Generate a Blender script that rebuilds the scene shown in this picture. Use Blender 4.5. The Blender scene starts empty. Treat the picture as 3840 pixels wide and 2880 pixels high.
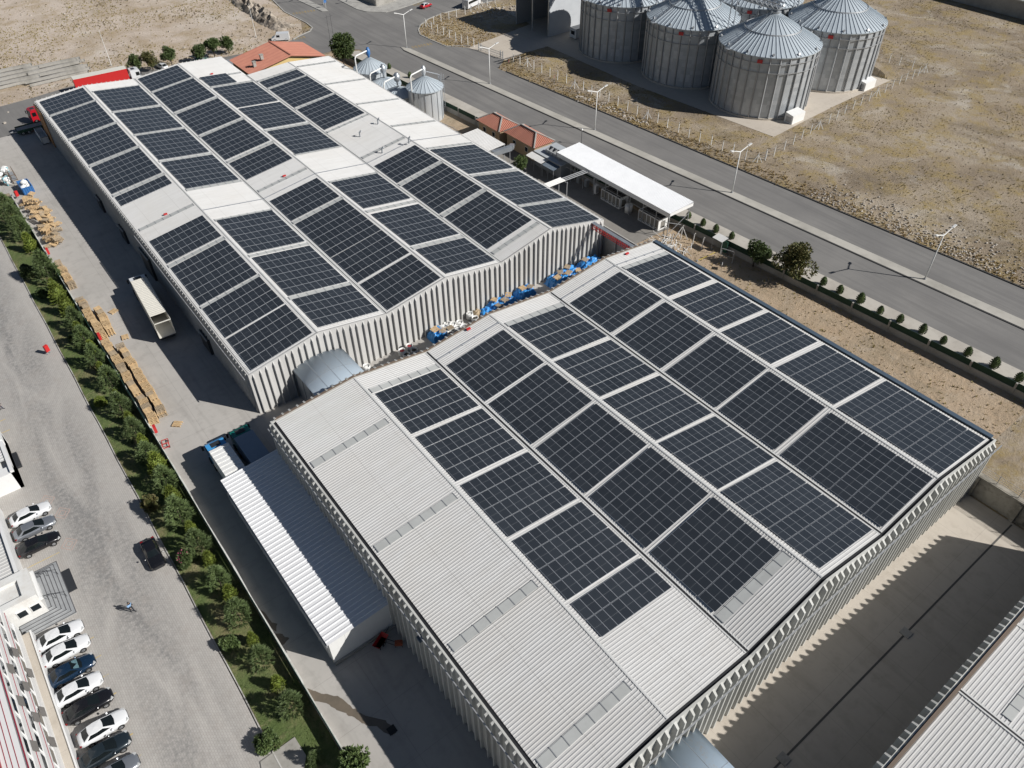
import bpy, math, random
from math import sin, cos, pi, radians
from mathutils import Vector, Matrix
rnd = random.Random(7)
scene = bpy.context.scene
COL = scene.collection
# ------------------------------------------------------------------ camera
H = 74.0
CR = Vector((0.78804349, -0.61556527, -0.00817648))
CU = Vector((0.42316292, 0.53198892, 0.73343093))
CF = Vector((0.44712482, 0.58143545, -0.6797148))
FPX = 2839.8791
cam = bpy.data.objects.new('camera', bpy.data.cameras.new('camera'))
COL.objects.link(cam)
cam.matrix_world = Matrix((( CR.x, CU.x, -CF.x, 0), (CR.y, CU.y, -CF.y, 0), (CR.z, CU.z, -CF.z, H), (0, 0, 0, 1)))
cam.data.sensor_width = 36.0; cam.data.lens = FPX / 3840 * 36.0
cam.data.clip_start = 1.0; cam.data.clip_end = 3000.0
scene.camera = cam
def ray(px, py): return CF + CR * ((px - 1920) / FPX) - CU * ((py - 1440) / FPX)
def G(px, py, z=0.0):
    """survey helper: photograph pixel -> world point at height z"""
    d = ray(px, py); t = (z - H) / d.z
    return Vector((d.x * t, d.y * t, z))
def K(cx, cy, u, v, z=0.0): return G(cx + u / 2.212, cy + v / 2.212, z)
def PX(P):
    d = Vector(P) - Vector((0, 0, H)); w = d.dot(CF)
    return 1920 + FPX * d.dot(CR) / w, 1440 - FPX * d.dot(CU) / w
# ------------------------------------------------------------------ mesh builder
class MB:
    def __init__(s): s.v = []; s.f = []; s.m = []; s.M = Matrix.Identity(4); s.mi = 0; s.sm = []; s.smooth = False
    def add(s, vs, fs):
        b = len(s.v); M = s.M
        s.v.extend([tuple(M @ Vector(p)) for p in vs])
        for f in fs: s.f.append(tuple(b + i for i in f)); s.m.append(s.mi); s.sm.append(s.smooth)
    def box(s, c, d, rz=0.0):
        x, y, z = d[0] / 2, d[1] / 2, d[2] / 2; cs, sn = cos(rz), sin(rz); vs = []
        for k in (-z, z):
            for (i, j) in ((-x, -y), (x, -y), (x, y), (-x, y)):
                vs.append((c[0] + i * cs - j * sn, c[1] + i * sn + j * cs, c[2] + k))
        s.add(vs, [(0, 3, 2, 1), (4, 5, 6, 7), (0, 1, 5, 4), (1, 2, 6, 5), (2, 3, 7, 6), (3, 0, 4, 7)])
    def bb(s, a, b): s.box([(a[i] + b[i]) / 2 for i in range(3)], [abs(b[i] - a[i]) for i in range(3)])
    def prism(s, poly, z0, z1, cap=True):
        n = len(poly); A = sum(poly[i][0] * poly[(i + 1) % n][1] - poly[(i + 1) % n][0] * poly[i][1] for i in range(n))
        if A < 0: poly = poly[::-1]
        vs = [(p[0], p[1], z0) for p in poly] + [(p[0], p[1], z1) for p in poly]
        fs = [(i, (i + 1) % n, n + (i + 1) % n, n + i) for i in range(n)]
        if cap: fs += [tuple(range(n - 1, -1, -1)), tuple(range(n, 2 * n))]
        s.add(vs, fs)
    def poly(s, pts): s.add(pts, [tuple(range(len(pts)))])
    def bar(s, a, b, w, h=None):
        """square bar from a to b"""
        a = Vector(a); b = Vector(b); h = h or w; d = (b - a); L = d.length
        if L < 1e-6: return
        d /= L; u = d.cross(Vector((0, 0, 1)))
        if u.length < 1e-3: u = Vector((1, 0, 0))
        u.normalize(); w2 = u.cross(d).normalized()
        vs = []
        for p in (a, b):
            for (i, j) in ((-1, -1), (1, -1), (1, 1), (-1, 1)): vs.append(p + u * (i * w / 2) + w2 * (j * h / 2))
        s.add(vs, [(0, 3, 2, 1), (4, 5, 6, 7), (0, 1, 5, 4), (1, 2, 6, 5), (2, 3, 7, 6), (3, 0, 4, 7)])
    def tube(s, a, b, r, n=8, r2=None, caps=True):
        a = Vector(a); b = Vector(b); r2 = r if r2 is None else r2; d = (b - a).normalized()
        u = d.cross(Vector((0, 0, 1)))
        if u.length < 1e-3: u = Vector((1, 0, 0))
        u.normalize(); w = u.cross(d)
        vs = [a + (u * cos(2 * pi * i / n) + w * sin(2 * pi * i / n)) * r for i in range(n)] + \
             [b + (u * cos(2 * pi * i / n) + w * sin(2 * pi * i / n)) * r2 for i in range(n)]
        fs = [(i, (i + 1) % n, n + (i + 1) % n, n + i) for i in range(n)]
        fs = [f[::-1] for f in fs]
        if caps: fs += [tuple(range(n)), tuple(range(2 * n - 1, n - 1, -1))]
        s.add(vs, fs)
    def path(s, pts, r, n=6):
        for i in range(len(pts) - 1): s.tube(pts[i], pts[i + 1], r, n)
    def lathe(s, prof, c=(0, 0, 0), n=24, a0=0.0, a1=2 * pi):
        full = abs(a1 - a0 - 2 * pi) < 1e-6; m = n if full else n + 1; vs = []
        for (r, z) in prof:
            for i in range(m):
                t = a0 + (a1 - a0) * i / n; vs.append((c[0] + r * cos(t), c[1] + r * sin(t), c[2] + z))
        fs = []
        for k in range(len(prof) - 1):
            for i in range(n):
                j = (i + 1) % m if full else i + 1
                fs.append((k * m + i, k * m + j, (k + 1) * m + j, (k + 1) * m + i))
        s.add(vs, fs)
    def blob(s, c, r, n=8, k=5, jit=0.12, flat=0.0):
        """irregular lump (rocks, sacks)"""
        vs = [(c[0], c[1], c[2] - r[2])]; rr = random.Random(int(abs(c[0] * 91 + c[1] * 37) * 100))
        for i in range(1, k):
            ph = -pi / 2 + pi * i / k
            for j in range(n):
                t = 2 * pi * j / n; q = 1 + rr.uniform(-jit, jit)
                vs.append((c[0] + r[0] * cos(ph) * cos(t) * q, c[1] + r[1] * cos(ph) * sin(t) * q, c[2] + r[2] * sin(ph) * q))
        vs.append((c[0], c[1], c[2] + r[2])); fs = []
        for j in range(n): fs.append((0, 1 + (j + 1) % n, 1 + j))
        for i in range(k - 2):
            for j in range(n):
                a = 1 + i * n + j; b = 1 + i * n + (j + 1) % n; fs.append((a, b, b + n, a + n))
        e = len(vs) - 1; o = 1 + (k - 2) * n
        for j in range(n): fs.append((o + j, o + (j + 1) % n, e))
        s.add(vs, fs)
    def mesh(s, name, mats):
        me = bpy.data.meshes.new(name); me.from_pydata(s.v, [], s.f)
        if not isinstance(mats, (list, tuple)): mats = [mats]
        for m in mats: me.materials.append(m)
        if len(mats) > 1: me.polygons.foreach_set('material_index', s.m)
        if any(s.sm): me.polygons.foreach_set('use_smooth', s.sm)
        me.update(); return me
def link(name, me, parent=None, loc=None, rz=None):
    o = bpy.data.objects.new(name, me); COL.objects.link(o)
    if parent is not None: o.parent = parent
    if loc is not None: o.location = loc
    if rz is not None: o.rotation_euler = (0, 0, rz)
    return o
def obj(name, mb, mats, parent=None, loc=None, rz=None): return link(name, mb.mesh(name, mats), parent, loc, rz)
def tag(o, label=None, cat=None, group=None, kind=None):
    if label: o['label'] = label
    if cat: o['category'] = cat
    if group: o['group'] = group
    if kind: o['kind'] = kind
    return o
def thing(name, label, cat, loc=(0, 0, 0), rz=0.0, group=None):
    o = bpy.data.objects.new(name, None); COL.objects.link(o); o.empty_display_size = 0.5
    o.location = loc; o.rotation_euler = (0, 0, rz); return tag(o, label, cat, group)
def struct(name, mb, mats): return tag(obj(name, mb, mats), kind='structure')
def dup(root, loc, rz=0.0, label=None, group=None, scale=None):
    r = root.copy(); COL.objects.link(r); r.location = loc; r.rotation_euler = (0, 0, rz)
    if scale: r.scale = (scale, scale, scale) if not isinstance(scale, (tuple, list)) else scale
    if label: r['label'] = label
    if group: r['group'] = group
    for ch in list(root.children):
        c = ch.copy(); COL.objects.link(c); c.parent = r
        for g in list(ch.children):
            d = g.copy(); COL.objects.link(d); d.parent = c
    return r
# ------------------------------------------------------------------ materials
def srgb(r, g, b):
    f = lambda c: (c / 255 / 12.92) if c / 255 <= 0.04045 else ((c / 255 + 0.055) / 1.055) ** 2.4
    return (f(r), f(g), f(b), 1)
class NT:
    def __init__(s, name):
        s.mat = bpy.data.materials.new(name); s.mat.use_nodes = True; s.t = s.mat.node_tree; s.n = s.t.nodes
        s.b = s.n['Principled BSDF']
    def new(s, ty, **kw):
        x = s.n.new(ty)
        for k, v in kw.items(): setattr(x, k, v)
        return x
    def lk(s, a, b): s.t.links.new(a, b)
    def coord(s, kind='Object', scale=(1, 1, 1), rot=(0, 0, 0)):
        if kind == 'World': g = s.new('ShaderNodeNewGeometry').outputs['Position']
        else: g = s.new('ShaderNodeTexCoord').outputs[kind]
        m = s.new('ShaderNodeMapping'); m.inputs['Scale'].default_value = scale; m.inputs['Rotation'].default_value = rot
        s.lk(g, m.inputs['Vector']); return m.outputs[0]
    def noise(s, co, scale, detail=4, rough=0.55, dist=0.0):
        x = s.new('ShaderNodeTexNoise'); s.lk(co, x.inputs['Vector']); x.inputs['Scale'].default_value = scale
        x.inputs['Detail'].default_value = detail; x.inputs['Roughness'].default_value = rough; x.inputs['Distortion'].default_value = dist
        return x.outputs['Fac']
    def ramp(s, fac, stops):
        x = s.new('ShaderNodeValToRGB'); e = x.color_ramp.elements
        while len(e) < len(stops): e.new(0.5)
        for i, (p, c) in enumerate(stops): e[i].position = p; e[i].color = c if len(c) == 4 else (*c, 1)
        s.lk(fac, x.inputs['Fac']); return x.outputs['Color']
    def mix(s, fac, a, b, mode='MIX'):
        x = s.new('ShaderNodeMix', data_type='RGBA', blend_type=mode)
        for inp, v in ((x.inputs[0], fac), (x.inputs[6], a), (x.inputs[7], b)):
            if hasattr(v, 'is_output'): s.lk(v, inp)
            else: inp.default_value = v
        return x.outputs[2]
    def math(s, op, a, b=0.0, c=None):
        x = s.new('ShaderNodeMath', operation=op)
        for i, v in enumerate((a, b) if c is None else (a, b, c)):
            if hasattr(v, 'is_output'): s.lk(v, x.inputs[i])
            else: x.inputs[i].default_value = v
        return x.outputs[0]
    def bump(s, h, strength=0.3, dist=0.05):
        x = s.new('ShaderNodeBump'); x.inputs['Strength'].default_value = strength; x.inputs['Distance'].default_value = dist
        s.lk(h, x.inputs['Height']); s.lk(x.outputs[0], s.b.inputs['Normal'])
    def out(s, col, rough=0.8, metal=0.0, spec=None):
        if hasattr(col, 'is_output'): s.lk(col, s.b.inputs['Base Color'])
        else: s.b.inputs['Base Color'].default_value = col
        if hasattr(rough, 'is_output'): s.lk(rough, s.b.inputs['Roughness'])
        else: s.b.inputs['Roughness'].default_value = rough
        s.b.inputs['Metallic'].default_value = metal
        if spec is not None: s.b.inputs['Specular IOR Level'].default_value = spec
        return s.mat
W4 = (0, 0, 0, 1), (1, 1, 1, 1)
def flat(name, c, rough=0.7, metal=0.0, var=0.12, scale=2.0, co='Object', bump=0.0, spec=None):
    t = NT(name); v = t.coord(co)
    n = t.noise(v, scale, 5, 0.6)
    k = t.math('MULTIPLY_ADD', n, 2 * var, 1 - var)
    col = t.mix(1.0, c, t.new('ShaderNodeCombineColor').outputs[0], 'MULTIPLY')
    cc = col.node.inputs[7].links[0].from_node
    for i in range(3): t.lk(k, cc.inputs[i])
    if bump: t.bump(n, bump, 0.05)
    return t.out(col, rough, metal, spec)
def m_dirty(name, c, c2, rough=0.6, s1=0.4, s2=3.0, metal=0.0, amt=0.6, stretch=(1, 1, 1), bump=0.0):
    t = NT(name); v = t.coord('Object', stretch)
    a = t.noise(v, s1, 6, 0.6); b = t.noise(v, s2, 5, 0.6)
    m = t.math('MULTIPLY', t.ramp(a, [(0.42, (0, 0, 0)), (0.72, (1, 1, 1))]), amt)
    m2 = t.math('ADD', m, t.math('MULTIPLY', t.ramp(b, [(0.5, (0, 0, 0)), (0.75, (1, 1, 1))]), amt * 0.5))
    col = t.mix(m2, c, c2)
    if bump: t.bump(b, bump, 0.03)
    return t.out(col, rough, metal)
M = {}
def m_roof():
    t = NT('roof_sheet'); v = t.coord('Object', (0.35, 2.6, 1)); u = t.coord('Object')
    a = t.noise(v, 0.5, 6, 0.65); b = t.noise(u, 0.10, 5, 0.6, 0.4); c = t.noise(u, 1.1, 5, 0.7)
    sp = t.new('ShaderNodeSeparateXYZ'); t.lk(u, sp.inputs[0])
    wn = t.new('ShaderNodeTexWhiteNoise', noise_dimensions='2D'); cb = t.new('ShaderNodeCombineXYZ')
    t.lk(t.math('FLOOR', sp.outputs[1]), cb.inputs[0]); t.lk(t.math('FLOOR', t.math('MULTIPLY', sp.outputs[0], 0.19)), cb.inputs[1]); t.lk(cb.outputs[0], wn.inputs['Vector'])
    col = t.mix(t.math('MULTIPLY', t.ramp(a, [(0.40, (0, 0, 0)), (0.70, (1, 1, 1))]), 0.5), (0.575, 0.573, 0.562, 1), (0.46, 0.45, 0.43, 1))
    col = t.mix(t.math('MULTIPLY', t.ramp(b, [(0.45, (0, 0, 0)), (0.70, (1, 1, 1))]), 0.45), col, (0.52, 0.50, 0.465, 1))
    col = t.mix(t.math('MULTIPLY', t.ramp(c, [(0.60, (0, 0, 0)), (0.76, (1, 1, 1))]), 0.35), col, (0.42, 0.39, 0.35, 1))
    col = t.mix(t.math('MULTIPLY', wn.outputs['Value'], 0.16), col, (0.46, 0.46, 0.45, 1))
    lap = t.math('LESS_THAN', t.math('FRACT', t.math('ADD', t.math('MULTIPLY', sp.outputs[0], 0.19), 50.12)), 0.012)
    col = t.mix(t.math('MULTIPLY', lap, 0.45), col, (0.33, 0.32, 0.30, 1))
    return t.out(col, 0.5)
M['roof'] = m_roof()
M['cap'] = m_dirty('ridge_cap', (0.60, 0.598, 0.585, 1), (0.46, 0.49, 0.46, 1), 0.5, 0.3, 2.0, amt=0.4)
M['sky'] = m_dirty('skylight_sheet', (0.46, 0.47, 0.455, 1), (0.36, 0.365, 0.35, 1), 0.45, 0.5, 3, amt=0.5)
M['wall'] = m_dirty('wall_concrete', (0.52, 0.515, 0.50, 1), (0.36, 0.35, 0.33, 1), 0.85, 0.25, 1.5, amt=0.55, stretch=(1, 1, 0.25), bump=0.15)
M['wallB'] = m_dirty('wall_concrete_grey', (0.50, 0.50, 0.475, 1), (0.34, 0.335, 0.30, 1), 0.85, 0.25, 1.5, amt=0.55, stretch=(1, 1, 0.25), bump=0.15)
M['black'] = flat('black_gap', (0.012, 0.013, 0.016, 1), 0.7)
M['dark'] = flat('dark_metal', (0.03, 0.032, 0.036, 1), 0.5)
M['white'] = flat('white_paint', (0.72, 0.72, 0.70, 1), 0.45, var=0.06)
M['brown'] = flat('brown_flashing', (0.16, 0.12, 0.09, 1), 0.6)
M['galv'] = m_dirty('galvanised', (0.42, 0.45, 0.48, 1), (0.28, 0.30, 0.32, 1), 0.38, 0.6, 3, metal=0.55, amt=0.6)
M['steel'] = flat('grey_steel', (0.35, 0.36, 0.37, 1), 0.45, 0.3)
M['bluesteel'] = flat('blue_grey_gutter', (0.07, 0.10, 0.135, 1), 0.45)
M['conc'] = m_dirty('grey_concrete', (0.36, 0.345, 0.315, 1), (0.20, 0.19, 0.165, 1), 0.9, 0.35, 2.5, amt=0.7, bump=0.2)
M['kerb'] = m_dirty('kerb_stone', (0.40, 0.39, 0.36, 1), (0.20, 0.19, 0.18, 1), 0.9, 0.5, 3, amt=0.6)
M['red'] = flat('red_paint', (0.50, 0.03, 0.03, 1), 0.45)
M['blue'] = flat('blue_paint', (0.04, 0.15, 0.38, 1), 0.45)
M['glass'] = flat('window_glass', (0.015, 0.02, 0.024, 1), 0.08, var=0.05)
M['tarp'] = flat('blue_tarpaulin', (0.035, 0.25, 0.62, 1), 0.4, var=0.25, scale=3)
M['sack'] = flat('white_sack', (0.70, 0.70, 0.68, 1), 0.8, var=0.18, scale=5)
M['wood'] = m_dirty('pallet_wood', (0.60, 0.43, 0.24, 1), (0.42, 0.29, 0.16, 1), 0.85, 1.5, 6, amt=0.8)
M['wood2'] = m_dirty('old_wood', (0.42, 0.33, 0.22, 1), (0.27, 0.21, 0.15, 1), 0.9, 1.5, 6, amt=0.8)
M['yellowwall'] = flat('yellow_plaster', (0.62, 0.46, 0.20, 1), 0.8, var=0.08)
M['beige'] = flat('beige_plaster', (0.40, 0.29, 0.18, 1), 0.85, var=0.1)
# solar glass, module drawn from its own object coordinates (module is 1.04 x 2.06 m)
def m_solar():
    t = NT('solar_cells'); g = t.new('ShaderNodeTexCoord').outputs['Object']
    sp = t.new('ShaderNodeSeparateXYZ'); t.lk(g, sp.inputs[0]); x, y = sp.outputs[0], sp.outputs[1]
    ax = t.math('ABSOLUTE', x); ay = t.math('ABSOLUTE', y)
    mid = t.math('LESS_THAN', ay, 0.013)
    def lines(c, pitch, w):
        q = t.math('FRACT', t.math('ADD', t.math('DIVIDE', c, pitch), 100.0))
        return t.math('LESS_THAN', q, w)
    cell = t.math('MAXIMUM', lines(x, 0.166, 0.07), t.math('MULTIPLY', lines(y, 0.083, 0.05), 0.5))
    oi = t.new('ShaderNodeObjectInfo')
    base = t.mix(t.math('MULTIPLY_ADD', oi.outputs['Random'], 0.55, t.math('MULTIPLY', t.noise(t.coord('World'), 0.12, 4), 0.7)), (0.019, 0.023, 0.029, 1), (0.033, 0.039, 0.047, 1))
    col = t.mix(t.math('MULTIPLY', cell, 0.09), base, (0.30, 0.33, 0.37, 1))
    col = t.mix(t.math('MULTIPLY', mid, 0.32), col, (0.42, 0.44, 0.46, 1))
    return t.out(col, 0.22, 0.0)
M['solar'] = m_solar()
M['frame'] = flat('module_frame', (0.36, 0.38, 0.41, 1), 0.4, 0.2, var=0.05)
# ------------------------------------------------------------------ light
SUN = Vector((0.8245, -1.1379, 1.0)).normalized()
sl = bpy.data.lights.new('sun', 'SUN'); sl.energy = 5.0; sl.angle = radians(0.5); sl.color = (1.0, 0.97, 0.93)
so = bpy.data.objects.new('sun', sl); COL.objects.link(so); so.location = (0, 0, 150)
so.rotation_euler = SUN.to_track_quat('Z', 'Y').to_euler()
wd = bpy.data.worlds.new('World'); scene.world = wd; wd.use_nodes = True
wt = wd.node_tree; bg = wt.nodes['Background']
st = wt.nodes.new('ShaderNodeTexSky'); st.sky_type = 'NISHITA'; st.sun_disc = False
st.sun_elevation = math.asin(SUN.z); st.sun_rotation = math.atan2(SUN.x, SUN.y)
st.altitude = 900; st.air_density = 1.0; st.dust_density = 1.2
wt.links.new(st.outputs[0], bg.inputs[0]); bg.inputs[1].default_value = 0.039
scene.view_settings.view_transform = 'Standard'; scene.view_settings.look = 'None'
scene.view_settings.exposure = 0.16; scene.view_settings.gamma = 1.0
scene.render.engine = 'CYCLES'
scene.cycles.use_denoising = True
scene.cycles.max_bounces = 4; scene.cycles.diffuse_bounces = 2; scene.cycles.glossy_bounces = 2
scene.cycles.transparent_max_bounces = 4
# ================================================================== HALLS WITH SOLAR ROOFS
MOD = None
def module_mesh():
    b = MB(); w, l, h = 1.04, 2.07, 0.04; fr = 0.022
    b.mi = 1; b.bb((-w / 2, -l / 2, -h), (w / 2, l / 2, 0))
    b.mi = 0; b.poly([(-w / 2 + fr, -l / 2 + fr, .003), (w / 2 - fr, -l / 2 + fr, .003), (w / 2 - fr, l / 2 - fr, .003), (-w / 2 + fr, l / 2 - fr, .003)])
    return b.mesh('solar_module', [M['solar'], M['frame']])
MODME = module_mesh()
class Hall:
    def __init__(s, origin, rz, near, far, yn, yf):
        s.o = Vector(origin); s.rz = rz; s.n = near; s.f = far; s.yn = yn; s.yf = yf
    def node(s, i, y):
        (x0, z0), (x1, z1) = s.n[i], s.f[i]; k = (y - s.yn) / (s.yf - s.yn)
        return Vector((x0 + (x1 - x0) * k, y, z0 + (z1 - z0) * k))
    def R(s, i, t, y, dz=0.0):
        p = s.node(i, y).lerp(s.node(i + 1, y), t); p.z += dz; return p
    def loc(s, P):
        d = Vector(P) - s.o; c, n = cos(s.rz), sin(s.rz); return Vector((c * d.x + n * d.y, -n * d.x + c * d.y, d.z))
    def hit(s, i, px, py):
        """photo pixel -> (t, y) on roof slope i"""
        o = s.loc((0, 0, H)); r = ray(px, py); c, n = cos(s.rz), sin(s.rz); d = Vector((c * r.x + n * r.y, -n * r.x + c * r.y, r.z))
        y = (s.yn + s.yf) / 2
        for _ in range(12):
            A, B = s.node(i, y), s.node(i + 1, y); e = B - A; g = s.node(i, y + 1) - A
            nn = e.cross(g); t = (A - o).dot(nn) / d.dot(nn); P = o + d * t; y = P.y
        A, B = s.node(i, y), s.node(i + 1, y)
        return (P.x - A.x) / (B.x - A.x), y
    def slope_mesh(s, i, y0, y1, mb, ta=0.0, tb=1.0, pitch=0.333, h=0.04):
        n = int(round((y1 - y0) / pitch)); vs = []
        for k in range(n):
            a = y0 + (y1 - y0) * k / n; p = (y1 - y0) / n
            for (f, dz) in ((0, 0), (0.62, 0), (0.70, h), (0.92, h), (1.0, 0)):
                y = a + f * p
                vs.append(s.R(i, ta, y, dz)); vs.append(s.R(i, tb, y, dz))
        m = len(vs) // 2; fs = []
        for k in range(m - 1):
            if (k + 1) % 5 == 0: continue
            fs.append((2 * k, 2 * k + 1, 2 * k + 3, 2 * k + 2))
        mb.add(vs, fs)
    def strip(s, mb, i, t0, t1, y0, y1, dz, th):
        """thin slab following the slope"""
        P = [s.R(i, t0, y0, dz), s.R(i, t1, y0, dz), s.R(i, t1, y1, dz), s.R(i, t0, y1, dz)]
        Q = [p + Vector((0, 0, th)) for p in P]
        mb.add(P + Q, [(0, 3, 2, 1), (4, 5, 6, 7), (0, 1, 5, 4), (1, 2, 6, 5), (2, 3, 7, 6), (3, 0, 4, 7)])
def fins(mb, p0, p1, ztop, nrm, pitch=0.98, depth=0.42, w=0.15, skip=None, zb=0.0, chamfer=0.5, dz=-0.10):
    """vertical stems of ribbed precast wall panels; ztop(k) gives top height"""
    p0 = Vector(p0); p1 = Vector(p1); L = (p1 - p0).length; n = int(L / pitch); d = (p1 - p0) / L; nn = Vector(nrm)
    for k in range(n):
        off = (0.04 if k % 2 else -0.04)
        s = (k + 0.5) * L / n + off; a = p0 + d * s
        if skip and skip(a, s): continue
        z = ztop(s / L) + dz
        u = d * (w / 2); base = a; out = a + nn * depth
        u2 = d * (w / 2 * 0.75)
        vs = [base - u, base + u, out + u2, out - u2]
        b = [(p.x, p.y, zb) for p in vs]; t = [(vs[0].x, vs[0].y, z), (vs[1].x, vs[1].y, z), (vs[2].x, vs[2].y, z - chamfer), (vs[3].x, vs[3].y, z - chamfer)]
        mb.add(b + t, [(0, 3, 2, 1), (4, 5, 6, 7), (0, 1, 5, 4), (1, 2, 6, 5), (2, 3, 7, 6), (3, 0, 4, 7)])
NUM = ['first', 'second', 'third', 'fourth', 'fifth', 'sixth', 'seventh', 'eighth', 'ninth', 'tenth', 'eleventh', 'twelfth']
def build_arrays(hall, hallname, blocks, slopes, cols=9):
    """blocks[i] = list of (far px, near px, n columns) measured on the slope's left border"""
    cells = {}
    for i, bl in blocks.items():
        for bi, b in enumerate(bl):
            (fx, fy), (nx, ny) = b[0], b[1]; nc = b[2] if len(b) > 2 else cols; off = b[3] if len(b) > 3 else 0
            _, yf = hall.hit(i, fx, fy); _, yn = hall.hit(i, nx, ny)
            L = yf - yn; rows = max(1, int(round(L / 2.13)))
            cells.setdefault(i, []).append((yn, yf))
            ym = (yn + yf) / 2; A, B = hall.node(i, ym), hall.node(i + 1, ym); e = (B - A); SL = e.length; e.normalize()
            g = (hall.node(i, ym + 1) * 0.5 + hall.node(i + 1, ym + 1) * 0.5) - (A + B) * 0.5; g.normalize()
            nn = e.cross(g).normalized(); g = nn.cross(e)
            pitch = (SL - 1.2) / cols
            ridge_left = A.z > B.z
            start = 0.60 if ridge_left else SL - 0.60 - cols * pitch
            start = max(0.3, start); sx_ = (pitch - 0.022) / 1.04; sy_ = (L / rows - 0.085) / 2.07; SC = Matrix.Diagonal((sx_, sy_, 1, 1))
            c0 = A.lerp(B, 0.5)
            lab = '%s solar block from the far end, %s slope from the left, %s' % (NUM[bi], NUM[i], hallname)
            root = thing('solar_array', lab, 'solar array', (0, 0, 0), 0, 'solar arrays on the hall roofs')
            cw = hall.o + Matrix.Rotation(hall.rz, 3, 'Z') @ Vector((c0.x, ym, c0.z)); root.location = cw; root.rotation_euler = (0, 0, hall.rz)
            RM = Matrix((e, g, nn)).transposed().to_4x4()
            for r in range(rows):
                y = (r + 0.5) * L / rows - L / 2
                for c in range(nc):
                    s_ = start + (c + off + 0.5) * pitch - SL / 2
                    p = e * s_ + g * y + nn * 0.16
                    o = bpy.data.objects.new('solar_module', MODME); COL.objects.link(o); o.parent = root
                    o.matrix_local = Matrix.Translation(p) @ RM @ SC
            rl = MB()
            for c in range(0, nc * 2):
                s_ = start + (c * 0.5 + off + 0.25) * pitch - SL / 2
                a = e * s_ - g * (L / 2 - .05) + nn * 0.075; b_ = e * s_ + g * (L / 2 - .05) + nn * 0.075
                rl.bar(a, b_, 0.04, 0.06)
            obj('mounting_rails', rl, M['frame'], root)
    return cells
def P22(cx, cy, *uv): return [(cx + u / 2.212, cy + v / 2.212) for (u, v) in uv]
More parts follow.
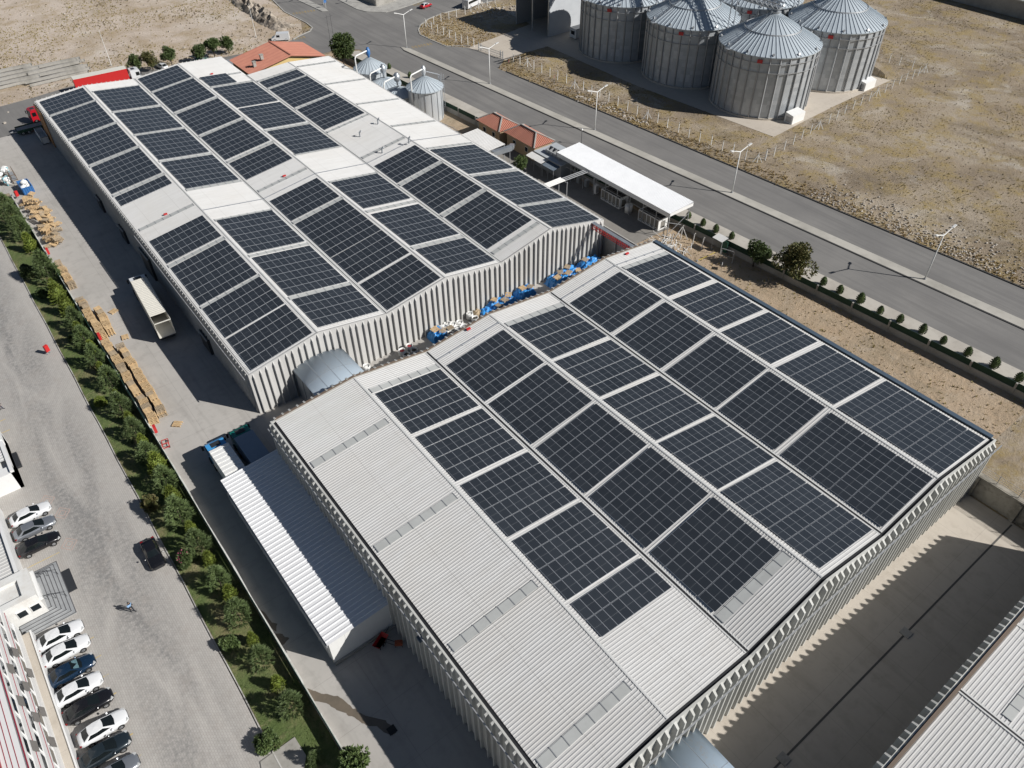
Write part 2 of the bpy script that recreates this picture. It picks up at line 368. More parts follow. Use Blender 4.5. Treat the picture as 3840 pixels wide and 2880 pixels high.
def build_hall(name, label, H_, ext_near, wallmat, skylights, gapx, wo, left_doors=(), fin_w=0.15, notch=None, para=0.0, fin_d=0.42):
    """notch=(i0, ynotch): slopes >= i0 end at ynotch"""
    root = thing(name, label, 'factory hall', H_.o, H_.rz)
    yn, yf = H_.yn, H_.yf
    rf = MB(); ends = []
    for i in range(6):
        ye = yf if not notch or i < notch[0] else notch[1]
        ends.append(ye); H_.slope_mesh(i, yn, ye, rf)
    roof = obj('roof', rf, M['roof'], root)
    for i in (1, 3, 5):       # ridge caps, both sides of the ridge
        c = MB(); ye = max(ends[i - 1], ends[i]) if not notch or i < notch[0] else notch[1]
        n = int((ye - yn) / 0.333); wt_ = 0.012
        H_.strip(c, i - 1, 1 - wt_, 1.0, yn - .02, ye, 0.055, 0.02); H_.strip(c, i, 0.0, wt_, yn - .02, ye, 0.055, 0.02)
        obj('ridge_cap', c, M['cap'], roof)
    for i in (2, 4):
        c = MB(); ye = ends[i - 1] if not notch or i < notch[0] else notch[1]
        w = gapx
        a, b = H_.node(i, yn), H_.node(i, ye)
        for (dx0, dx1, dz, mi) in ((-w - .16, -w, 0.085, 0), (-w, w, 0.062, 1), (w, w + .16, 0.085, 0)):
            c.mi = mi
            P = [(a.x + dx0, a.y, a.z + dz), (a.x + dx1, a.y, a.z + dz), (b.x + dx1, b.y, b.z + dz), (b.x + dx0, b.y, b.z + dz)]
            c.poly(P)
        obj('valley_gutter', c, [M['cap'], M['black']], roof)
    for (i, t0, t1, y0, y1) in skylights:
        c = MB(); c.mi = 0; H_.strip(c, i, t0, t1, y0, y1, 0.05, 0.025)
        c.mi = 1; L = (H_.node(i + 1, y0) - H_.node(i, y0)).length * (t1 - t0); n = max(2, int(round(L / 1.45)))
        for k in range(n + 1):
            t = t0 + (t1 - t0) * k / n; H_.strip(c, i, t - .004, t + .004, y0 - .03, y1 + .03, 0.06, 0.05)
        obj('skylight', c, [M['sky'], M['steel']], roof)
    # walls
    def ztopx(x, y):
        for i in range(6):
            a, b = H_.node(i, y), H_.node(i + 1, y)
            if x <= b.x or i == 5: return a.z + (b.z - a.z) * max(0, min(1, (x - a.x) / (b.x - a.x)))
    for side in ('near', 'far', 'left', 'right'):
        w = MB(); th = 0.16 if fin_d < .5 else .2
        if side in ('near', 'far'):
            y = yn - wo if side == 'near' else yf + .06; sg = -1 if side == 'near' else 1
            nodes = [H_.node(i, yn if side == 'near' else yf) for i in range(7)]
            if side == 'far' and notch: nodes = nodes[:notch[0] + 1]
            for k in range(len(nodes) - 1):
                a, b = nodes[k], nodes[k + 1]
                xa = a.x - (wo + th if k == 0 else 0); xb = b.x + (wo + th if k == len(nodes) - 2 else 0)
                za, zb_ = a.z + para, b.z + para
                vs = [(xa, y, 0), (xb, y, 0), (xb, y, zb_), (xa, y, za), (xa, y + sg * th, 0), (xb, y + sg * th, 0), (xb, y + sg * th, zb_), (xa, y + sg * th, za)]
                w.add(vs, [(0, 1, 2, 3), (7, 6, 5, 4), (3, 2, 6, 7), (0, 4, 5, 1), (0, 3, 7, 4), (1, 5, 6, 2)])
            x0, x1 = nodes[0].x - wo, nodes[-1].x + wo
            yy = yn if side == 'near' else yf
            fins(w, (x0, y + sg * th, 0), (x1, y + sg * th, 0), lambda s: ztopx(x0 + (x1 - x0) * s, yy) + para, (0, sg, 0), w=fin_w, depth=fin_d, chamfer=.45 if side == 'near' else .15, dz=-.1 if side == 'near' else .16)
        else:
            i = 0 if side == 'left' else 6; sg = -1 if i == 0 else 1
            a, b = H_.node(i, yn), H_.node(i, ends[5] if i == 6 else yf)
            x = a.x + sg * wo; xb = b.x + sg * wo
            ya = yn - wo; yb = b.y + (wo if i == 0 or not notch else 0)
            vs = [(x, ya, 0), (xb, yb, 0), (xb, yb, b.z + para), (x, ya, a.z + para)]
            vs += [(p[0] + sg * th, p[1], p[2]) for p in vs]
            w.add(vs, [(0, 1, 2, 3), (7, 6, 5, 4), (3, 2, 6, 7), (0, 4, 5, 1), (0, 3, 7, 4), (1, 5, 6, 2)])
            fins(w, (x + sg * th, ya, 0), (xb + sg * th, yb, 0), lambda s: a.z + (b.z - a.z) * s + para, (sg, 0, 0), w=fin_w * .8, depth=fin_d * .62, chamfer=.05, dz=-.02)
        obj('wall', w, wallmat, root)
    # black strip painted in as the shaded gap between roof sheet and wall + eave rails
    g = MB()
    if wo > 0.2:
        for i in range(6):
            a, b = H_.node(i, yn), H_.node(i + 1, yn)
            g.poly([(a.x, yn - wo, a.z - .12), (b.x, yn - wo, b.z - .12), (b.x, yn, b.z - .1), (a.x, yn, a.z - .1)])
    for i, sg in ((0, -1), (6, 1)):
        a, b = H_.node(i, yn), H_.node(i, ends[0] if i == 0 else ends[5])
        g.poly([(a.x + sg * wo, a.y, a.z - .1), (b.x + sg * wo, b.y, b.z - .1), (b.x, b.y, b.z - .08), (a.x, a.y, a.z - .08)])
    obj('gap_shade_strip', g, M['black'], root)
    return root, roof, ztopx
# ---- hall A (long rear hall) -------------------------------------------------------
nA = [(17.93, 7.05), (28.35, 9.0), (38.96, 7.13), (49.46, 8.9), (59.85, 7.22), (69.94, 9.48), (81.61, 6.72)]
fA3 = [(17.96, 8.09), (28.45, 8.92), (39.11, 7.82), (49.69, 8.81)]
YN, YF, YC = 80.43, 191.95, 177.19
cA = [(59.97, 8.0), (70.59, 8.53), (81.04, 7.61)]
kk = (YF - YN) / (YC - YN)
fA = fA3 + [(nA[4 + j][0] + (cA[j][0] - nA[4 + j][0]) * kk, nA[4 + j][1] + (cA[j][1] - nA[4 + j][1]) * kk) for j in range(3)]
HA = Hall((0, 0, 0), 0.0, nA, fA, YN, YF)
bA = {
 0: [P22(0, 0, (325, 850), (410, 960)), P22(0, 0, (420, 975), (560, 1160)), P22(0, 0, (575, 1180), (735, 1375)), P22(0, 0, (755, 1395), (935, 1615)),
     P22(0, 700, (955, 92), (1015, 165)), P22(0, 700, (1245, 455), (1390, 645)), P22(0, 700, (1415, 680), (1670, 990)), P22(0, 700, (1690, 1010), (1885, 1255)), P22(0, 700, (1890, 1265), (2090, 1530))],
 1: [P22(0, 0, (775, 765), (918, 928)), P22(0, 0, (940, 945), (1095, 1120)), P22(0, 0, (1120, 1135), (1300, 1335)), P22(0, 0, (1330, 1355), (1525, 1575)),
     P22(0, 700, (1805, 285), (2060, 560)), P22(950, 700, (-7, 595), (290, 915)), P22(950, 700, (325, 940), (540, 1175))],
 2: [P22(0, 0, (1140, 660), (1240, 770)), P22(0, 0, (1260, 780), (1430, 940)), P22(0, 0, (1450, 960), (1635, 1130)), P22(0, 0, (1655, 1150), (1870, 1335)), P22(0, 0, (1890, 1365), (2040, 1500)),
     P22(950, 700, (135, 125), (300, 300)), P22(950, 700, (335, 320), (635, 600)), P22(950, 700, (640, 600), (865, 805)), P22(950, 700, (875, 820), (1110, 1035))],
 3: [P22(0, 0, (1640, 650), (1725, 725)) + [6], P22(0, 0, (1750, 740), (1930, 905)), P22(0, 0, (1960, 910), (2130, 1085)), P22(950, 0, (95, 1100), (325, 1290)),
     P22(950, 0, (645, 1520), (870, 1745)), P22(950, 700, (970, 235), (1290, 500)), P22(950, 700, (1335, 530), (1590, 730))],
 4: [P22(950, 0, (35, 690), (100, 740)), P22(950, 0, (120, 750), (325, 905)), P22(950, 0, (355, 915), (580, 1090)), P22(950, 0, (995, 1385), (1190, 1530)),
     P22(950, 0, (1215, 1555), (1535, 1788)), P22(950, 700, (1570, 265), (1945, 525))],
 5: [P22(950, 0, (1455, 1250), (1775, 1450)), P22(950, 0, (1810, 1475), (2166, 1708)), P22(1900, 700, (100, 180), (365, 345))]}
cellsA = build_arrays(HA, 'rear hall', bA, [0, 1, 2, 3, 4, 5])
def walk_skylights(hall, cells, t0=0.04, t1=0.955, mn=0.75, mx=2.6, drop=()):
    out = []
    for i, L in cells.items():
        L = sorted(L)
        for k in range(len(L) - 1):
            a, b = L[k][1], L[k + 1][0]
            if mn < b - a < mx and (i, k) not in drop:
                m = (a + b) / 2; out.append((i, t0, t1, m - min(.42, (b - a) / 2 - .12), m + min(.42, (b - a) / 2 - .12)))
    return out
skA = walk_skylights(HA, cellsA)
def sk(hall, i, px, t0=0.04, t1=0.955, w=0.42):
    _, y = hall.hit(i, *px); return (i, t0, t1, y - w, y + w)
for i, q in ((0, P22(0, 700, (1375, 260))[0]), (1, P22(0, 700, (1800, 280))[0]), (1, P22(0, 0, (900, 745))[0]), (1, P22(0, 0, (1750, 1545))[0]), (2, P22(950, 0, (230, 1500))[0]),
             (3, P22(0, 0, (1800, 635))[0]), (3, P22(950, 0, (500, 1255))[0]), (3, P22(950, 0, (800, 1480))[0]), (4, P22(950, 0, (180, 630))[0]), (4, P22(950, 0, (760, 1035))[0]), (4, P22(950, 0, (1060, 1235))[0]),
             (4, P22(1900, 700, (130, 390))[0]), (5, P22(950, 0, (500, 535))[0]), (5, P22(950, 0, (750, 680))[0]), (5, P22(950, 0, (990, 850))[0]), (5, P22(950, 0, (1290, 1030))[0]), (5, P22(950, 0, (1600, 1215))[0])):
    skA.append(sk(HA, i, q))
hallA, roofA, ztA = build_hall('factory_hall', 'long rear white hall with three low gables and dark solar roof', HA, 0, M['wall'], skA, 0.06, 0.06, notch=(4, YC), fin_d=0.34)
# ---- hall B (front hall) -----------------------------------------------------------
nB = [(0.05, 8.95), (10.82, 10.32), (21.25, 9.47), (31.3, 11.96), (42.21, 9.54), (51.94, 11.2), (64.57, 8.84)]
fB = [(-0.02, 9.86), (10.73, 10.78), (21.26, 9.4), (31.64, 10.67), (42.42, 9.52), (53.12, 10.9), (63.04, 9.82)]
HB = Hall((16.2264, 67.1483, 0), -0.0057658, nB, fB, -53.17, 0.0)
bB = {
 1: [[(1402.7, 1479.7), (1542.4, 1633)], P22(950, 1400, (1330, 540), (1680, 910)), P22(950, 1400, (1705, 940), (2105, 1375)), [(1913, 2035), (2126, 2256.6)], [(2135, 2270), (2250, 2399)]],
 2: [[(1674, 1372.5), (1822, 1509.5)], [(1831, 1517.7), (1993, 1673)], [(2008.5, 1682.5), (2191.6, 1858.9)], [(2207, 1865.6), (2417.6, 2064.6)], [(2433.5, 2076), (2677.6, 2304)]],
 3: [[(1920, 1222), (2069.5, 1348.7)], [(2083, 1357.8), (2245.8, 1492.7)], [(2261.7, 1501.7), (2451.5, 1660)], [(2467, 1666.7), (2682, 1845)], [(2698, 1852), (3066, 2141)]],
 4: [[(2135, 1140.8), (2288.8, 1253.8)], [(2304.6, 1262.8), (2474, 1389.4)], [(2487.7, 1400.7), (2677.6, 1537.9)], [(2691, 1544.7), (2899, 1696)], [(2921, 1712), (3301, 1988)]],
 5: [[(2343, 1014), (2499, 1118)], [(2519, 1127), (2686.6, 1240)], [(2707, 1247), (2889.7, 1369)], [(2912, 1380), (3124.8, 1522)], [(3142.9, 1531), (3527, 1777.5)]]}
cellsB = build_arrays(HB, 'front hall', bB, [1, 2, 3, 4, 5])
skB = []
for q in (P22(950, 1400, (810, 575))[0], P22(950, 1400, (1350, 1240))[0], P22(950, 2130, (1950, 430))[0], P22(1900, 2130, (660, 1290))[0]): skB.append(sk(HB, 0, q, 0.03, 0.94, 0.48))
skB.append(sk(HB, 1, (1522, 1419), w=.45)); skB.append(sk(HB, 2, P22(1900, 2130, (1960, 240))[0], w=.5)); skB.append(sk(HB, 3, P22(1900, 700, (240, 1060))[0], w=.45)); skB.append(sk(HB, 5, P22(1900, 700, (1140, 620))[0], w=.45))
for i, L in cellsB.items():       # plain walkway boards between the blocks
    pass
hallB, roofB, ztB = build_hall('factory_hall', 'front white hall with solar roof, plain left slope and tall parapet ribs', HB, 0, M['wallB'], skB, 0.13, 0.36, fin_w=0.28, para=0.06, fin_d=0.5)
# ================================================================== GROUND
def poly_at(mb, pts, z): mb.poly([(p[0], p[1], z) for p in pts])
def m_field(name, cols, s=0.05):
    """cols: base, base2, pale, grass, dark, white"""
    t = NT(name); v = t.coord('World')
    vt = t.coord('World', (1.0, 0.4, 1), (0, 0, radians(35)))
    a = t.noise(v, s, 8, 0.65, 0.5); b = t.noise(v, s * 3.3, 9, 0.68, 0.3); c = t.noise(v, 1.6, 7, 0.78); d = t.noise(v, s * 1.7, 9, 0.72, 0.8); e = t.noise(v, 4.5, 5, 0.8); f = t.noise(vt, s * 2.2, 8, 0.7, 0.6)
    col = t.ramp(a, [(0.38, cols[0]), (0.50, cols[1]), (0.62, cols[2])])
    g_ = t.math('MULTIPLY', t.ramp(b, [(0.47, (0, 0, 0)), (0.60, (1, 1, 1))]), t.ramp(c, [(0.36, (0, 0, 0)), (0.56, (1, 1, 1))]))
    col = t.mix(t.math('MULTIPLY', g_, 0.85), col, (*cols[3], 1))
    k_ = t.math('MULTIPLY', t.ramp(f, [(0.50, (0, 0, 0)), (0.64, (1, 1, 1))]), t.ramp(c, [(0.40, (0.25, 0.25, 0.25)), (0.60, (1, 1, 1))]))
    col = t.mix(t.math('MULTIPLY', k_, 0.7), col, (*cols[4], 1))
    w_ = t.math('MULTIPLY', t.ramp(d, [(0.54, (0, 0, 0)), (0.66, (1, 1, 1))]), t.ramp(e, [(0.40, (0.1, 0.1, 0.1)), (0.58, (1, 1, 1))]))
    col = t.mix(t.math('MULTIPLY', w_, 0.8), col, (*cols[5], 1))
    sp_ = t.ramp(e, [(0.60, (0, 0, 0)), (0.68, (1, 1, 1))]); col = t.mix(t.math('MULTIPLY', sp_, 0.30), col, (cols[4][0] * .7, cols[4][1] * .7, cols[4][2] * .7, 1))
    t.bump(t.math('ADD', t.math('MULTIPLY', b, 1.5), t.math('ADD', c, t.math('MULTIPLY', e, .4))), 0.75, 0.28)
    return t.out(col, 0.95)
M['field'] = m_field('dry_field', [(0.235, 0.185, 0.13), (0.295, 0.235, 0.165), (0.365, 0.305, 0.23), (0.30, 0.22, 0.075), (0.125, 0.098, 0.066), (0.50, 0.46, 0.40)])
M['pale'] = m_field('pale_soil', [(0.46, 0.385, 0.31), (0.54, 0.46, 0.385), (0.43, 0.35, 0.27), (0.35, 0.265, 0.155), (0.31, 0.24, 0.165), (0.60, 0.55, 0.48)], 0.035)
M['soil'] = m_field('yard_soil', [(0.44, 0.34, 0.24), (0.40, 0.30, 0.20), (0.33, 0.26, 0.18), (0.42, 0.33, 0.23), (0.25, 0.20, 0.13), (0.45, 0.38, 0.30)], 0.12)
def m_asphalt(name, c, c2, tire=True):
    t = NT(name); v = t.coord('World', (1, 1, 1), (0, 0, radians(3.2))); vs = t.coord('World', (0.9, 0.035, 1), (0, 0, radians(3.2)))
    a = t.noise(v, 0.09, 6, 0.6); s = t.noise(vs, 1.0, 5, 0.6); g = t.noise(v, 14.0, 3, 0.6)
    col = t.mix(t.ramp(a, [(0.38, (0, 0, 0)), (0.66, (1, 1, 1))]), c, c2)
    col = t.mix(t.math('MULTIPLY', t.ramp(s, [(0.45, (0, 0, 0)), (0.62, (1, 1, 1))]), 0.5), col, (c[0] * 0.72, c[1] * 0.72, c[2] * 0.73, 1))
    col = t.mix(t.math('MULTIPLY', g, 0.22), col, (0.32, 0.31, 0.29, 1))
    t.bump(g, 0.25, 0.01)
    return t.out(col, 0.88)
M['asphalt'] = m_asphalt('asphalt', (0.150, 0.145, 0.140, 1), (0.195, 0.188, 0.178, 1))
def m_yard(name, c, c2, dark, joint=6.0):
    t = NT(name); v = t.coord('World'); vs = t.coord('World', (0.5, 0.05, 1))
    a = t.noise(v, 0.07, 7, 0.62, 0.3); b = t.noise(v, 0.6, 6, 0.65); s = t.noise(vs, 1.2, 5, 0.6, 0.5)
    col = t.mix(t.ramp(a, [(0.35, (0, 0, 0)), (0.68, (1, 1, 1))]), c, c2)
    col = t.mix(t.math('MULTIPLY', t.ramp(b, [(0.50, (0, 0, 0)), (0.72, (1, 1, 1))]), 0.45), col, dark)
    col = t.mix(t.math('MULTIPLY', t.ramp(s, [(0.52, (0, 0, 0)), (0.68, (1, 1, 1))]), 0.35), col, dark)
    sp = t.new('ShaderNodeSeparateXYZ'); t.lk(v, sp.inputs[0])
    ln = None
    for k, (o, j) in enumerate(((sp.outputs[0], joint), (sp.outputs[1], joint))):
        q = t.math('FRACT', t.math('ADD', t.math('DIVIDE', o, j), 50.3)); q = t.math('LESS_THAN', q, 0.008)
        ln = q if ln is None else t.math('MAXIMUM', ln, q)
    col = t.mix(t.math('MULTIPLY', ln, 0.35), col, (dark[0] * .6, dark[1] * .6, dark[2] * .6, 1))
    t.bump(t.noise(v, 6, 4), 0.15, 0.02)
    return t.out(col, 0.9)
M['yard'] = m_yard('yard_concrete', (0.37, 0.352, 0.327, 1), (0.44, 0.418, 0.388, 1), (0.25, 0.237, 0.218, 1))
M['pad'] = m_yard('pale_concrete_pad', (0.46, 0.415, 0.355, 1), (0.52, 0.47, 0.40, 1), (0.33, 0.285, 0.23, 1), 5.0)
def m_paver():
    t = NT('interlocking_pavers'); v = t.coord('World')
    br = t.new('ShaderNodeTexBrick'); t.lk(t.coord('World', (1, 1, 1), (0, 0, radians(90))), br.inputs['Vector'])
    br.inputs['Color1'].default_value = (0.40, 0.38, 0.352, 1); br.inputs['Color2'].default_value = (0.44, 0.418, 0.39, 1); br.inputs['Mortar'].default_value = (0.32, 0.303, 0.28, 1)
    br.inputs['Scale'].default_value = 1.0; br.inputs['Brick Width'].default_value = 0.34; br.inputs['Row Height'].default_value = 0.22; br.inputs['Mortar Size'].default_value = 0.018
    a = t.noise(t.coord('World', (0.22, 0.045, 1)), 1.0, 6, 0.62, 0.8); b = t.noise(v, 0.5, 6, 0.7); c = t.noise(v, 2.2, 6, 0.75)
    sp = t.new('ShaderNodeSeparateXYZ'); t.lk(v, sp.inputs[0])
    band = t.math('SUBTRACT', 1.0, t.math('MULTIPLY', t.math('ABSOLUTE', t.math('ADD', sp.outputs[0], 6.4)), 0.17)); band = t.math('MULTIPLY', t.math('MAXIMUM', band, 0.0), 1.35)
    w = t.math('MULTIPLY', band, t.ramp(a, [(0.36, (0, 0, 0)), (0.60, (1, 1, 1))]))
    w2 = t.math('MULTIPLY', w, t.math('MULTIPLY_ADD', t.ramp(c, [(0.40, (0, 0, 0)), (0.62, (1, 1, 1))]), 0.7, 0.35))
    col = t.mix(t.math('MINIMUM', t.math('MULTIPLY', w2, 0.95), 0.9), br.outputs['Color'], (0.19, 0.186, 0.18, 1))
    col = t.mix(t.math('MULTIPLY', t.ramp(b, [(0.50, (0, 0, 0)), (0.75, (1, 1, 1))]), 0.35), col, (0.28, 0.245, 0.215, 1))
    return t.out(col, 0.9)
M['paver'] = m_paver()
M['grass'] = m_field('lawn', [(0.085, 0.125, 0.033), (0.11, 0.145, 0.045), (0.20, 0.175, 0.085), (0.10, 0.135, 0.04), (0.07, 0.095, 0.03), (0.36, 0.29, 0.18)], 0.15)
g = MB(); g.poly([(-400, -300, -0.02), (900, -300, -0.02), (900, 1500, -0.02), (-400, 1500, -0.02)]); struct('ground', g, M['field'])
g = MB(); poly_at(g, [(-250, 205), (60, 202), (78, 204), (92, 216), (99, 232), (96, 420), (-250, 420)], 0.0); struct('field', g, M['pale'])
# plot between hall, hall B and boundary wall : light soil
g = MB(); poly_at(g, [(80.2, 15), (104, 15), (101.2, 60), (98, 130), (95, 199), (81.8, 199), (81.8, 67), (80.2, 67)], 0.004); struct('soil_strip', g, M['soil'])
# yard concrete round the halls
g = MB(); poly_at(g, [(4.6, -60), (80.3, -60), (80.3, 80.6), (82.2, 80.6), (82.2, 199), (4.6, 199), (-40, 196), (-40, 170.0), (4.6, 170)], 0.012); struct('yard', g, M['yard'])
g = MB(); poly_at(g, [(16.5, -60), (80.3, -60), (80.3, 13.98), (16.5, 13.98)], 0.03); struct('yard_pad', g, M['pad'])
g = MB(); poly_at(g, [(-60, -60), (-0.62, -60), (-0.62, 196), (-60, 196)], 0.016); struct('parking_lot', g, M['paver'])
g = MB(); poly_at(g, [(-0.42, -60), (4.5, -60), (4.5, 168), (-0.42, 168)], 0.02); struct('lawn', g, M['grass'])
# shaded concrete apron by the road side of hall A
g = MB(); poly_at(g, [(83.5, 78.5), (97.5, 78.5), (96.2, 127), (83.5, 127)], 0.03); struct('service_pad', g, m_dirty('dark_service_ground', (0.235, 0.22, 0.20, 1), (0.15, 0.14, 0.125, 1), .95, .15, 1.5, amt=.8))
# roads
def L2(a, b, y): return a[0] + (b[0] - a[0]) * (y - a[1]) / (b[1] - a[1])
r1 = lambda y: L2((98.0, 198.9), (108.2, 19.0), y)
r2 = lambda y: L2((108.3, 190.3), (118.2, 23.8), y)
r3 = lambda y: L2((110.2, 190.6), (120.3, 24.8), y)
r4 = lambda y: L2((120.4, 161.0), (128.8, 28.9), y)
K0 = lambda u, v, z=0.0: K(0, 0, u, v, z)
K95 = lambda u, v, z=0.0: K(950, 0, u, v, z)
K19 = lambda u, v, z=0.0: K(1900, 0, u, v, z)
# crossing + roads as one asphalt sheet
outline = [Vector((r1(-60), -60, 0)), Vector((r1(192), 192, 0)), Vector((99.5, 196, 0)), Vector((96, 200, 0)), Vector((80, 200.5, 0)), Vector((-60, 197, 0)),
           Vector((-60, 201, 0)), G(0, 400), G(130, 365), G(260, 325), G(560, 262), G(700, 240), G(1000, 185), G(1099, 149), K95(380, 300), K95(470, 260), K95(490, 230), K95(440, 190), K95(260, 100), K95(160, 0),
           K95(-60, -160), K95(620, -160), K95(720, 0), K95(860, 80), K95(940, 100), K95(1100, 105), K95(1200, 80), K95(1320, 40), K95(1430, 0), K95(1800, -160),
           K95(2600, -160), K95(1980, 10), K95(1760, 65), K95(1560, 115), K95(1450, 160), K95(1385, 210), K95(1370, 250), K95(1385, 290), K95(1480, 335), K95(1600, 385), K95(1780, 395), K95(2080, 500), K95(2030, 570),
           Vector((r4(160), 160, 0)), Vector((r4(-60), -60, 0))]
g = MB(); poly_at(g, outline, 0.03); struct('road', g, M['asphalt'])
# verge-side kerbs, median, pavements
def kerb_run(mb, pts, w=0.22, h=0.14):
    for i in range(len(pts) - 1):
        a, b = Vector(pts[i]), Vector(pts[i + 1]); a.z = b.z = h / 2; mb.bar(a, b, w, h)
g = MB(); pts = [(r2(y), y) for y in (-60, 30, 110, 188)] + [(109.0, 190.6)] + [(r3(y), y) for y in (188, 110, 30, -60)]
g.prism(pts, 0.0, 0.17); struct('median', g, m_dirty('median_concrete', (0.44, 0.42, 0.375, 1), (0.30, 0.285, 0.25, 1), 0.9, 0.12, 0.9, amt=0.8, bump=0.2))
M['dkerb'] = flat('dark_kerb_face', (0.045, 0.045, 0.045, 1), 0.9)
M['lkerb'] = flat('kerb_top', (0.38, 0.37, 0.345, 1), 0.9)
k = MB(); kerb_run(k, [(r2(-60) - .14, -60, 0), (r2(188) - .14, 188, 0)], 0.26, 0.13); kerb_run(k, [(r4(-60) + .1, -60, 0), (r4(158) + .1, 158, 0)], 0.32, 0.18)
struct('kerb', k, M['dkerb'])
k = MB(); kerb_run(k, [K95(*q) for q in ((1800, 382), (1600, 385), (1480, 335), (1385, 290), (1370, 250), (1385, 210), (1450, 160), (1560, 115), (1760, 65), (1980, 10))], 0.35, 0.16)
kerb_run(k, [K95(*q) for q in ((330, 330), (380, 300), (470, 260), (490, 230), (440, 190), (260, 100), (160, 0), (-60, -160))], 0.35, 0.16)
struct('kerb', k, M['kerb'])
g = MB(); g.prism([(r1(y), y) for y in (-60, 60, 192)] + [(98.6, 195.4), (95, 197.5)] + [(95.2, 192), (100.9, 60), (107, -60)], 0.0, 0.15)
struct('pavement', g, m_dirty('pavement_slabs', (0.46, 0.43, 0.38, 1), (0.33, 0.30, 0.26, 1), 0.9, 0.2, 1.2, amt=0.8, bump=0.2))
# far corner: pavement block and second median
g = MB(); g.prism([K95(*q)[:2] for q in ((700, -2), (860, 80), (940, 100), (1100, 105), (1200, 80), (1320, 40), (1430, 0), (1800, -160), (500, -160))], 0, 0.16); struct('pavement', g, M['kerb'])
g = MB(); g.prism([K95(*q)[:2] for q in ((360, 0), (570, 97), (625, 97), (600, 75), (450, 0), (150, -160), (40, -160))], 0, 0.17); struct('median', g, M['kerb'])
# lawn kerb
k = MB(); kerb_run(k, [(-0.5 + .05 * sin(q * 1.7), 168 - q * 4.0, 0) for q in range(58)], 0.11, 0.15); struct('kerb', k, m_dirty('weathered_kerb', (0.50, 0.49, 0.46, 1), (0.20, 0.18, 0.15, 1), .9, .5, 3, amt=1.0))
# silo pad (sunken concrete) and yard apron
pp = [K95(1780, 398), K95(2080, 498), K19(0, 500), K19(150, 440), K19(340, 385), K19(1060, 705), K19(1700, 945), K19(2212, 1135), K(2840, 0, 150, 1130), K(2840, 0, 400, 1000), K(2840, 0, 640, 880), K(2840, 0, 1100, 668), K(2840, 0, 900, 602),
      Vector((200, 128, 0)), Vector((198, 190, 0)), Vector((150, 196, 0)), K95(2300, 200)]
g = MB(); A_, B_, C_ = K(2840, 0, 900, 602), K(2840, 0, 1100, 668), K(2840, 0, 700, 560)
up = Vector((0.5, 1, 0)).normalized()
for (a_, b_) in ((C_, A_), (A_, B_)):
    for k in range(10):
        p_, q_ = a_.lerp(b_, k / 10), a_.lerp(b_, (k + 1) / 10); j0, j1 = .3 * sin(k * 2.3), .3 * sin((k + 1) * 2.3)
        h0 = 1.9 * (1 if b_ is not B_ else 1 - (k / 10) ** 3); h1 = 1.9 * (1 if b_ is not B_ else 1 - ((k + 1) / 10) ** 3)
        z = Vector((0, 0, 1)); g.add([p_, q_, q_ + up * (.7 + j1) + z * h1, p_ + up * (.7 + j0) + z * h0, p_ + up * 9, q_ + up * 9], [(0, 1, 2, 3), (3, 2, 5, 4)])
struct('bank', g, M['field'])
g = MB(); poly_at(g, pp, 0.02); struct('silo_pad', g, m_yard('silo_pad_concrete', (0.50, 0.445, 0.37, 1), (0.47, 0.42, 0.36, 1), (0.38, 0.33, 0.27, 1), 8))
# ================================================================== STRUCTURES
def ribbed(mb, x0, x1, y0, y1, z00, z10, pitch=0.62, h=0.055, along='x'):
    """ribbed sheet, ribs run along x; z00 at x0, z10 at x1"""
    n = max(1, int(round((y1 - y0) / pitch))); vs = []
    for k in range(n):
        a = y0 + (y1 - y0) * k / n; p = (y1 - y0) / n
        for (f, dz) in ((0, 0), (0.66, 0), (0.74, h), (0.92, h), (1.0, 0)):
            vs += [(x0, a + f * p, z00 + dz), (x1, a + f * p, z10 + dz)]
    m = len(vs) // 2
    mb.add(vs, [(2 * k, 2 * k + 1, 2 * k + 3, 2 * k + 2) for k in range(m - 1) if (k + 1) % 5])
M['shed_wall'] = m_dirty('shed_panel', (0.62, 0.62, 0.61, 1), (0.50, 0.50, 0.49, 1), 0.5, 0.3, 2, amt=0.5)  # pale grey panel colour of the shed side walls
# ---- lean-to shed beside hall B
t = thing('lean_to_shed', 'narrow white ribbed lean-to shed against the front hall left wall', 'shed', (8.3, 41.2, 0))
r = MB(); ribbed(r, -0.15, 7.35, -0.15, 26.9, 4.15, 4.65, 0.62, 0.07); obj('roof', r, m_dirty('bright_sheet', (0.74, 0.745, 0.75, 1), (0.64, 0.64, 0.64, 1), .45, .3, 2, amt=.4), t)
w = MB(); w.add([(0, 0, 0), (7.3, 0, 0), (7.3, 0, 4.6), (0, 0, 4.1)], [(0, 1, 2, 3)]); w.add([(0, .12, 0), (7.3, .12, 0), (7.3, .12, 4.6), (0, .12, 4.1)], [(3, 2, 1, 0)])
for xx in (1.8, 3.6, 5.4): w.box((xx, -0.01, 2.1), (.03, .02, 4.1))
obj('end_wall', w, M['white'], t)
w = MB(); w.bb((-.02, .12, 0), (.1, 26.7, 3.96)); w.bb((.1, 26.6, 0), (7.3, 26.75, 3.98))
for k in range(12): w.box((-.05, 1 + k * 2.3, 1.95), (.08, .12, 3.9))
obj('side_wall', w, M['shed_wall'], t)
w = MB(); w.bar((-.2, -.15, 3.93), (-.2, 26.9, 3.93), .14, .12); obj('gutter', w, M['steel'], t)
w = MB(); w.bb((0, -.25, 0), (7.3, -.02, .35)); obj('plinth', w, M['conc'], t)
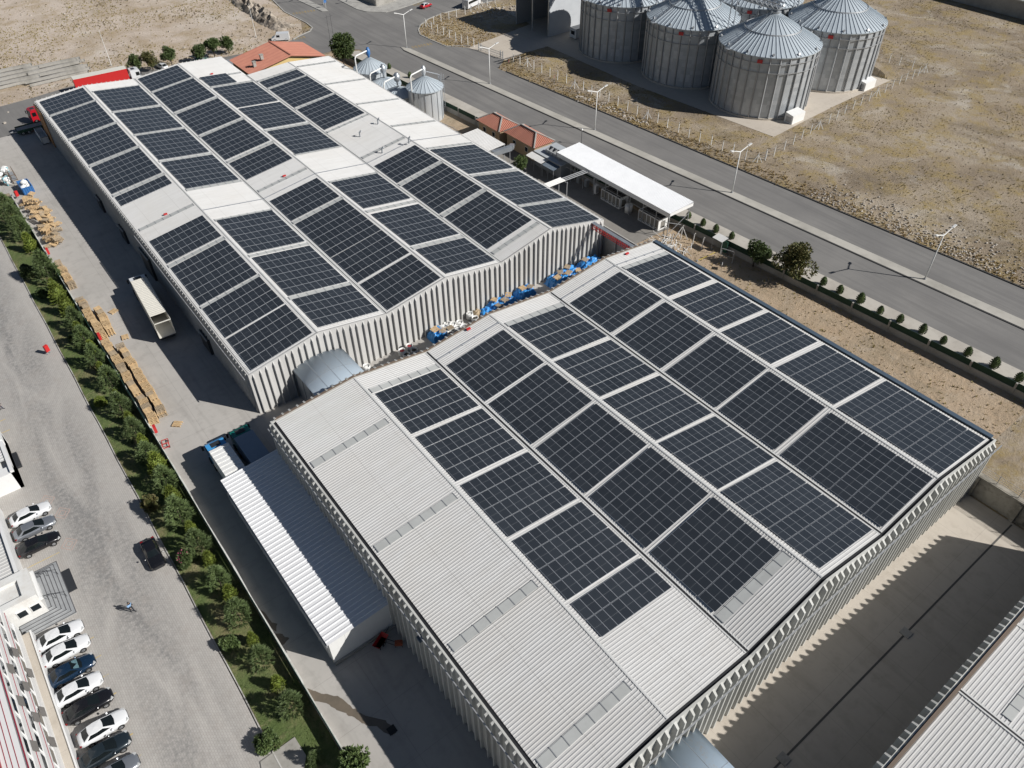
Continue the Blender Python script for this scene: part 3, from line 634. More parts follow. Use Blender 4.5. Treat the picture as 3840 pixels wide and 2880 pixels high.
# ---- barrel canopies
def barrel(name, label, x0, x1, y0, y1, z, rise, mat, rz=0, joints=True):
    t = thing(name, label, 'canopy', (x0, y0, 0)); W, L = x1 - x0, y1 - y0; n = 16; r_ = MB(); r_.smooth = True
    f = lambda k: (W * k / n, z + rise * (1 - (2 * k / n - 1) ** 2))
    vs = []
    for k in range(n + 1):
        x, zz = f(k); vs += [(x, 0, zz), (x, L, zz), (x, 0, zz - .06), (x, L, zz - .06)]
    fs = []
    for k in range(n): a = 4 * k; b = a + 4; fs += [(a, b, b + 1, a + 1), (a + 2, a + 3, b + 3, b + 2), (a, a + 2, b + 2, b), (a + 1, b + 1, b + 3, a + 3)]
    r_.add(vs, fs); obj('roof', r_, mat, t)
    j = MB()
    for q in range(1, 4):
        k = q * 4
        x, zz = f(k); j.bar((x, 0, zz + .01), (x, L, zz + .01), .05, .02)
    for yy in (L / 3, 2 * L / 3):
        for k in range(n): j.bar((*f(k)[:1], yy, f(k)[1] + .01), (f(k + 1)[0], yy, f(k + 1)[1] + .01), .05, .02)
    obj('roof_seam', j, M['galv'], t)
    for sx in (0, 1):
        w = MB(); X = W * sx; sg = 1 if sx == 0 else -1; w.bb((X + sg * .02, 0, 0), (X + sg * .14, L, z - .05))
        for k in range(6): w.box((X - sg * .02, .4 + k * (L - .8) / 5, z / 2 - .05), (.1, .16, z - .1))
        obj('side_wall', w, M['galv'], t)
    return t
def m_vault(name, c, rust):
    t = NT(name); v = t.coord('Object', (1, 1, 1)); a = t.noise(v, 0.5, 7, 0.65, 0.5); b = t.noise(v, 4, 5, 0.7)
    k = t.math('MULTIPLY', t.ramp(a, [(0.5, (0, 0, 0)), (0.66, (1, 1, 1))]), t.ramp(b, [(0.42, (0, 0, 0)), (0.6, (1, 1, 1))]))
    return t.out(t.mix(t.math('MULTIPLY', k, rust), c, (0.46, 0.42, 0.36, 1)), 0.5, 0.0)
barrel('barrel_canopy', 'grey blue barrel vault canopy bridging the alley between the two halls', 23.65, 31.2, 67.75, 80.1, 4.85, .85, m_vault('vault_sheet', (0.42, 0.50, 0.57, 1), 0.35))
barrel('barrel_canopy', 'light blue barrel vault canopy against the front hall near wall', 22.4, 30.5, 1.5, 13.1, 4.75, 0.9, m_vault('vault_sheet_pale', (0.42, 0.52, 0.62, 1), 0.8))
# ---- hall C (bottom right corner)
nC = [(6.0, 9.6), (16.3, 10.1), (26.9, 9.7), (37.2, 9.5), (48.3, 10.1), (58.8, 9.6), (79.6, 9.0)]
HC = Hall((0, 0, 0), 0.0, nC, nC, -70, 0.45)
skC = [(4, 0.08, 0.9, -3.9, -3.1), (4, 0.08, 0.9, -14.9, -14.1)]
hallC, roofC, ztC = build_hall('factory_hall', 'hall in the bottom right corner with bare ribbed roof and brown edge strip', HC, 0, M['wallB'], skC, 0.1, 0.06, fin_w=0.24, fin_d=0.5)
def coping(hall, root, y, i0=0, i1=6, w=.3):
    c = MB()
    for i in range(i0, i1):
        a, b = hall.node(i, y), hall.node(i + 1, y); c.bar(a + Vector((0, 0, .12)), b + Vector((0, 0, .12)), w, .1)
    obj('edge_strip', c, M['brown'], root)
coping(HB, hallB, 0.28); coping(HC, hallC, 0.3)
c = MB(); a, b = HB.node(6, -53.2), HB.node(6, 0); c.bar(a + Vector((.5, 0, .1)), b + Vector((.5, 0, .1)), .62, .25); obj('side_gutter', c, M['bluesteel'], hallB)
c = MB(); a, b = HB.node(6, -53.6), HB.node(0, -53.6)
c.bar((-.6, -54.45, 8.3), (31, -54.45, 9.0), .12, .16); c.bar((31, -54.45, 9.0), (65.2, -54.45, 8.5), .12, .16); obj('cable_rail', c, M['steel'], hallB)
c = MB(); c.bar((-1.15, -53.2, 8.35), (-1.15, 0, 9.3), .1, .14); obj('cable_rail', c, M['steel'], hallB)
c = MB(); c.bar((17.93 - .75, 80.4, 6.5), (17.96 - .75, 125, 7.0), .1, .12); obj('cable_rail', c, M['steel'], hallA)
# conduits over the roofs
def conduit(hall, root, y, segs, r=.05):
    for (i, t0, t1) in segs:
        c = MB(); n = 10
        pts = [hall.R(i, t0 + (t1 - t0) * k / n, y, .10) for k in range(n + 1)]
        for k in range(n): c.bar(pts[k], pts[k + 1], .1, .06)
        for p in pts[::2]: c.box((p.x, p.y, p.z - .05), (.12, .3, .1))
        obj('cable_conduit', c, M['frame'], root)
_, yc = HA.hit(2, *P22(950, 0, (490, 1455))[0]); conduit(HA, hallA, yc, [(k, 0.01, 0.99) for k in (1, 2, 3, 4, 5)])
_, yc = HA.hit(0, *P22(0, 700, (1660, 215))[0])
_, yc = HB.hit(1, *P22(950, 700, (1520, 1440))[0]); conduit(HB, hallB, yc - .1, [(k, 0.02, 0.98) for k in (2, 4, 5)])
# roof vents and small red boxes
def elbow_vent(P, label):
    t = thing('roof_vent', label, 'vent pipe', P, 0, 'bent vent pipes on the rear hall')
    c = MB(); c.tube((0, 0, -.1), (0, 0, .9), .13, 10); c.tube((0, 0, .88), (.35, -.1, 1.15), .15, 10); obj('pipe', c, M['galv'], t)
    c = MB(); c.tube((.3, -.08, 1.05), (.3, -.08, 1.3), .24, 12, .1); obj('cowl', c, M['steel'], t)
for (i, q, lb) in ((4, (1035, 1030), 'bent grey vent pipe near the right ridge of the long hall, farthest of four'), (4, (885, 1135), 'bent grey vent pipe lowest on the bare slope of the long hall'),
                (4, (1070, 1270), 'bent grey vent pipe on the bare slope just above the cable conduit'), (5, (1290, 1185), 'bent grey vent pipe right of the ridge at the cable conduit')):
    tt, y = HA.hit(i, *P22(950, 0, q)[0]); elbow_vent(HA.R(i, tt, y), lb)
for (hl, i, q, lb) in ((HA, 3, P22(0, 0, (1758, 618))[0], 'small red box on the white roof near the tiled office'), (HA, 0, P22(0, 700, (1375, 235))[0], 'small red box on the bare left slope of the long hall'),
                   (HA, 2, P22(950, 0, (258, 1465))[0], 'small red box on the bare slope beside the second valley'), (HB, 2, P22(950, 700, (1785, 1188))[0], 'small red box near the far edge of the front hall, beside first ridge'),
                   (HB, 5, P22(1900, 700, (997, 563))[0], 'small red box on the rightmost slope of the front hall')):
    tt, y = hl.hit(i, *q); P = hl.o + Matrix.Rotation(hl.rz, 3, 'Z') @ hl.R(i, tt, y)
    t = thing('roof_box', lb, 'box', P, 0, 'small red boxes on the roofs'); c = MB(); c.box((0, 0, .18), (.6, .28, .22)); obj('casing', c, M['red'], t)
    c = MB(); c.box((0, 0, .03), (.4, .34, .1)); obj('base', c, M['steel'], t)
# ---- tiled office at the far end of hall A
def m_tile(name, ang):
    t = NT(name); v = t.coord('Object', (1, 1, 1), (0, 0, ang)); sp = t.new('ShaderNodeSeparateXYZ'); t.lk(v, sp.inputs[0])
    q = t.math('FRACT', t.math('ADD', t.math('MULTIPLY', sp.outputs[1], 2.6), 50)); rows = t.math('LESS_THAN', q, 0.22)
    n = t.noise(t.coord('Object'), 0.5, 5, 0.6); m_ = t.noise(t.coord('Object'), 5, 3, 0.6)
    col = t.mix(t.ramp(n, [(0.35, (0, 0, 0)), (0.7, (1, 1, 1))]), (0.42, 0.165, 0.11, 1), (0.35, 0.13, 0.09, 1))
    col = t.mix(t.math('MULTIPLY', m_, 0.4), col, (0.48, 0.25, 0.18, 1)); col = t.mix(t.math('MULTIPLY', rows, 0.25), col, (0.2, 0.06, 0.04, 1))
    return t.out(col, 0.8)
M['tile'] = m_tile('roof_tile', 0.0)
M['tileL'] = m_tile('roof_tile_long', radians(90))
def tile_slope(mb, P, Q, R_, S_, n):
    """tile slope: eave P->Q, ridge S->R ; rolls run eave to ridge"""
    P, Q, R_, S_ = map(Vector, (P, Q, R_, S_)); nn = (Q - P).cross(S_ - P).normalized()
    if nn.z < 0: nn = -nn
    vs = []; L = (Q - P).length; ev = (Q - P).normalized()
    # clip rolls to the trapezoid
    ss, rs = (S_ - P).dot(ev), (R_ - P).dot(ev); up = (S_ - P) - ev * ss
    def topf(u):
        if u < ss: return u / ss if ss > 1e-6 else 1
        if u > rs: return (L - u) / (L - rs) if L - rs > 1e-6 else 1
        return 1.0
    m = n * 4
    for k in range(m + 1):
        u = L * k / m; h = .11 if k % 4 in (2, 3) else 0.0; f = max(0.0, min(1.0, topf(u)))
        a = P + ev * u + nn * h; b = a + up * f; vs += [a, b]
    fs = [(2 * k, 2 * k + 2, 2 * k + 3, 2 * k + 1) for k in range(m)]
    mb.add(vs, fs)
def gable_house(t, x0, x1, y0, y1, ze, zr, xr, wallm, ov=.5):
    r = MB(); tile_slope(r, (x0 - ov, y1 + ov, ze), (x0 - ov, y0 - ov, ze), (xr, y0 - ov, zr), (xr, y1 + ov, zr), int((y1 - y0) / .45))
    obj('roof_slope', r, M['tile'], t)
    r = MB(); tile_slope(r, (x1 + ov, y0 - ov, ze), (x1 + ov, y1 + ov, ze), (xr, y1 + ov, zr), (xr, y0 - ov, zr), int((y1 - y0) / .45)); obj('roof_slope', r, M['tile'], t)
    r = MB(); r.bar((xr, y0 - ov, zr + .1), (xr, y1 + ov, zr + .1), .35, .2); obj('ridge_tiles', r, M['tile'], t)
    w = MB(); zz = ze - .1
    w.add([(x0, y0, 0), (x1, y0, 0), (x1, y0, zz), (xr, y0, zr - .1), (x0, y0, zz), (x0, y1, 0), (x1, y1, 0), (x1, y1, zz), (xr, y1, zr - .1), (x0, y1, zz)],
          [(0, 1, 2, 3, 4), (9, 8, 7, 6, 5), (0, 4, 9, 5), (1, 6, 7, 2)]); obj('wall', w, wallm, t)
    f = MB(); f.bar((x0 - ov, y0 - ov, ze - .08), (xr, y0 - ov, zr - .08), .12, .16); f.bar((x1 + ov, y0 - ov, ze - .08), (xr, y0 - ov, zr - .08), .12, .16); obj('barge_board', f, M['tile'], t)
t = thing('tiled_office', 'yellow office under a red tiled gable roof at the rear hall far end', 'building', (0, 0, 0))
gable_house(t, 61.6, 79.9, 178.6, 189.5, 7.6, 9.6, 71.9, M['yellowwall'], .6)
for (x, y) in ((64.5, 180.5), (77.0, 179.7)):
    pass
c = MB(); c.box((63.6, 180.6, 8.7), (.7, .7, 1.1)); c.box((63.6, 180.6, 9.3), (.85, .85, .12)); obj('chimney', c, M['conc'], t)
c = MB(); c.box((66.2, 182.0, 9.4), (.7, .7, 1.0)); c.box((66.2, 182.0, 9.95), (.9, .9, .12)); obj('chimney', c, M['conc'], t)
# grey low building behind
t = thing('flat_roof_annex', 'low white annex with grey flat roof behind the tiled office', 'building', (58.5, 191.3, 0))
c = MB(); c.bb((0, 0, 0), (8, 8, 4.3)); obj('wall', c, M['white'], t); c = MB(); c.bb((-.3, -.3, 4.3), (8.3, 8.3, 4.5)); obj('roof', c, M['steel'], t)
# small blue/white kiosk
t = thing('gate_kiosk', 'small pale kiosk between the tiled office and the tall green tree', 'kiosk', (81.6, 186.0, 0))
c = MB(); c.bb((0, 0, 0), (2.6, 3, 2.6)); obj('wall', c, M['white'], t); c = MB(); c.bb((-.3, -.3, 2.6), (2.9, 3.3, 2.75)); obj('roof', c, M['steel'], t)
c = MB(); c.bb((.4, -.04, 1.0), (2.2, 0, 2.2)); obj('window', c, M['glass'], t)
# ---- two hipped guard houses
def hip_house(label, x0, x1, y0, y1, ze, zr, xr, wm):
    t = thing('guard_house', label, 'small house', (0, 0, 0)); ov = .5; d = (x1 - x0) / 2 + ov; ya, yb = y0 - ov + d * .95, y1 + ov - d * .95
    A, B, C_, D = (x0 - ov, y0 - ov, ze), (x1 + ov, y0 - ov, ze), (x1 + ov, y1 + ov, ze), (x0 - ov, y1 + ov, ze); R0, R1 = (xr, ya, zr), (xr, yb, zr)
    for nm, q, m_ in (('roof_slope', (D, A, R0, R1), 'tile'), ('roof_slope', (B, C_, R1, R0), 'tile'), ('roof_slope', (A, B, R0, R0), 'tileL'), ('roof_slope', (C_, D, R1, R1), 'tileL')):
        r = MB(); L = (Vector(q[1]) - Vector(q[0])).length; tile_slope(r, *q, int(L / .42)); obj(nm, r, M[m_], t)
    r = MB()
    for a, b in ((A, R0), (B, R0), (C_, R1), (D, R1), (R0, R1)): r.bar(Vector(a) + Vector((0, 0, .1)), Vector(b) + Vector((0, 0, .14)), .26, .16)
    obj('ridge_tiles', r, M['kerb'], t)
    w = MB(); w.bb((x0, y0, 0), (x1, y1, ze + .05)); obj('wall', w, wm, t)
    for yy in (y0 + (y1 - y0) * .28, y0 + (y1 - y0) * .72):
        f = MB(); f.bb((x0 - .05, yy - .5, 1.2), (x0 + .02, yy + .5, 2.3)); o = obj('window', f, M['white'], t)
        f = MB(); f.bb((x0 - .08, yy - .42, 1.28), (x0 - .04, yy + .42, 2.22)); obj('pane', f, M['glass'], o)
    return t
hip_house('beige guard house with hipped red tile roof, the farther of two', 93.7, 98.4, 125.3, 132.8, 3.2, 4.8, 96.2, M['beige'])
hip_house('beige guard house with hipped red tile roof, the nearer of two beside annex', 94.7, 99.4, 114.6, 124.0, 3.2, 4.9, 97.0, M['beige'])
# annex, ducts, canopies
t = thing('service_annex', 'grey blue flat roofed annex with square fan boxes beside guard house', 'building', (0, 0, 0))
c = MB(); c.bb((94.0, 105.3, 0), (99.6, 113.6, 2.9)); obj('wall', c, M['galv'], t); c = MB(); c.bb((93.8, 105.1, 2.9), (99.9, 113.8, 3.02)); obj('roof', c, m_dirty('annex_roof', (0.44, 0.47, 0.49, 1), (0.36, 0.38, 0.4, 1), .5), t)
for k in range(4):
    c = MB(); y = 107.2 + k * 1.15; c.add([(95.2, y, 3.02), (96.6, y, 3.02), (96.6, y + 1, 3.02), (95.2, y + 1, 3.02), (95.2, y, 3.8), (96.6, y, 4.1), (96.6, y + 1, 4.1), (95.2, y + 1, 3.8)], [(0, 1, 5, 4), (1, 2, 6, 5), (2, 3, 7, 6), (3, 0, 4, 7)])
    c.bb((95.25, y + .05, 3.3), (96.55, y + .95, 3.4)); obj('fan_box', c, M['steel'], t)
for (lb, x0, x1, y0, y1, z, m_) in (('small white corrugated canopy in front of the grey annex', 91.8, 93.5, 108.9, 113.9, 2.8, 'roof'), ('small dark blue canopy in shade below the white corrugated one', 91.8, 93.6, 105.1, 108.7, 2.75, 'bluesteel')):
    t = thing('lean_canopy', lb, 'canopy', (0, 0, 0), 0, 'small canopies on posts beside the annex'); c = MB(); ribbed(c, x0, x1, y0, y1, z - .2, z + .1, .3, .04); obj('roof', c, M[m_], t)
    for x in (x0 + .1, x1 - .1):
        for y in (y0 + .1, (y0 + y1) / 2, y1 - .1): c = MB(); c.tube((x, y, 0), (x, y, z - .1), .05, 6); obj('post', c, M['steel'], t)
t = thing('service_canopy', 'white ribbed canopy roof close to the rear hall right wall', 'canopy', (0, 0, 0))
c = MB(); ribbed(c, 85.8, 90.2, 118.6, 128.4, 3.5, 3.7, .5, .06); obj('roof', c, M['roof'], t)
for x in (86, 90):
    for y in (118.8, 123.5, 128.2): c = MB(); c.bb((x - .07, y - .07, 0), (x + .07, y + .07, 3.5)); obj('post', c, M['steel'], t)
t = thing('air_duct', 'grey square sheet metal duct along the white service canopy edge', 'duct', (0, 0, 0))
c = MB(); c.bar((86.0, 117.6, 3.3), (90.6, 117.3, 3.3), .95, .95); c.bar((90.6, 117.3, 3.3), (92.0, 118.6, 2.9), .9, .9); obj('duct', c, M['galv'], t)
c = MB()
for k in range(6): c.bar((86.1 + k * .85, 117.6, 3.3), (86.16 + k * .85, 117.6, 3.3), 1.02, 1.02)
obj('flange', c, M['steel'], t)
for x in (86.6, 90.2): c = MB(); c.bb((x - .05, 117.1, 0), (x + .05, 117.2, 2.85)); obj('post', c, M['steel'], t)
# ---- long chiller canopy
t = thing('long_canopy', 'long white roofed canopy on thin posts over the chillers by the road', 'canopy', (0, 0, 0))
x0, x1, y0, y1 = 94.6, 100.6, 76.6, 107.4
c = MB(); c.add([(x0, y0, 4.85), (x1, y0, 5.15), (x1, y1, 5.15), (x0, y1, 4.85), (x0, y0, 4.7), (x1, y0, 5.0), (x1, y1, 5.0), (x0, y1, 4.7)], [(0, 1, 2, 3), (7, 6, 5, 4)])
ribbed(c, x0, x1, y0, y1, 4.856, 5.156, .33, .03); obj('roof', c, m_dirty('canopy_roof', (0.74, 0.75, 0.76, 1), (0.66, 0.67, 0.68, 1), .4), t)
c = MB(); c.bb((x0 - .05, y0, 4.0), (x0, y1, 4.86)); c.bb((x0, y0 - .05, 4.3), (x1, y0, 4.9)); c.bb((x0, y1, 4.3), (x1, y1 + .05, 4.9)); c.bb((x1, y0, 4.3), (x1 + .05, y1, 5.1)); obj('fascia', c, M['white'], t)
for y in (76.8, 79.9, 83.2, 86.6, 90.0, 93.2, 96.4, 99.6, 103.2, 107.0):
    for x in (x0 + .2, x1 - .6): c = MB(); c.bar((x, y, 0), (x, y, 4.8), .11); obj('post', c, M['steel'], t)
c = MB()
c.bar((x0 + .2, 76.8, 2.9), (x1 - .6, 76.8, .4), .08); c.bar((x0 + .2, 76.8, .4), (x1 - .6, 76.8, 2.9), .08)
for z in (2.7,): c.bar((x0 + .2, 76.8, z), (x0 + .2, 107, z), .07); 
for k in range(10): y = 76.8 + k * 3.35; c.bar((x0 + .2, y, 4.6), (x1, y, 4.9), .08)
c.bar((x1 - .6, 76.8, 4.2), (x1 - .1, 76.8, 4.9), .08); obj('bracing', c, M['steel'], t)
def chiller(label, x, y0, y1):
    t = thing('chiller', label, 'chiller unit', (x, y0, 0), 0, 'chillers under the long canopy'); L = y1 - y0; W = 2.3
    c = MB(); c.bb((0, 0, .55), (W, L, 2.1)); obj('coil_bank', c, flat('coil_' + label[:9], (0.20, 0.19, 0.17, 1), .7), t)
    c = MB()
    for (a, b) in (((0, 0), (0, L)), ((W, 0), (W, L))):
        for z in (.1, 2.15): c.bar((a[0], a[1], z), (b[0], b[1], z), .14)
    for x_ in (0, W):
        for k in range(6): c.bar((x_, L * k / 5, 0), (x_, L * k / 5, 2.2), .12)
        for k in range(5): c.bar((x_, L * k / 5, .1), (x_, L * (k + .5) / 5, .55), .07); c.bar((x_, L * (k + .5) / 5, .55), (x_, L * (k + 1) / 5, .1), .07)
    for y in (0, L):
        for z in (.1, 2.15): c.bar((0, y, z), (W, y, z), .14)
    obj('frame', c, M['white'], t)
    c = MB(); c.bb((-.04, -.05, .3), (.55, -.01, 2.2)); c.bb((W - .55, -.05, .3), (W + .04, -.01, 2.2)); c.bb((.55, -.05, 1.75), (W - .55, -.01, 2.2)); obj('end_panel', c, M['white'], t)
    for k in range(5):
        for q in (.6, 1.7): c = MB(); c.tube((q, .7 + k * (L - 1.2) / 4.3, 2.1), (q, .7 + k * (L - 1.2) / 4.3, 2.35), .42, 14); obj('fan', c, M['dark'], t)
chiller('white framed chiller under the canopy, farther from the near end', 94.9, 89.3, 94.3)
chiller('white framed chiller under the canopy end nearest the front hall', 94.95, 79.2, 84.2)
t = thing('pressure_tank', 'long horizontal grey tank under the far part of the canopy', 'tank', (96.3, 96.5, 3.1))
c = MB(); c.smooth = True; c.tube((0, 0, 0), (0, 8.2, 0), .55, 16); obj('shell', c, M['galv'], t)
c = MB(); c.smooth = True; c.tube((0, -.25, 0), (0, 0, 0), .3, 16, .55); c.tube((0, 8.2, 0), (0, 8.45, 0), .55, 16, .3); obj('end_cap', c, M['galv'], t)
for y in (1.2, 6.8): c = MB(); c.bb((-.4, y - .1, -3.1), (-.3, y + .1, -.3)); c.bb((.3, y - .1, -3.1), (.4, y + .1, -.3)); obj('leg', c, M['steel'], t)
for i, (x, y, h) in enumerate(((95.6, 99.4, 1.5), (95.4, 101.5, 1.2), (95.2, 96.2, 1.9))):
    t = thing('pump_cabinet', ['grey pump cabinet under the tank middle', 'squat grey pump cabinet near the canopy far end', 'narrow pale cabinet at the tank near end'][i], 'cabinet', (x, y, 0), 0, 'cabinets under the canopy')
    c = MB(); c.bb((0, 0, .1), (.8, .7, h)); obj('casing', c, M['galv' if i < 2 else 'white'], t); c = MB(); c.bb((.05, -.02, .3), (.75, 0, h - .15)); obj('door', c, M['steel'], t)
t = thing('small_vat', 'round pale vat standing between the two chillers', 'vat', (95.5, 87.4, 0)); c = MB(); c.smooth = True; c.lathe([(.01, .02), (.7, .02), (.75, 1.5), (.7, 1.55), (.01, 1.6)], n=18); obj('shell', c, M['white'], t)
t = thing('pipe_bridge', 'bundle of white pipes bridging from hall wall to the canopy', 'pipes', (0, 0, 0))
for k in range(4): c = MB(); c.tube((81.5, 98.6 - k * .42, 5.0), (88.0, 98.6 - k * .42, 5.0), .13, 8); obj('pipe', c, M['white'], t)
for k in range(3): c = MB(); c.tube((88.0, 98.4 - k * .5, 4.9), (95.4, 98.9 - k * .5, 4.4), .08, 8); obj('pipe', c, M['steel'], t)
c = MB(); c.bar((87.9, 96.6, 0), (87.9, 96.6, 5), .12); c.bar((87.9, 98.9, 0), (87.9, 98.9, 5), .12); c.bar((87.9, 96.4, 4.8), (87.9, 99.1, 4.8), .12); obj('support_frame', c, M['steel'], t)
# ---- lattice beam and alley wall
t = thing('gantry_beam', 'red lattice beam spanning the alley at its right end', 'beam', (79.0, 0, 0)); c = MB()
for z in (7.1, 6.2):
    for x in (0, .5): c.bar((x, 68.0, z), (x, 80.4, z), .08)
for k in range(24):
    y = 68 + k * 12.4 / 24; e = 12.4 / 24
    for x in (0, .5): c.bar((x, y, 6.2), (x, y + e / 2, 7.1), .05); c.bar((x, y + e / 2, 7.1), (x, y + e, 6.2), .05)
obj('lattice', c, M['red'], t); c = MB(); c.bb((-.08, 68, 7.15), (.58, 80.6, 7.25)); obj('top_plate', c, M['galv'], t)
t = thing('alley_wall', 'dark grey concrete wall closing the alley between the halls', 'wall', (0, 0, 0)); c = MB(); c.bb((81.9, 67.6, 0), (82.1, 80.5, 5.4)); obj('panel', c, M['conc'], t)
for y in (70, 73.5, 77): c = MB(); c.bb((81.65, y - .2, 0), (81.9, y + .2, 5.3)); obj('pilaster', c, M['conc'], t)
c = MB(); c.bar((82.0, 67.6, 5.5), (82.0, 80.5, 5.5), .25, .12); obj('coping', c, M['kerb'], t)
# ---- retaining wall right of the bottom yard
t = thing('retaining_wall', 'stained high concrete retaining wall at the right end of yard', 'wall', (0, 0, 0)); M['stain'] = m_dirty('stained_concrete', (0.40, 0.37, 0.31, 1), (0.13, 0.12, 0.10, 1), .95, .3, 1.6, amt=1.0, bump=.3)
c = MB(); c.bb((80.6, -60, 0), (81.0, 13.5, 3.1)); obj('panel', c, M['stain'], t); c = MB(); c.bb((80.45, -60, 3.1), (81.2, 13.5, 3.35)); obj('coping', c, M['stain'], t)
for k in range(12): y = 12.5 - k * 5.2; c = MB(); c.bb((80.3, y - .25, 0), (80.6, y + .25, 3.1)); obj('pilaster', c, M['stain'], t)
c = MB(); c.bb((81.0, -60, -.1), (104, 13.4, 0.3)); 
t = thing('wire_railing', 'grey wire railing on top of the retaining wall', 'railing', (0, 0, 0)); c = MB()
for z in (3.7, 4.0, 4.3, 4.6): c.bar((80.9, -60, z), (80.9, 13.4, z), .035)
obj('wire', c, M['steel'], t)
for k in range(20): y = 13.2 - k * 2.6; c = MB(); c.bar((80.9, y, 3.3), (80.9, y, 4.7), .07); obj('post', c, M['steel'], t)
# ---- drain channel in the bottom yard
t = thing('drain_channel', 'straight dark drain channel running along the bottom yard floor', 'drain', (0, 0, 0))
c = MB(); c.bb((16.6, 6.78, .02), (80.0, 6.98, .045)); obj('grating', c, flat('drain_iron', (0.09, 0.085, 0.08, 1), .8), t)
for x in (57.4, 36.8): c = MB(); c.box((x, 6.9, .06), (1.0, 1.0, .12)); obj('inspection_pit', c, M['conc'], t)
# ---- boundary wall with green mesh by the pavement
wx = lambda y: r1(y) - 5.9
M['mesh'] = flat('green_mesh', (0.012, 0.04, 0.022, 1), .8)
t = thing('boundary_wall', 'low concrete panel wall topped by dark green mesh along the pavement', 'wall', (0, 0, 0))
ys = [193 - k * 6.25 for k in range(39)]; gate = (66.2, 69.4)
for k in range(len(ys) - 1):
    a, b = ys[k], ys[k + 1]
    c = MB(); c.bar((wx(a), a, .55), (wx(b), b, .55), .12, 1.1); obj('panel', c, M['conc'], t)
    c = MB(); c.bar((wx(a) + .03, a - .15, 1.6), (wx(b) + .03, b + .15, 1.6), .05, 1.0); obj('mesh_screen', c, M['mesh'], t)
for y in ys: c = MB(); c.bar((wx(y), y, 0), (wx(y), y, 2.05), .28); obj('post', c, M['conc'], t)
t = thing('gate_shelter', 'small white corrugated shelter roof over green gate in boundary wall', 'shelter', (0, 0, 0)); c = MB(); ribbed(c, 97.7, 99.4, 66.9, 69.1, 2.5, 2.7, .25, .04); obj('roof', c, M['roof'], t)
c = MB(); c.bb((98.9, 66.5, 0), (99.0, 67.9, 2.2)); obj('gate_leaf', c, flat('green_gate', (0.02, 0.09, 0.06, 1), .6), t)
for y in (67, 69): c = MB(); c.bar((97.9, y, 0), (97.9, y, 2.5), .08); obj('post', c, M['steel'], t)
# ---- fence wall of the yard (left)
t = thing('yard_wall', 'low white wall between the lawn strip and the loading lane', 'wall', (0, 0, 0))
c = MB()
for k in range(46):
    y = 168 - k * 5; j = .06 * sin(k * 2.1); c.bar((4.72 + j, y, .3), (4.72 + .06 * sin((k + 1) * 2.1), y - 5.02, .3), .22, .6)
obj('wall', c, m_dirty('whitewashed_wall', (0.60, 0.59, 0.56, 1), (0.30, 0.28, 0.25, 1), .9, .4, 2, amt=.9), t)
c = MB(); c.bb((4.58, -60, .6), (4.62, 150, 1.7)); obj('mesh_screen', c, flat('dark_green_net', (0.02, 0.075, 0.055, 1), .8), t)
for k in range(45): c = MB(); y = 150 - k * 4.2; c.bar((4.66, y, .5), (4.66, y, 1.8), .05); obj('post', c, M['white'], t)
# ---- office block, bottom left
M['offw'] = flat('office_white', (0.70, 0.70, 0.69, 1), .5, var=.06)
M['redline'] = flat('red_stripe', (0.30, 0.03, 0.05, 1), .5)
t = thing('office_building', 'tall white office facade with red stripes and dark window bands', 'building', (0, 0, 0))
xf = -16.25; ya, yb = -60, 64.2
c = MB(); c.bb((-30, ya, 0), (xf, yb, 11.2)); obj('wall', c, M['offw'], t)
for (z0, z1) in ((1.3, 3.0), (4.3, 6.1), (7.4, 9.6), (10.8, 11.5)):
    c = MB(); c.bb((xf, ya, z0), (xf + .12, yb, z1)); obj('facade_band', c, M['offw'], t)
for z in (4.95, 8.5, 11.52): c = MB(); c.bb((xf + .08, ya, z), (xf + .16, yb, z + .06)); obj('red_stripe', c, M['redline'], t)
for (z0, z1) in ((3.05, 4.25), (6.15, 7.35), (9.65, 10.75)):
    k = 0; y = yb - 1.2
    while y > 38:
        f = MB(); f.bb((xf + .005, y - 1.7, z0 + .1), (xf + .06, y, z1 - .1)); o = obj('window', f, M['offw'], t)
        f = MB(); f.bb((xf + .065, y - 1.6, z0 + .18), (xf + .08, y - .1, z1 - .18)); obj('pane', f, M['glass'], o); y -= 2.15
c = MB(); c.bb((-24, ya, 11.2), (-16.3, yb, 11.5)); obj('roof_edge', c, M['offw'], t)
for x in (-16.75, -17.15, -17.5): c = MB(); c.bb((x, ya, 11.5), (x + .05, yb, 11.53)); obj('red_stripe', c, M['redline'], t)
c = MB(); c.bb((-24, ya, 11.5), (-17.8, yb, 11.8)); obj('roof', c, flat('red_roof', (0.32, 0.03, 0.035, 1), .5), t)
for (u, v, z) in ((400, 420, 3.3), (565, 920, 3.3), (690, 1315, 3.3), (170, 180, 5.9), (290, 630, 5.9), (410, 1035, 5.9), (70, 410, 8.9), (200, 830, 8.9), (375, 1420, 8.9)):
    Q = G(u / 3.456, 2400 + v / 3.456, z); c = MB(); c.add([(xf + .14, Q.y - .55, z + .4), (xf + .14, Q.y + .55, z + .4), (xf + .42, Q.y + .55, z - .3), (xf + .42, Q.y - .55, z - .3), (xf + .14, Q.y - .55, z + .34), (xf + .14, Q.y + .55, z + .34), (xf + .4, Q.y + .55, z - .35), (xf + .4, Q.y - .55, z - .35)], [(0, 3, 2, 1), (4, 5, 6, 7), (3, 7, 6, 2), (0, 1, 5, 4), (0, 4, 7, 3), (1, 2, 6, 5)]); obj('tilted_shutter', c, flat('shutter_grey', (0.16, 0.15, 0.14, 1), .5), t)
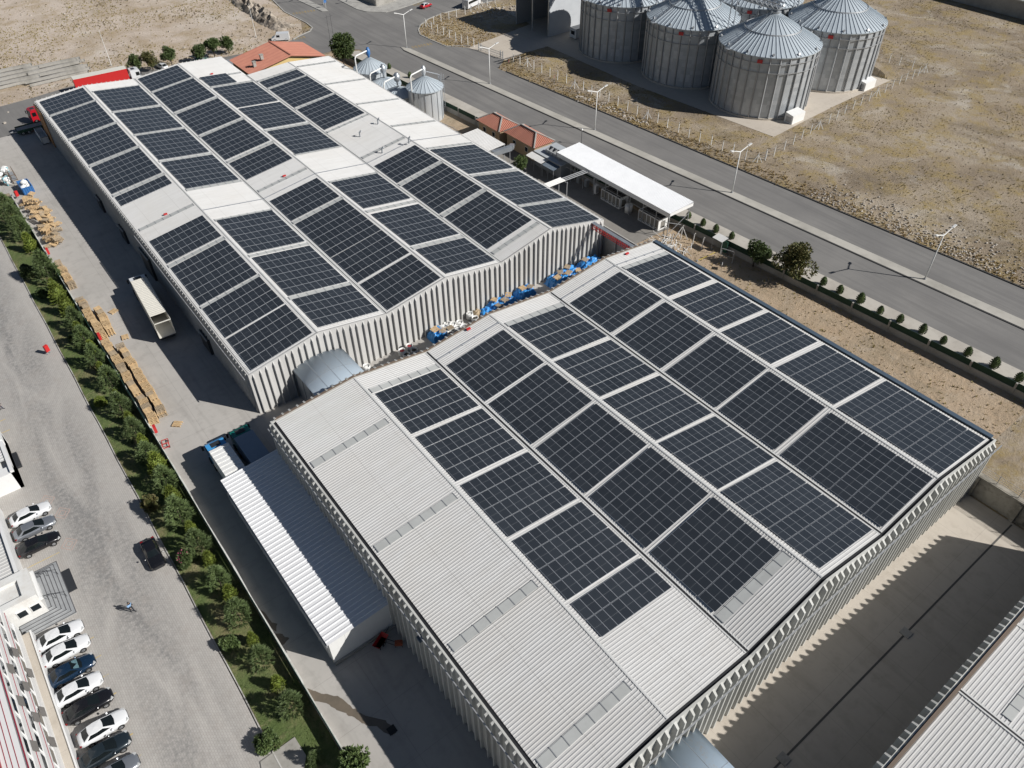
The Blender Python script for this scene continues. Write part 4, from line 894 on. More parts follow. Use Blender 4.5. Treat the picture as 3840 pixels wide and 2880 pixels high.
t = thing('terrace', 'pale concrete terrace ledge along the foot of office facade', 'terrace', (0, 0, 0)); c = MB(); c.bb((xf, -60, 0), (-15.35, 63.6, 1.3)); obj('slab', c, M['pad'], t)
c = MB(); c.bb((-15.35, -60, 0), (-15.2, 63.6, 1.45)); obj('edge', c, M['offw'], t)
t = thing('entrance_block', 'white flat roofed entrance block with sunken square roof well', 'building', (0, 0, 0))
c = MB(); c.bb((-18.5, 65.3, 0), (-13.2, 69.5, 3.7))
for q in (((-18.5, 65.3, 3.7), (-13.2, 66.1, 4.1)), ((-18.5, 68.5, 3.7), (-13.2, 69.5, 4.1)), ((-14.4, 66.1, 3.7), (-13.2, 68.5, 4.1)), ((-18.5, 66.1, 3.7), (-16.9, 68.5, 4.1))): c.bb(*q)
obj('wall', c, m_dirty('entrance_paint', (0.68, 0.68, 0.66, 1), (0.5, 0.46, 0.4, 1), .8, .6, 2, amt=.5), t)
for x in (-15.2, -13.9): f = MB(); f.bb((x - .5, 65.22, 1.9), (x + .5, 65.3, 2.9)); o = obj('window', f, M['offw'], t); f = MB(); f.bb((x - .42, 65.19, 1.98), (x + .42, 65.215, 2.82)); obj('pane', f, M['glass'], o)
c = MB(); c.bb((-13.2, 65.3, 2.95), (-12.9, 69.5, 3.3)); obj('canopy_edge', c, M['offw'], t)
t = thing('staircase', 'grey stone steps fanning out from the office entrance', 'stairs', (0, 0, 0)); c = MB()
for k in range(6):
    o_ = k * .36; c.bb((-16.2, 63.9 + o_ * .9, .17 * k), (-11.0 - o_, 72.2 - o_, .17 * (k + 1)))
st_ = obj('steps', c, m_dirty('stair_stone', (0.33, 0.34, 0.345, 1), (0.22, 0.23, 0.24, 1), .6, .8, 3, amt=.6), t)
c = MB()
for k in range(6):
    o_ = k * .36; z = .17 * (k + 1) + .004; X = -11.0 - o_; Y0 = 63.9 + o_ * .9; Y1 = 72.2 - o_
    c.bb((X - .07, Y0, z - .03), (X + .01, Y1, z + .006)); c.bb((-16.2, Y0 - .01, z - .03), (X, Y0 + .07, z + .006)); c.bb((-16.2, Y1 - .07, z - .03), (X, Y1 + .01, z + .006))
obj('step_edge_line', c, flat('step_edge_dark', (0.10, 0.10, 0.105, 1), .7), t)  # dark lines added along every step edge for contrast
for y in (66.6, 70.2):
    c = MB(); c.path([(-13.2, y, 1.9), (-12.6, y, 1.9), (-11.2, y, 1.0)], .03)
    for (x, z0, z1) in ((-12.8, 1.0, 1.9), (-12.2, .7, 1.65), (-11.3, .1, 1.05)): c.tube((x, y, z0), (x, y, z1), .025, 6)
    obj('handrail', c, M['dark'], t)
t = thing('door_mat', 'black grated boot mat at the foot of the entrance steps', 'mat', (0, 0, 0)); c = MB(); c.bb((-11.0, 67.0, .0), (-10.1, 70.3, .16)); obj('grate', c, M['dark'], t)
# low annex and guard booth on the far left
t = thing('low_annex', 'low annex with pale ribbed roof and white parapet beside parked cars', 'building', (0, 0, 0)); c = MB(); c.bb((-30, 70.2, 0), (-14.3, 84, 3.3)); obj('wall', c, M['offw'], t)
c = MB(); ribbed(c, -30, -14.5, 70.2, 84, 3.36, 3.4, .5, .05); obj('roof', c, M['roof'], t); c = MB(); c.bb((-14.45, 70.0, 3.0), (-14.1, 84.1, 3.75)); obj('parapet', c, M['offw'], t)
t = thing('guard_booth', 'white booth with ribbed roof and open dark counter on the left edge', 'building', (0, 0, 0)); c = MB(); c.bb((-30, 86.6, 0), (-11.2, 88.0, 2.9)); c.bb((-30, 88.0, 0), (-11.2, 96, 2.3)); c.bb((-11.6, 86.6, 0), (-11.2, 96.5, 3.2)); obj('wall', c, M['offw'], t)
c = MB(); ribbed(c, -30, -11.6, 89.2, 93.4, 3.0, 3.0, .55, .06); obj('roof', c, M['roof'], t)
c = MB(); c.bb((-30, 93.5, 2.3), (-11.6, 101, 3.15)); c.bb((-11.6, 93, 2.2), (-11.15, 101, 3.3)); obj('upper_roof', c, M['offw'], t)
c = MB(); c.bb((-11.2, 90.2, .1), (-10.6, 93.1, .5)); obj('planter', c, M['dark'], t)
# ---- grain silos
M['silo'] = m_dirty('silo_steel', (0.49, 0.545, 0.585, 1), (0.41, 0.46, 0.50, 1), 0.38, 0.25, 1.2, metal=0.15, amt=0.6, stretch=(1, 1, .35))
def m_siloband():
    t = NT('silo_corrugated'); v = t.coord('Object'); sp = t.new('ShaderNodeSeparateXYZ'); t.lk(v, sp.inputs[0])
    zf = t.math('FLOOR', t.math('MULTIPLY', sp.outputs[2], 1.15)); ang = t.math('ARCTAN2', sp.outputs[1], sp.outputs[0]); af = t.math('FLOOR', t.math('MULTIPLY', ang, 4.7))
    wn = t.new('ShaderNodeTexWhiteNoise', noise_dimensions='2D'); cb = t.new('ShaderNodeCombineXYZ'); t.lk(zf, cb.inputs[0]); t.lk(af, cb.inputs[1]); t.lk(cb.outputs[0], wn.inputs['Vector'])
    col = t.mix(wn.outputs['Value'], (0.42, 0.445, 0.465, 1), (0.54, 0.565, 0.585, 1)); col = t.mix(t.math('MULTIPLY', t.noise(v, .8, 4), .3), col, (0.33, .35, .37, 1))
    wv = t.math('SINE', t.math('MULTIPLY', sp.outputs[2], 60)); t.bump(wv, .25, .03)
    return t.out(col, 0.45, 0.45)
M['siloband'] = m_siloband()
M['conc_ring'] = M['pad']
def silo(label, x, y, r, h, hap, big=True, body=None, door_ang=-2.2, group='big grain silos on the concrete pad'):
    t = thing('grain_silo', label, 'silo', (x, y, 0), 0, group); ns = 32 if big else 16; nr = 64 if big else 24
    c = MB(); c.smooth = True; c.lathe([(r, .3 if big else 0), (r, h)], n=64); obj('shell', c, body or M['siloband'], t)
    if big: c = MB(); c.lathe([(r + .35, 0), (r + .35, .4), (r - .1, .42)], n=64); obj('base_ring', c, M['pad'], t)
    c = MB()
    for k in range(ns):
        a = 2 * pi * (k + .5) / ns; ca, sa = cos(a), sin(a); d = .3 if big else .08
        p0 = (ca * (r + d / 2), sa * (r + d / 2), .3 if big else 0); p1 = (p0[0], p0[1], h - .05); c.bar(p0, p1, .26 if big else .12, .3 if big else .12)
    obj('stiffeners', c, M['steel'] if big else M['galv'], t)
    if big:
        for z in (h - 1.6, h - 3.6):
            c = MB(); c.lathe([(r + .22, z), (r + .36, z), (r + .36, z + .12), (r + .22, z + .12), (r + .22, z)], n=64); obj('wind_ring', c, M['steel'], t)
    ro = MB(); ro.lathe([(r + .45, h - .12), (.9 if big else .35, hap)], n=nr); ro.lathe([(r + .46, h - .14), (r + .46, h - .28), (r, h - .28)], n=nr)
    rf = obj('roof', ro, M['silo'], t); c = MB()
    for k in range(nr):
        a = 2 * pi * k / nr; ca, sa = cos(a), sin(a); q = .12 if big else .07
        if big and k % 2:
            f = .5; rr_ = (r + .45) * (1 - f) + .9 * f; zz_ = (h - .12) * (1 - f) + hap * f
        else: rr_, zz_ = (.9 if big else .35), hap
        c.bar((ca * (r + .45), sa * (r + .45), h - .06), (ca * rr_, sa * rr_, zz_ + .06), q)
    obj('roof_ribs', c, M['silo'], rf)
    if big:
        rm = (r + .45 + .9) / 2; zm = (h - .12 + hap) / 2; c = MB(); c.lathe([(rm + .15, zm - .02), (rm + .05, zm + .22), (rm - .1, zm + .12)], n=64); obj('roof_ring', c, M['steel'], rf)
        for k in range(12):
            a = 2 * pi * k / 12 + .2; rr_ = r - .4; c = MB(); c.tube((cos(a) * rr_, sin(a) * rr_, h + .15), (cos(a) * (rr_ + .5), sin(a) * (rr_ + .5), h + .45), .28, 8); obj('roof_vent', c, M['steel'], t)
        c = MB(); a = -2.65; c.box((cos(a) * (r + .35), sin(a) * (r + .35), h - 1.1), (.12, 1.15, .75), a); obj('red_plate', c, M['red'], t)
        # ladder on shell and roof
        c = MB(); a = -3.35
        u = Vector((cos(a), sin(a), 0)); v_ = Vector((-sin(a), cos(a), 0))
        for s_ in (-.25, .25): c.bar(u * (r + .5) + v_ * s_ + Vector((0, 0, .4)), u * (r + .5) + v_ * s_ + Vector((0, 0, h + .9)), .06); c.bar(u * (r + .2) + v_ * s_ + Vector((0, 0, h + .25)), u * 1.2 + v_ * s_ + Vector((0, 0, hap + .25)), .06)
        for k in range(int(h / .4)): c.bar(u * (r + .5) - v_ * .25 + Vector((0, 0, .5 + k * .4)), u * (r + .5) + v_ * .25 + Vector((0, 0, .5 + k * .4)), .04)
        for k in range(26):
            f = k / 25; p = u * (r + .2 - f * (r - 1)) + Vector((0, 0, h + .25 + f * (hap - h))); c.bar(p - v_ * .25, p + v_ * .25, .05)
            if k % 3 == 0: c.bar(p + v_ * .3, p + v_ * .3 + Vector((0, 0, .9)), .05)
        c.box((*(u * (r + .8))[:2], h - .1), (1.1, 1.3, .08), a); obj('ladder', c, M['galv'], t)
        c = MB(); c.lathe([(.95, hap - .1), (.95, hap + .5), (.5, hap + .8), (.01, hap + .85)], n=20); obj('cap', c, M['galv'], t)
    return t
silo('big grain silo on the concrete pad, nearest the road, front right one', 156.2, 105.5, 11.0, 14.0, 19.6)
silo('big grain silo on the pad, middle of the front row', 156.1, 128.5, 10.9, 14.0, 19.5)
silo('big grain silo on the pad, front row farthest from camera beside shed', 154.7, 151.6, 10.6, 14.0, 19.4)
silo('big grain silo on the pad, rear row at the right', 181.2, 105.0, 11.0, 14.0, 19.6)
silo('big grain silo, rear row middle, half hidden by others', 181, 128.5, 11.0, 14.0, 19.6)
silo('big grain silo, rear row farthest, cut by the photo top', 180, 151.8, 11.0, 14.0, 19.6)
def catwalk(label, x, y0, y1, z, z1=None):
    t = thing('conveyor_catwalk', label, 'catwalk', (0, 0, 0), 0, 'steel catwalks over the silos'); c = MB(); z1 = z if z1 is None else z1
    for dx in (-.8, .8):
        for dz in (0, 1.2): c.bar((x + dx, y0, z + dz), (x + dx, y1, z1 + dz), .22)
    n = int(abs(y1 - y0) / 1.4)
    for k in range(n):
        a = y0 + (y1 - y0) * k / n; b = y0 + (y1 - y0) * (k + 1) / n; za = z + (z1 - z) * k / n; zb = z + (z1 - z) * (k + 1) / n
        for dx in (-.8, .8): c.bar((x + dx, a, za), (x + dx, b, zb + 1.2), .12); c.bar((x + dx, b, zb), (x + dx, b, zb + 1.2), .12)
        c.bar((x - .8, a, za), (x + .8, a, za), .08)
    obj('truss', c, M['galv'], t); c = MB(); c.bar((x, y0, z + .25), (x, y1, z1 + .25), 1.0, .4); obj('conveyor', c, M['galv'], t)
    c = MB(); ys_ = [y for y in (117, 140) if min(y0, y1) < y < max(y0, y1)]
    for y in ys_:
        for dx in (-1, 1): c.bar((x + dx, y, 0), (x + dx, y, z), .18)
        for k in range(7): c.bar((x - 1, y, 2 * k), (x + 1, y, 2 * k + 2), .09)
    if ys_: obj('support_tower', c, M['galv'], t)
catwalk('steel lattice catwalk over the front row of big silos', 156.2, 104.5, 172, 20.6)
catwalk('steel lattice catwalk over the rear row of big silos', 181, 104, 172, 20.6)
t = thing('conveyor_catwalk', 'steel lattice catwalk crossing between silo rows', 'catwalk', (0, 0, 0), 0, 'steel catwalks over the silos'); c = MB()
for dy in (-.8, .8):
    for dz in (0, 1.2): c.bar((140, 140 + dy, 20.4 + dz), (186, 140 + dy, 20.4 + dz), .22)
for k in range(30): c.bar((140 + k * 1.53, 139.2, 20.4), (141.53 + k * 1.53, 139.2, 21.6), .07); c.bar((140 + k * 1.53, 140.8, 20.4), (141.53 + k * 1.53, 140.8, 21.6), .07)
for x in (169.0, 167.0):
    for y in (139, 141): c.bar((x, y, 0), (x, y, 26), .2)
for k in range(12): c.bar((167, 139, k * 2.1), (169, 139, k * 2.1 + 2.1), .1); c.bar((167, 141, k * 2.1), (169, 141, k * 2.1 + 2.1), .1)
obj('truss', c, M['galv'], t)
for (lb, x, y) in (('pale concrete fan box at the foot of the nearest big silo', 151.3 + 2.2, 92.9), ('pale concrete fan box at the foot of the rear right silo', 182.8, 93.6)):
    t = thing('fan_box', lb, 'box', (x, y, 0), 0, 'fan boxes beside the silos'); c = MB(); c.add([(-2.2, -1, 0), (2.2, -1, 0), (2.2, 1.2, 0), (-2.2, 1.2, 0), (-2.2, -1, 1.9), (2.2, -1, 1.9), (2.2, 1.2, 2.3), (-2.2, 1.2, 2.3)], [(0, 3, 2, 1), (4, 5, 6, 7), (0, 1, 5, 4), (1, 2, 6, 5), (2, 3, 7, 6), (3, 0, 4, 7)])
    obj('casing', c, M['white'], t); c = MB(); c.bb((-2.25, -.6, .3), (-2.19, .8, 1.5)); obj('grille', c, M['steel'], t)
# loading shed by the silos
t = thing('loading_shed', 'tall grey portal shed with open front beside the big silos', 'shed', (146, 0, 0)); zz = 13
c = MB(); c.bb((.0, 171.0, 0), (14, 171.3, zz)); obj('side_wall', c, m_dirty('shed_cladding', (0.50, 0.52, 0.54, 1), (0.42, 0.44, 0.46, 1), .5), t)
c = MB(); c.bb((0, 185.4, 0), (14, 185.7, zz)); obj('side_wall', c, M['steel'], t); c = MB(); c.bb((13.7, 171.3, 0), (14, 185.4, zz)); obj('back_wall', c, M['steel'], t)
c = MB(); c.bb((-.3, 170.7, zz), (14.3, 186, zz + .3)); obj('roof', c, M['steel'], t)
for y in (171.1, 178.2, 185.6):
    c = MB(); c.bb((-.2, y - .2, 0), (.05, y + .2, zz)); obj('column', c, M['galv'], t)
t = thing('control_cabin', 'small white cabin squeezed between the shed and the nearest silo row', 'cabin', (150.5, 164.6, 0)); c = MB(); c.bb((0, 0, .2), (5, 2.5, 2.6)); obj('wall', c, M['white'], t); c = MB(); c.bb((-.1, -.1, 2.6), (5.1, 2.6, 2.75)); obj('roof', c, M['steel'], t)
c = MB(); c.bb((-.03, .5, 1.1), (0, 2, 2.1)); obj('window', c, M['glass'], t)
# long dark building far right corner
t = thing('boundary_building', 'long low grey building with pale roof in the top right corner', 'building', (0, 0, 0))
A_ = K(2840, 0, 1560, -10); B_ = K(2840, 0, 2212, 165); dd = (B_ - A_).normalized(); nn_ = Vector((-dd.y, dd.x, 0)); nn_ = nn_ if nn_.y > 0 or nn_.x > 0 else -nn_
A2 = A_ - dd * 20; B2 = B_ + dd * 60
c = MB(); c.prism([A2[:2], B2[:2], (B2 + nn_ * 14)[:2], (A2 + nn_ * 14)[:2]], 0, 4.5); obj('wall', c, M['conc'], t)
c = MB(); q = dd * .5 + nn_ * .5; c.prism([(A2 - nn_ * .4)[:2], (B2 - nn_ * .4)[:2], (B2 + nn_ * 14.4)[:2], (A2 + nn_ * 14.4)[:2]], 4.5, 4.8); obj('roof', c, M['roof'], t)
# ---- small silos beside hall A
M['silo2'] = m_dirty('bright_galvanised', (0.58, 0.61, 0.63, 1), (0.46, 0.49, 0.52, 1), 0.3, 0.5, 3, metal=0.35, amt=0.5, stretch=(1, 1, .3))
sg = 'small silos beside the rear hall'
silo('tall bright galvanised silo nearest on the rear hall right side', 89.5, 147.5, 3.8, 7.3, 9.4, False, M['silo2'], group=sg)
silo('short galvanised silo with blue cyclone, farthest on the right side', 86.0, 166.0, 3.6, 6.9, 9.2, False, M['silo2'], group=sg)
silo('squat weathered silo behind the tall one, with grey cyclone', 86.1, 153.8, 3.2, 4.6, 6.0, False, M['silo'], group=sg)
silo('squat weathered silo in the middle beside the roof edge', 86.3, 160.3, 3.5, 4.8, 6.1, False, M['silo'], group=sg)
def cyclone(label, x, y, z, m_, r=.5):
    t = thing('cyclone', label, 'cyclone', (x, y, z), 0, 'cyclones feeding the small silos'); c = MB(); c.smooth = True
    c.lathe([(.2, -.3), (.22, .4), (r, 1.0), (r, 2.1), (r * .6, 2.2), (r * .6, 2.5), (.01, 2.55)], n=14); obj('body', c, m_, t)
    c = MB(); c.path([(-.1, -.1, 1.9), (-3.6, -.6, 1.5), (-4.0, -.8, 1.0), (-4.0, -.9, -z + 5.0)], .16, 8); obj('feed_pipe', c, M['white'], t)
cyclone('pale cyclone with white feed pipe on the tall silo', 89.5, 147.5, 9.2, M['silo2'])
cyclone('blue painted cyclone with white feed pipe on the farthest silo', 86.0, 166.0, 9.0, M['blue'])
cyclone('grey cyclone with feed pipe behind the tall silo', 86.1, 153.8, 6.6, M['galv'], .75)
cyclone('grey cyclone on the middle squat silo', 86.3, 160.3, 6.6, M['galv'], .65)
t = thing('silo_ladder', 'caged steel ladder tower on the right of tall silo', 'ladder', (93.6, 147.2, 0)); c = MB()
for (a, b) in ((0, 0), (.9, 0), (0, .9), (.9, .9)): c.bar((a, b, 0), (a, b, 8.8), .07)
for k in range(22): z = .4 * k + .2; c.bar((0, 0, z), (.9, 0, z), .04); c.bar((0, .9, z), (.9, .9, z), .04); c.bar((0, 0, z), (0, .9, z), .04)
c.path([(0, 0, 8.8), (-3.6, 0, 10.4)], .04); c.path([(0, .9, 8.8), (-3.6, .6, 10.4)], .04); obj('frame', c, M['galv'], t)
# pipes and valves at the silo foot
t = thing('pipe_rack', 'tangle of grey pipes and rails at the tall silo foot', 'pipes', (0, 0, 0)); c = MB()
for k in range(4): c.path([(86.5 + k * .5, 143, .6 + .3 * k), (87.5 + k * .5, 136, .9 + .2 * k), (88 + k * .4, 132, .5)], .07)
for k in range(6): c.bar((87 + k * .3, 142 - k * 1.8, 0), (87 + k * .3, 142 - k * 1.8, 1.6), .08)
c.bar((86.6, 143, 1.6), (88.8, 131.5, 1.6), .06); obj('pipe', c, M['steel'], t)

# doors of the rear hall's shaded side, corner cladding
for (u, v, h, w) in ((825, 130, 2.6, 3.0), (1020, 390, 2.6, 3.2), (1190, 560, 4.2, 5.0), (1705, 1290, 2.8, 3.4)):
    r_ = ray(u / 2.212, 700 + v / 2.212); tt = 17.3 / r_.x; y = r_.y * tt
    c = MB(); c.bb((17.2, y - w / 2, 0.02), (17.75, y + w / 2, h)); o = obj('door', c, M['dark'], hallA)
    c = MB(); c.bar((17.16, y - w / 2 - .1, h + .08), (17.16, y + w / 2 + .1, h + .08), .16); obj('door_frame', c, M['steel'], o)
c = MB(); c.bb((17.3, 185.5, 0), (17.45, 192.2, 7.6)); obj('corner_panel', c, flat('ochre_panel', (0.36, 0.19, 0.08, 1), .8), hallA)

t = thing('ruin_wall', 'low grey block wall enclosure on the corner plot beyond the crossing', 'wall', (0, 0, 0)); c = MB(); A_, B_, C_, D_ = K95(835, -30), K95(1020, 55), K95(1155, 18), K95(1300, -60)
for (a, b) in ((A_, B_), (B_, C_), (C_, D_)): c.bar((a.x, a.y, .9), (b.x, b.y, .9), .3, 1.8)
obj('wall', c, M['conc'], t); c = MB()
for (a, b) in ((A_, B_), (B_, C_), (C_, D_)): c.bar((a.x, a.y, 1.85), (b.x, b.y, 1.85), .45, .12)
obj('coping', c, M['kerb'], t)
# ================================================================== VEGETATION
def m_leaf(name, a, b, s=1.5):
    t = NT(name); n = t.noise(t.coord('Object'), s, 4, 0.7)
    g = t.new('ShaderNodeObjectInfo'); r = t.math('MULTIPLY_ADD', g.outputs['Random'], 0.35, 0.82)
    col = t.mix(t.ramp(n, [(0.35, (0, 0, 0)), (0.68, (1, 1, 1))]), a, b)
    cc = t.new('ShaderNodeCombineColor')
    for i in range(3): t.lk(r, cc.inputs[i])
    col = t.mix(1.0, col, cc.outputs[0], 'MULTIPLY')
    m = t.out(col, 0.65); t.b.inputs['Subsurface Weight'].default_value = 0.0
    return m
M['pine'] = m_leaf('pine_needles', (0.062, 0.10, 0.030, 1), (0.14, 0.185, 0.07, 1))
M['gold'] = m_leaf('golden_cypress', (0.095, 0.14, 0.022, 1), (0.19, 0.225, 0.035, 1))
M['leaf'] = m_leaf('broad_leaves', (0.05, 0.085, 0.025, 1), (0.11, 0.15, 0.045, 1))
M['autumn'] = m_leaf('turning_leaves', (0.07, 0.10, 0.03, 1), (0.17, 0.13, 0.045, 1))
M['bark'] = flat('bark', (0.055, 0.042, 0.03, 1), .9)
M['straw'] = m_leaf('straw_grass', (0.38, 0.28, 0.14, 1), (0.50, 0.40, 0.22, 1), .3)
M['rock'] = m_dirty('pale_rock', (0.44, 0.40, 0.35, 1), (0.28, 0.245, 0.20, 1), .95, 1.0, 4, amt=.8)
def tuft(mb, p, d, L, n, w, R_, spread=.75):
    """bundle of blade triangles opening round direction d"""
    d = d.normalized()
    for _ in range(n):
        v = (d + Vector((R_.uniform(-1, 1), R_.uniform(-1, 1), R_.uniform(-.7, 1))) * spread).normalized()
        u = v.cross(Vector((R_.uniform(-1, 1), R_.uniform(-1, 1), R_.uniform(-1, 1)))).normalized() * w
        l = L * R_.uniform(.6, 1.1); a = p + v * l * .1
        mb.add([a - u, a + u, p + v * l * .75 + u * .8, p + v * l], [(0, 1, 2, 3)])
def pine_mesh(seed, h=3.9, r=1.75):
    R_ = random.Random(seed); c = MB(); nb = 150
    for k in range(nb):
        f = (k + .5) / nb; z = h * (.08 + .92 * f ** 0.95); rr = r * (1 - f) ** 0.55 * (1 - .25 * (1 - f) ** 6)
        a = k * 2.39996 + R_.uniform(-.3, .3); q = rr * R_.uniform(.72, 1.12); p = Vector((cos(a) * q, sin(a) * q, z + R_.uniform(-.12, .12)))
        d = Vector((cos(a), sin(a), .55)); tuft(c, p - d * .35, d, .62, 15, .028, R_, .55)
        tuft(c, p * .75 + Vector((0, 0, z * .25)), d, .5, 5, .04, R_, .8)
    c.v = [(x, y, max(z, .02)) for (x, y, z) in c.v]
    t = MB(); t.tube((0, 0, 0), (0, 0, h * .6), .1, 7, .03); return c.mesh('pine_crown', M['pine']), t.mesh('pine_trunk', M['bark'])
def gold_mesh(seed, h=2.7, r=.8):
    R_ = random.Random(seed); c = MB()
    for k in range(130):
        f = (k + .5) / 130; z = h * (.03 + .95 * f); rr = r * (1 - f) ** .6; a = k * 2.4; p = Vector((cos(a) * rr * R_.uniform(.7, 1), sin(a) * rr * R_.uniform(.7, 1), z))
        tuft(c, p, Vector((cos(a) * .5, sin(a) * .5, 1)), .42, 11, .04, R_, .5)
    c.blob((0, 0, h * .45), (r * .62, r * .62, h * .42), 9, 6, .15)
    t = MB(); t.tube((0, 0, 0), (0, 0, h * .8), .06, 6, .02); return c.mesh('conifer_crown', M['gold']), t.mesh('conifer_trunk', M['bark'])
def broad_tree(label, x, y, h, r, m_, seed, cat='tree', group=None, dens=1.0, name='broadleaf_tree', low=.3):
    R_ = random.Random(seed); t = thing(name, label, cat, (x, y, 0), 0, group); c = MB(); tr = MB()
    tr.tube((0, 0, 0), (0, 0, h * .45), .05 * h ** .7, 7, .03 * h ** .7)
    cl = []
    for k in range(int(10 * dens) + 6):
        a = R_.uniform(0, 6.28); q = r * R_.uniform(.15, .8); z = h * R_.uniform(low + .12, .9); q *= (1 - max(0, z / h - .65) * 1.6)
        P = Vector((cos(a) * q, sin(a) * q, z)); cl.append(P); tr.tube((0, 0, h * .35 * R_.uniform(.6, 1)), P, .02 * h ** .7, 5, .01)
    for P in cl:
        rc = r * R_.uniform(.28, .45)
        for _ in range(int(46 * dens)):
            d = Vector((R_.gauss(0, 1), R_.gauss(0, 1), R_.gauss(0, .8))).normalized(); p = P + d * rc * R_.uniform(.6, 1.0)
            tuft(c, p, d, .26 + .03 * h, 4, .05 + .008 * h, R_, .9)
    obj('crown', c, m_, t); obj('trunk', tr, M['bark'], t); return t
def put(name, label, cat, group, meshes, P, s, rz):
    r = bpy.data.objects.new(name, None); COL.objects.link(r); r.location = (P[0], P[1], 0); r.rotation_euler = (0, 0, rz); r.scale = s if isinstance(s, tuple) else (s, s, s)
    tag(r, label, cat, group)
    for nm, me in zip(('crown', 'trunk'), meshes): link(nm, me, r)
    return r
PINES = [pine_mesh(k) for k in (3, 11, 29, 41)]; GOLDS = [gold_mesh(k) for k in (5, 17)]
def ordn(n):
    A = ['first', 'second', 'third', 'fourth', 'fifth', 'sixth', 'seventh', 'eighth', 'ninth', 'tenth', 'eleventh', 'twelfth', 'thirteenth', 'fourteenth', 'fifteenth', 'sixteenth', 'seventeenth', 'eighteenth', 'nineteenth', 'twentieth']
    if n < 20: return A[n]
    T = {2: 'twenty', 3: 'thirty', 4: 'forty', 5: 'fifty', 6: 'sixty', 7: 'seventy', 8: 'eighty'}
    q, r_ = divmod(n + 1, 10)
    return (T[q][:-1] + 'ieth') if r_ == 0 else T[q] + '-' + A[r_ - 1]
pl = []
for (cx, cy, L) in ((0, 700, [(50, 175, 85), (120, 275, 85), (185, 370, 85), (330, 630, 62), (395, 715, 100), (625, 1110, 85), (695, 1260, 88), (790, 1425, 92), (900, 1590, 105)]),
                    (0, 1400, [(990, 265, 98), (1105, 460, 92), (1215, 660, 112), (1370, 890, 112), (1480, 1160, 125), (1640, 1410, 108)]),
                    (0, 2130, [(1810, 90, 112), (1965, 365, 122)]), (950, 2130, [(50, 730, 118), (300, 1120, 128), (500, 1560, 75)])):
    for (u, v, r) in L: pl.append((K(cx, cy, u, v, 1.7), r / 2.212))
pl.sort(key=lambda q: -q[0].y)
for k, (P, r) in enumerate(pl):
    dist = (Vector((P.x, P.y, 1.7)) - Vector((0, 0, H))).length; s = r / (FPX / dist) / 1.74 * rnd.uniform(.92, 1.08)
    put('pine_tree', 'dark green bushy pine on the lawn strip, %s from the far end' % ordn(k), 'pine tree', 'dark pines along the lawn strip', PINES[k % 4], P, (s, s, s * rnd.uniform(.85, 1.15)), rnd.uniform(0, 6))
gl = []
for (cx, cy, L) in ((0, 700, [(140, 300, 35), (250, 485, 48), (435, 815, 35), (480, 900, 65), (555, 1005, 55), (655, 1195, 45), (760, 1335, 42), (835, 1500, 38)]),
                    (0, 1400, [(965, 180, 36), (1065, 365, 42), (1175, 555, 45), (1310, 770, 75), (1430, 1025, 65), (1575, 1275, 48), (1725, 1525, 50)]),
                    (0, 2130, [(1900, 205, 60), (2085, 575, 45)]), (950, 2130, [(190, 940, 55)])):
    for (u, v, r) in L: gl.append((K(cx, cy, u, v, 1.3), r / 2.212))
gl.sort(key=lambda q: -q[0].y)
for k, (P, r) in enumerate(gl):
    dist = (Vector((P.x, P.y, 1.3)) - Vector((0, 0, H))).length; s = r / (FPX / dist) / .82
    put('golden_conifer', 'yellow green upright conifer on the lawn strip, %s from the far end' % ordn(k), 'conifer', 'golden conifers along the lawn strip', GOLDS[k % 2], P, (s, s, min(1.35, max(.8, s * .9))), rnd.uniform(0, 6))
# shrubs on the strip
M['pink'] = m_leaf('pink_blossom', (0.30, 0.06, 0.12, 1), (0.45, 0.12, 0.2, 1))
for (cx, cy, u, v, h, r, m_, lb) in ((0, 1400, 1250, 1085, 2.0, 1.0, 'autumn', 'small reddish leaved shrub on the lawn beside the yellow conifers'), (0, 1400, 1545, 1545, 1.7, .9, 'leaf', 'small shrub with pink blossom beside the lawn kerb'),
                                   (0, 700, 230, 700, 2.0, 1.2, 'pine', 'low dark shrub near the kerb below the red leaf patch'), (0, 700, 350, 885, 1.5, .9, 'leaf', 'low green shrub among the dark pines near the kerb'),
                                   (950, 2130, 110, 1440, 1.6, 1.0, 'leaf', 'scrawny green bush beside the concrete slab on the lawn'), (0, 1400, 830, 235, 1.0, .7, 'gold', 'little yellowish bush near the kerb between two pines'),
                                   (0, 2130, 1905, 620, 1.3, .9, 'leaf', 'low bush on the lawn between the two lowest big pines'), (0, 700, 600, 1260, .9, .6, 'leaf', 'tiny pale bush at the kerb side of a pine')):
    P = K(cx, cy, u, v, h * .5); t = broad_tree(lb, P.x, P.y, h, r, M[m_], int(u + v), 'shrub', 'small shrubs on the lawn strip', 1.6, 'lawn_shrub', 0.05)
    if 'pink' in lb:
        c = MB(); R_ = random.Random(4)
        for _ in range(28): p = Vector((R_.gauss(0, .4), R_.gauss(0, .4), R_.uniform(1.0, 1.8))); tuft(c, p, Vector((0, 0, 1)), .16, 4, .06, R_, 1)
        obj('blossom', c, M['pink'], t)
P = K(950, 2130, 835, 1575, 3.0); broad_tree('large leaved green tree beside the yard wall at the bottom edge', P.x, P.y, 4.2, 1.3, M['leaf'], 91, dens=.9)
P = K95(735, 430, 3.5); broad_tree('tall dark green tree at the rear hall far right corner', P.x, P.y, 8.0, 3.3, M['leaf'], 92, dens=2.2)
P = K(1900, 700, 2065, 570, 2.2); broad_tree('green leafy tree inside the boundary wall right of the gate', P.x, P.y, 4.6, 2.2, M['leaf'], 93, dens=1.3)
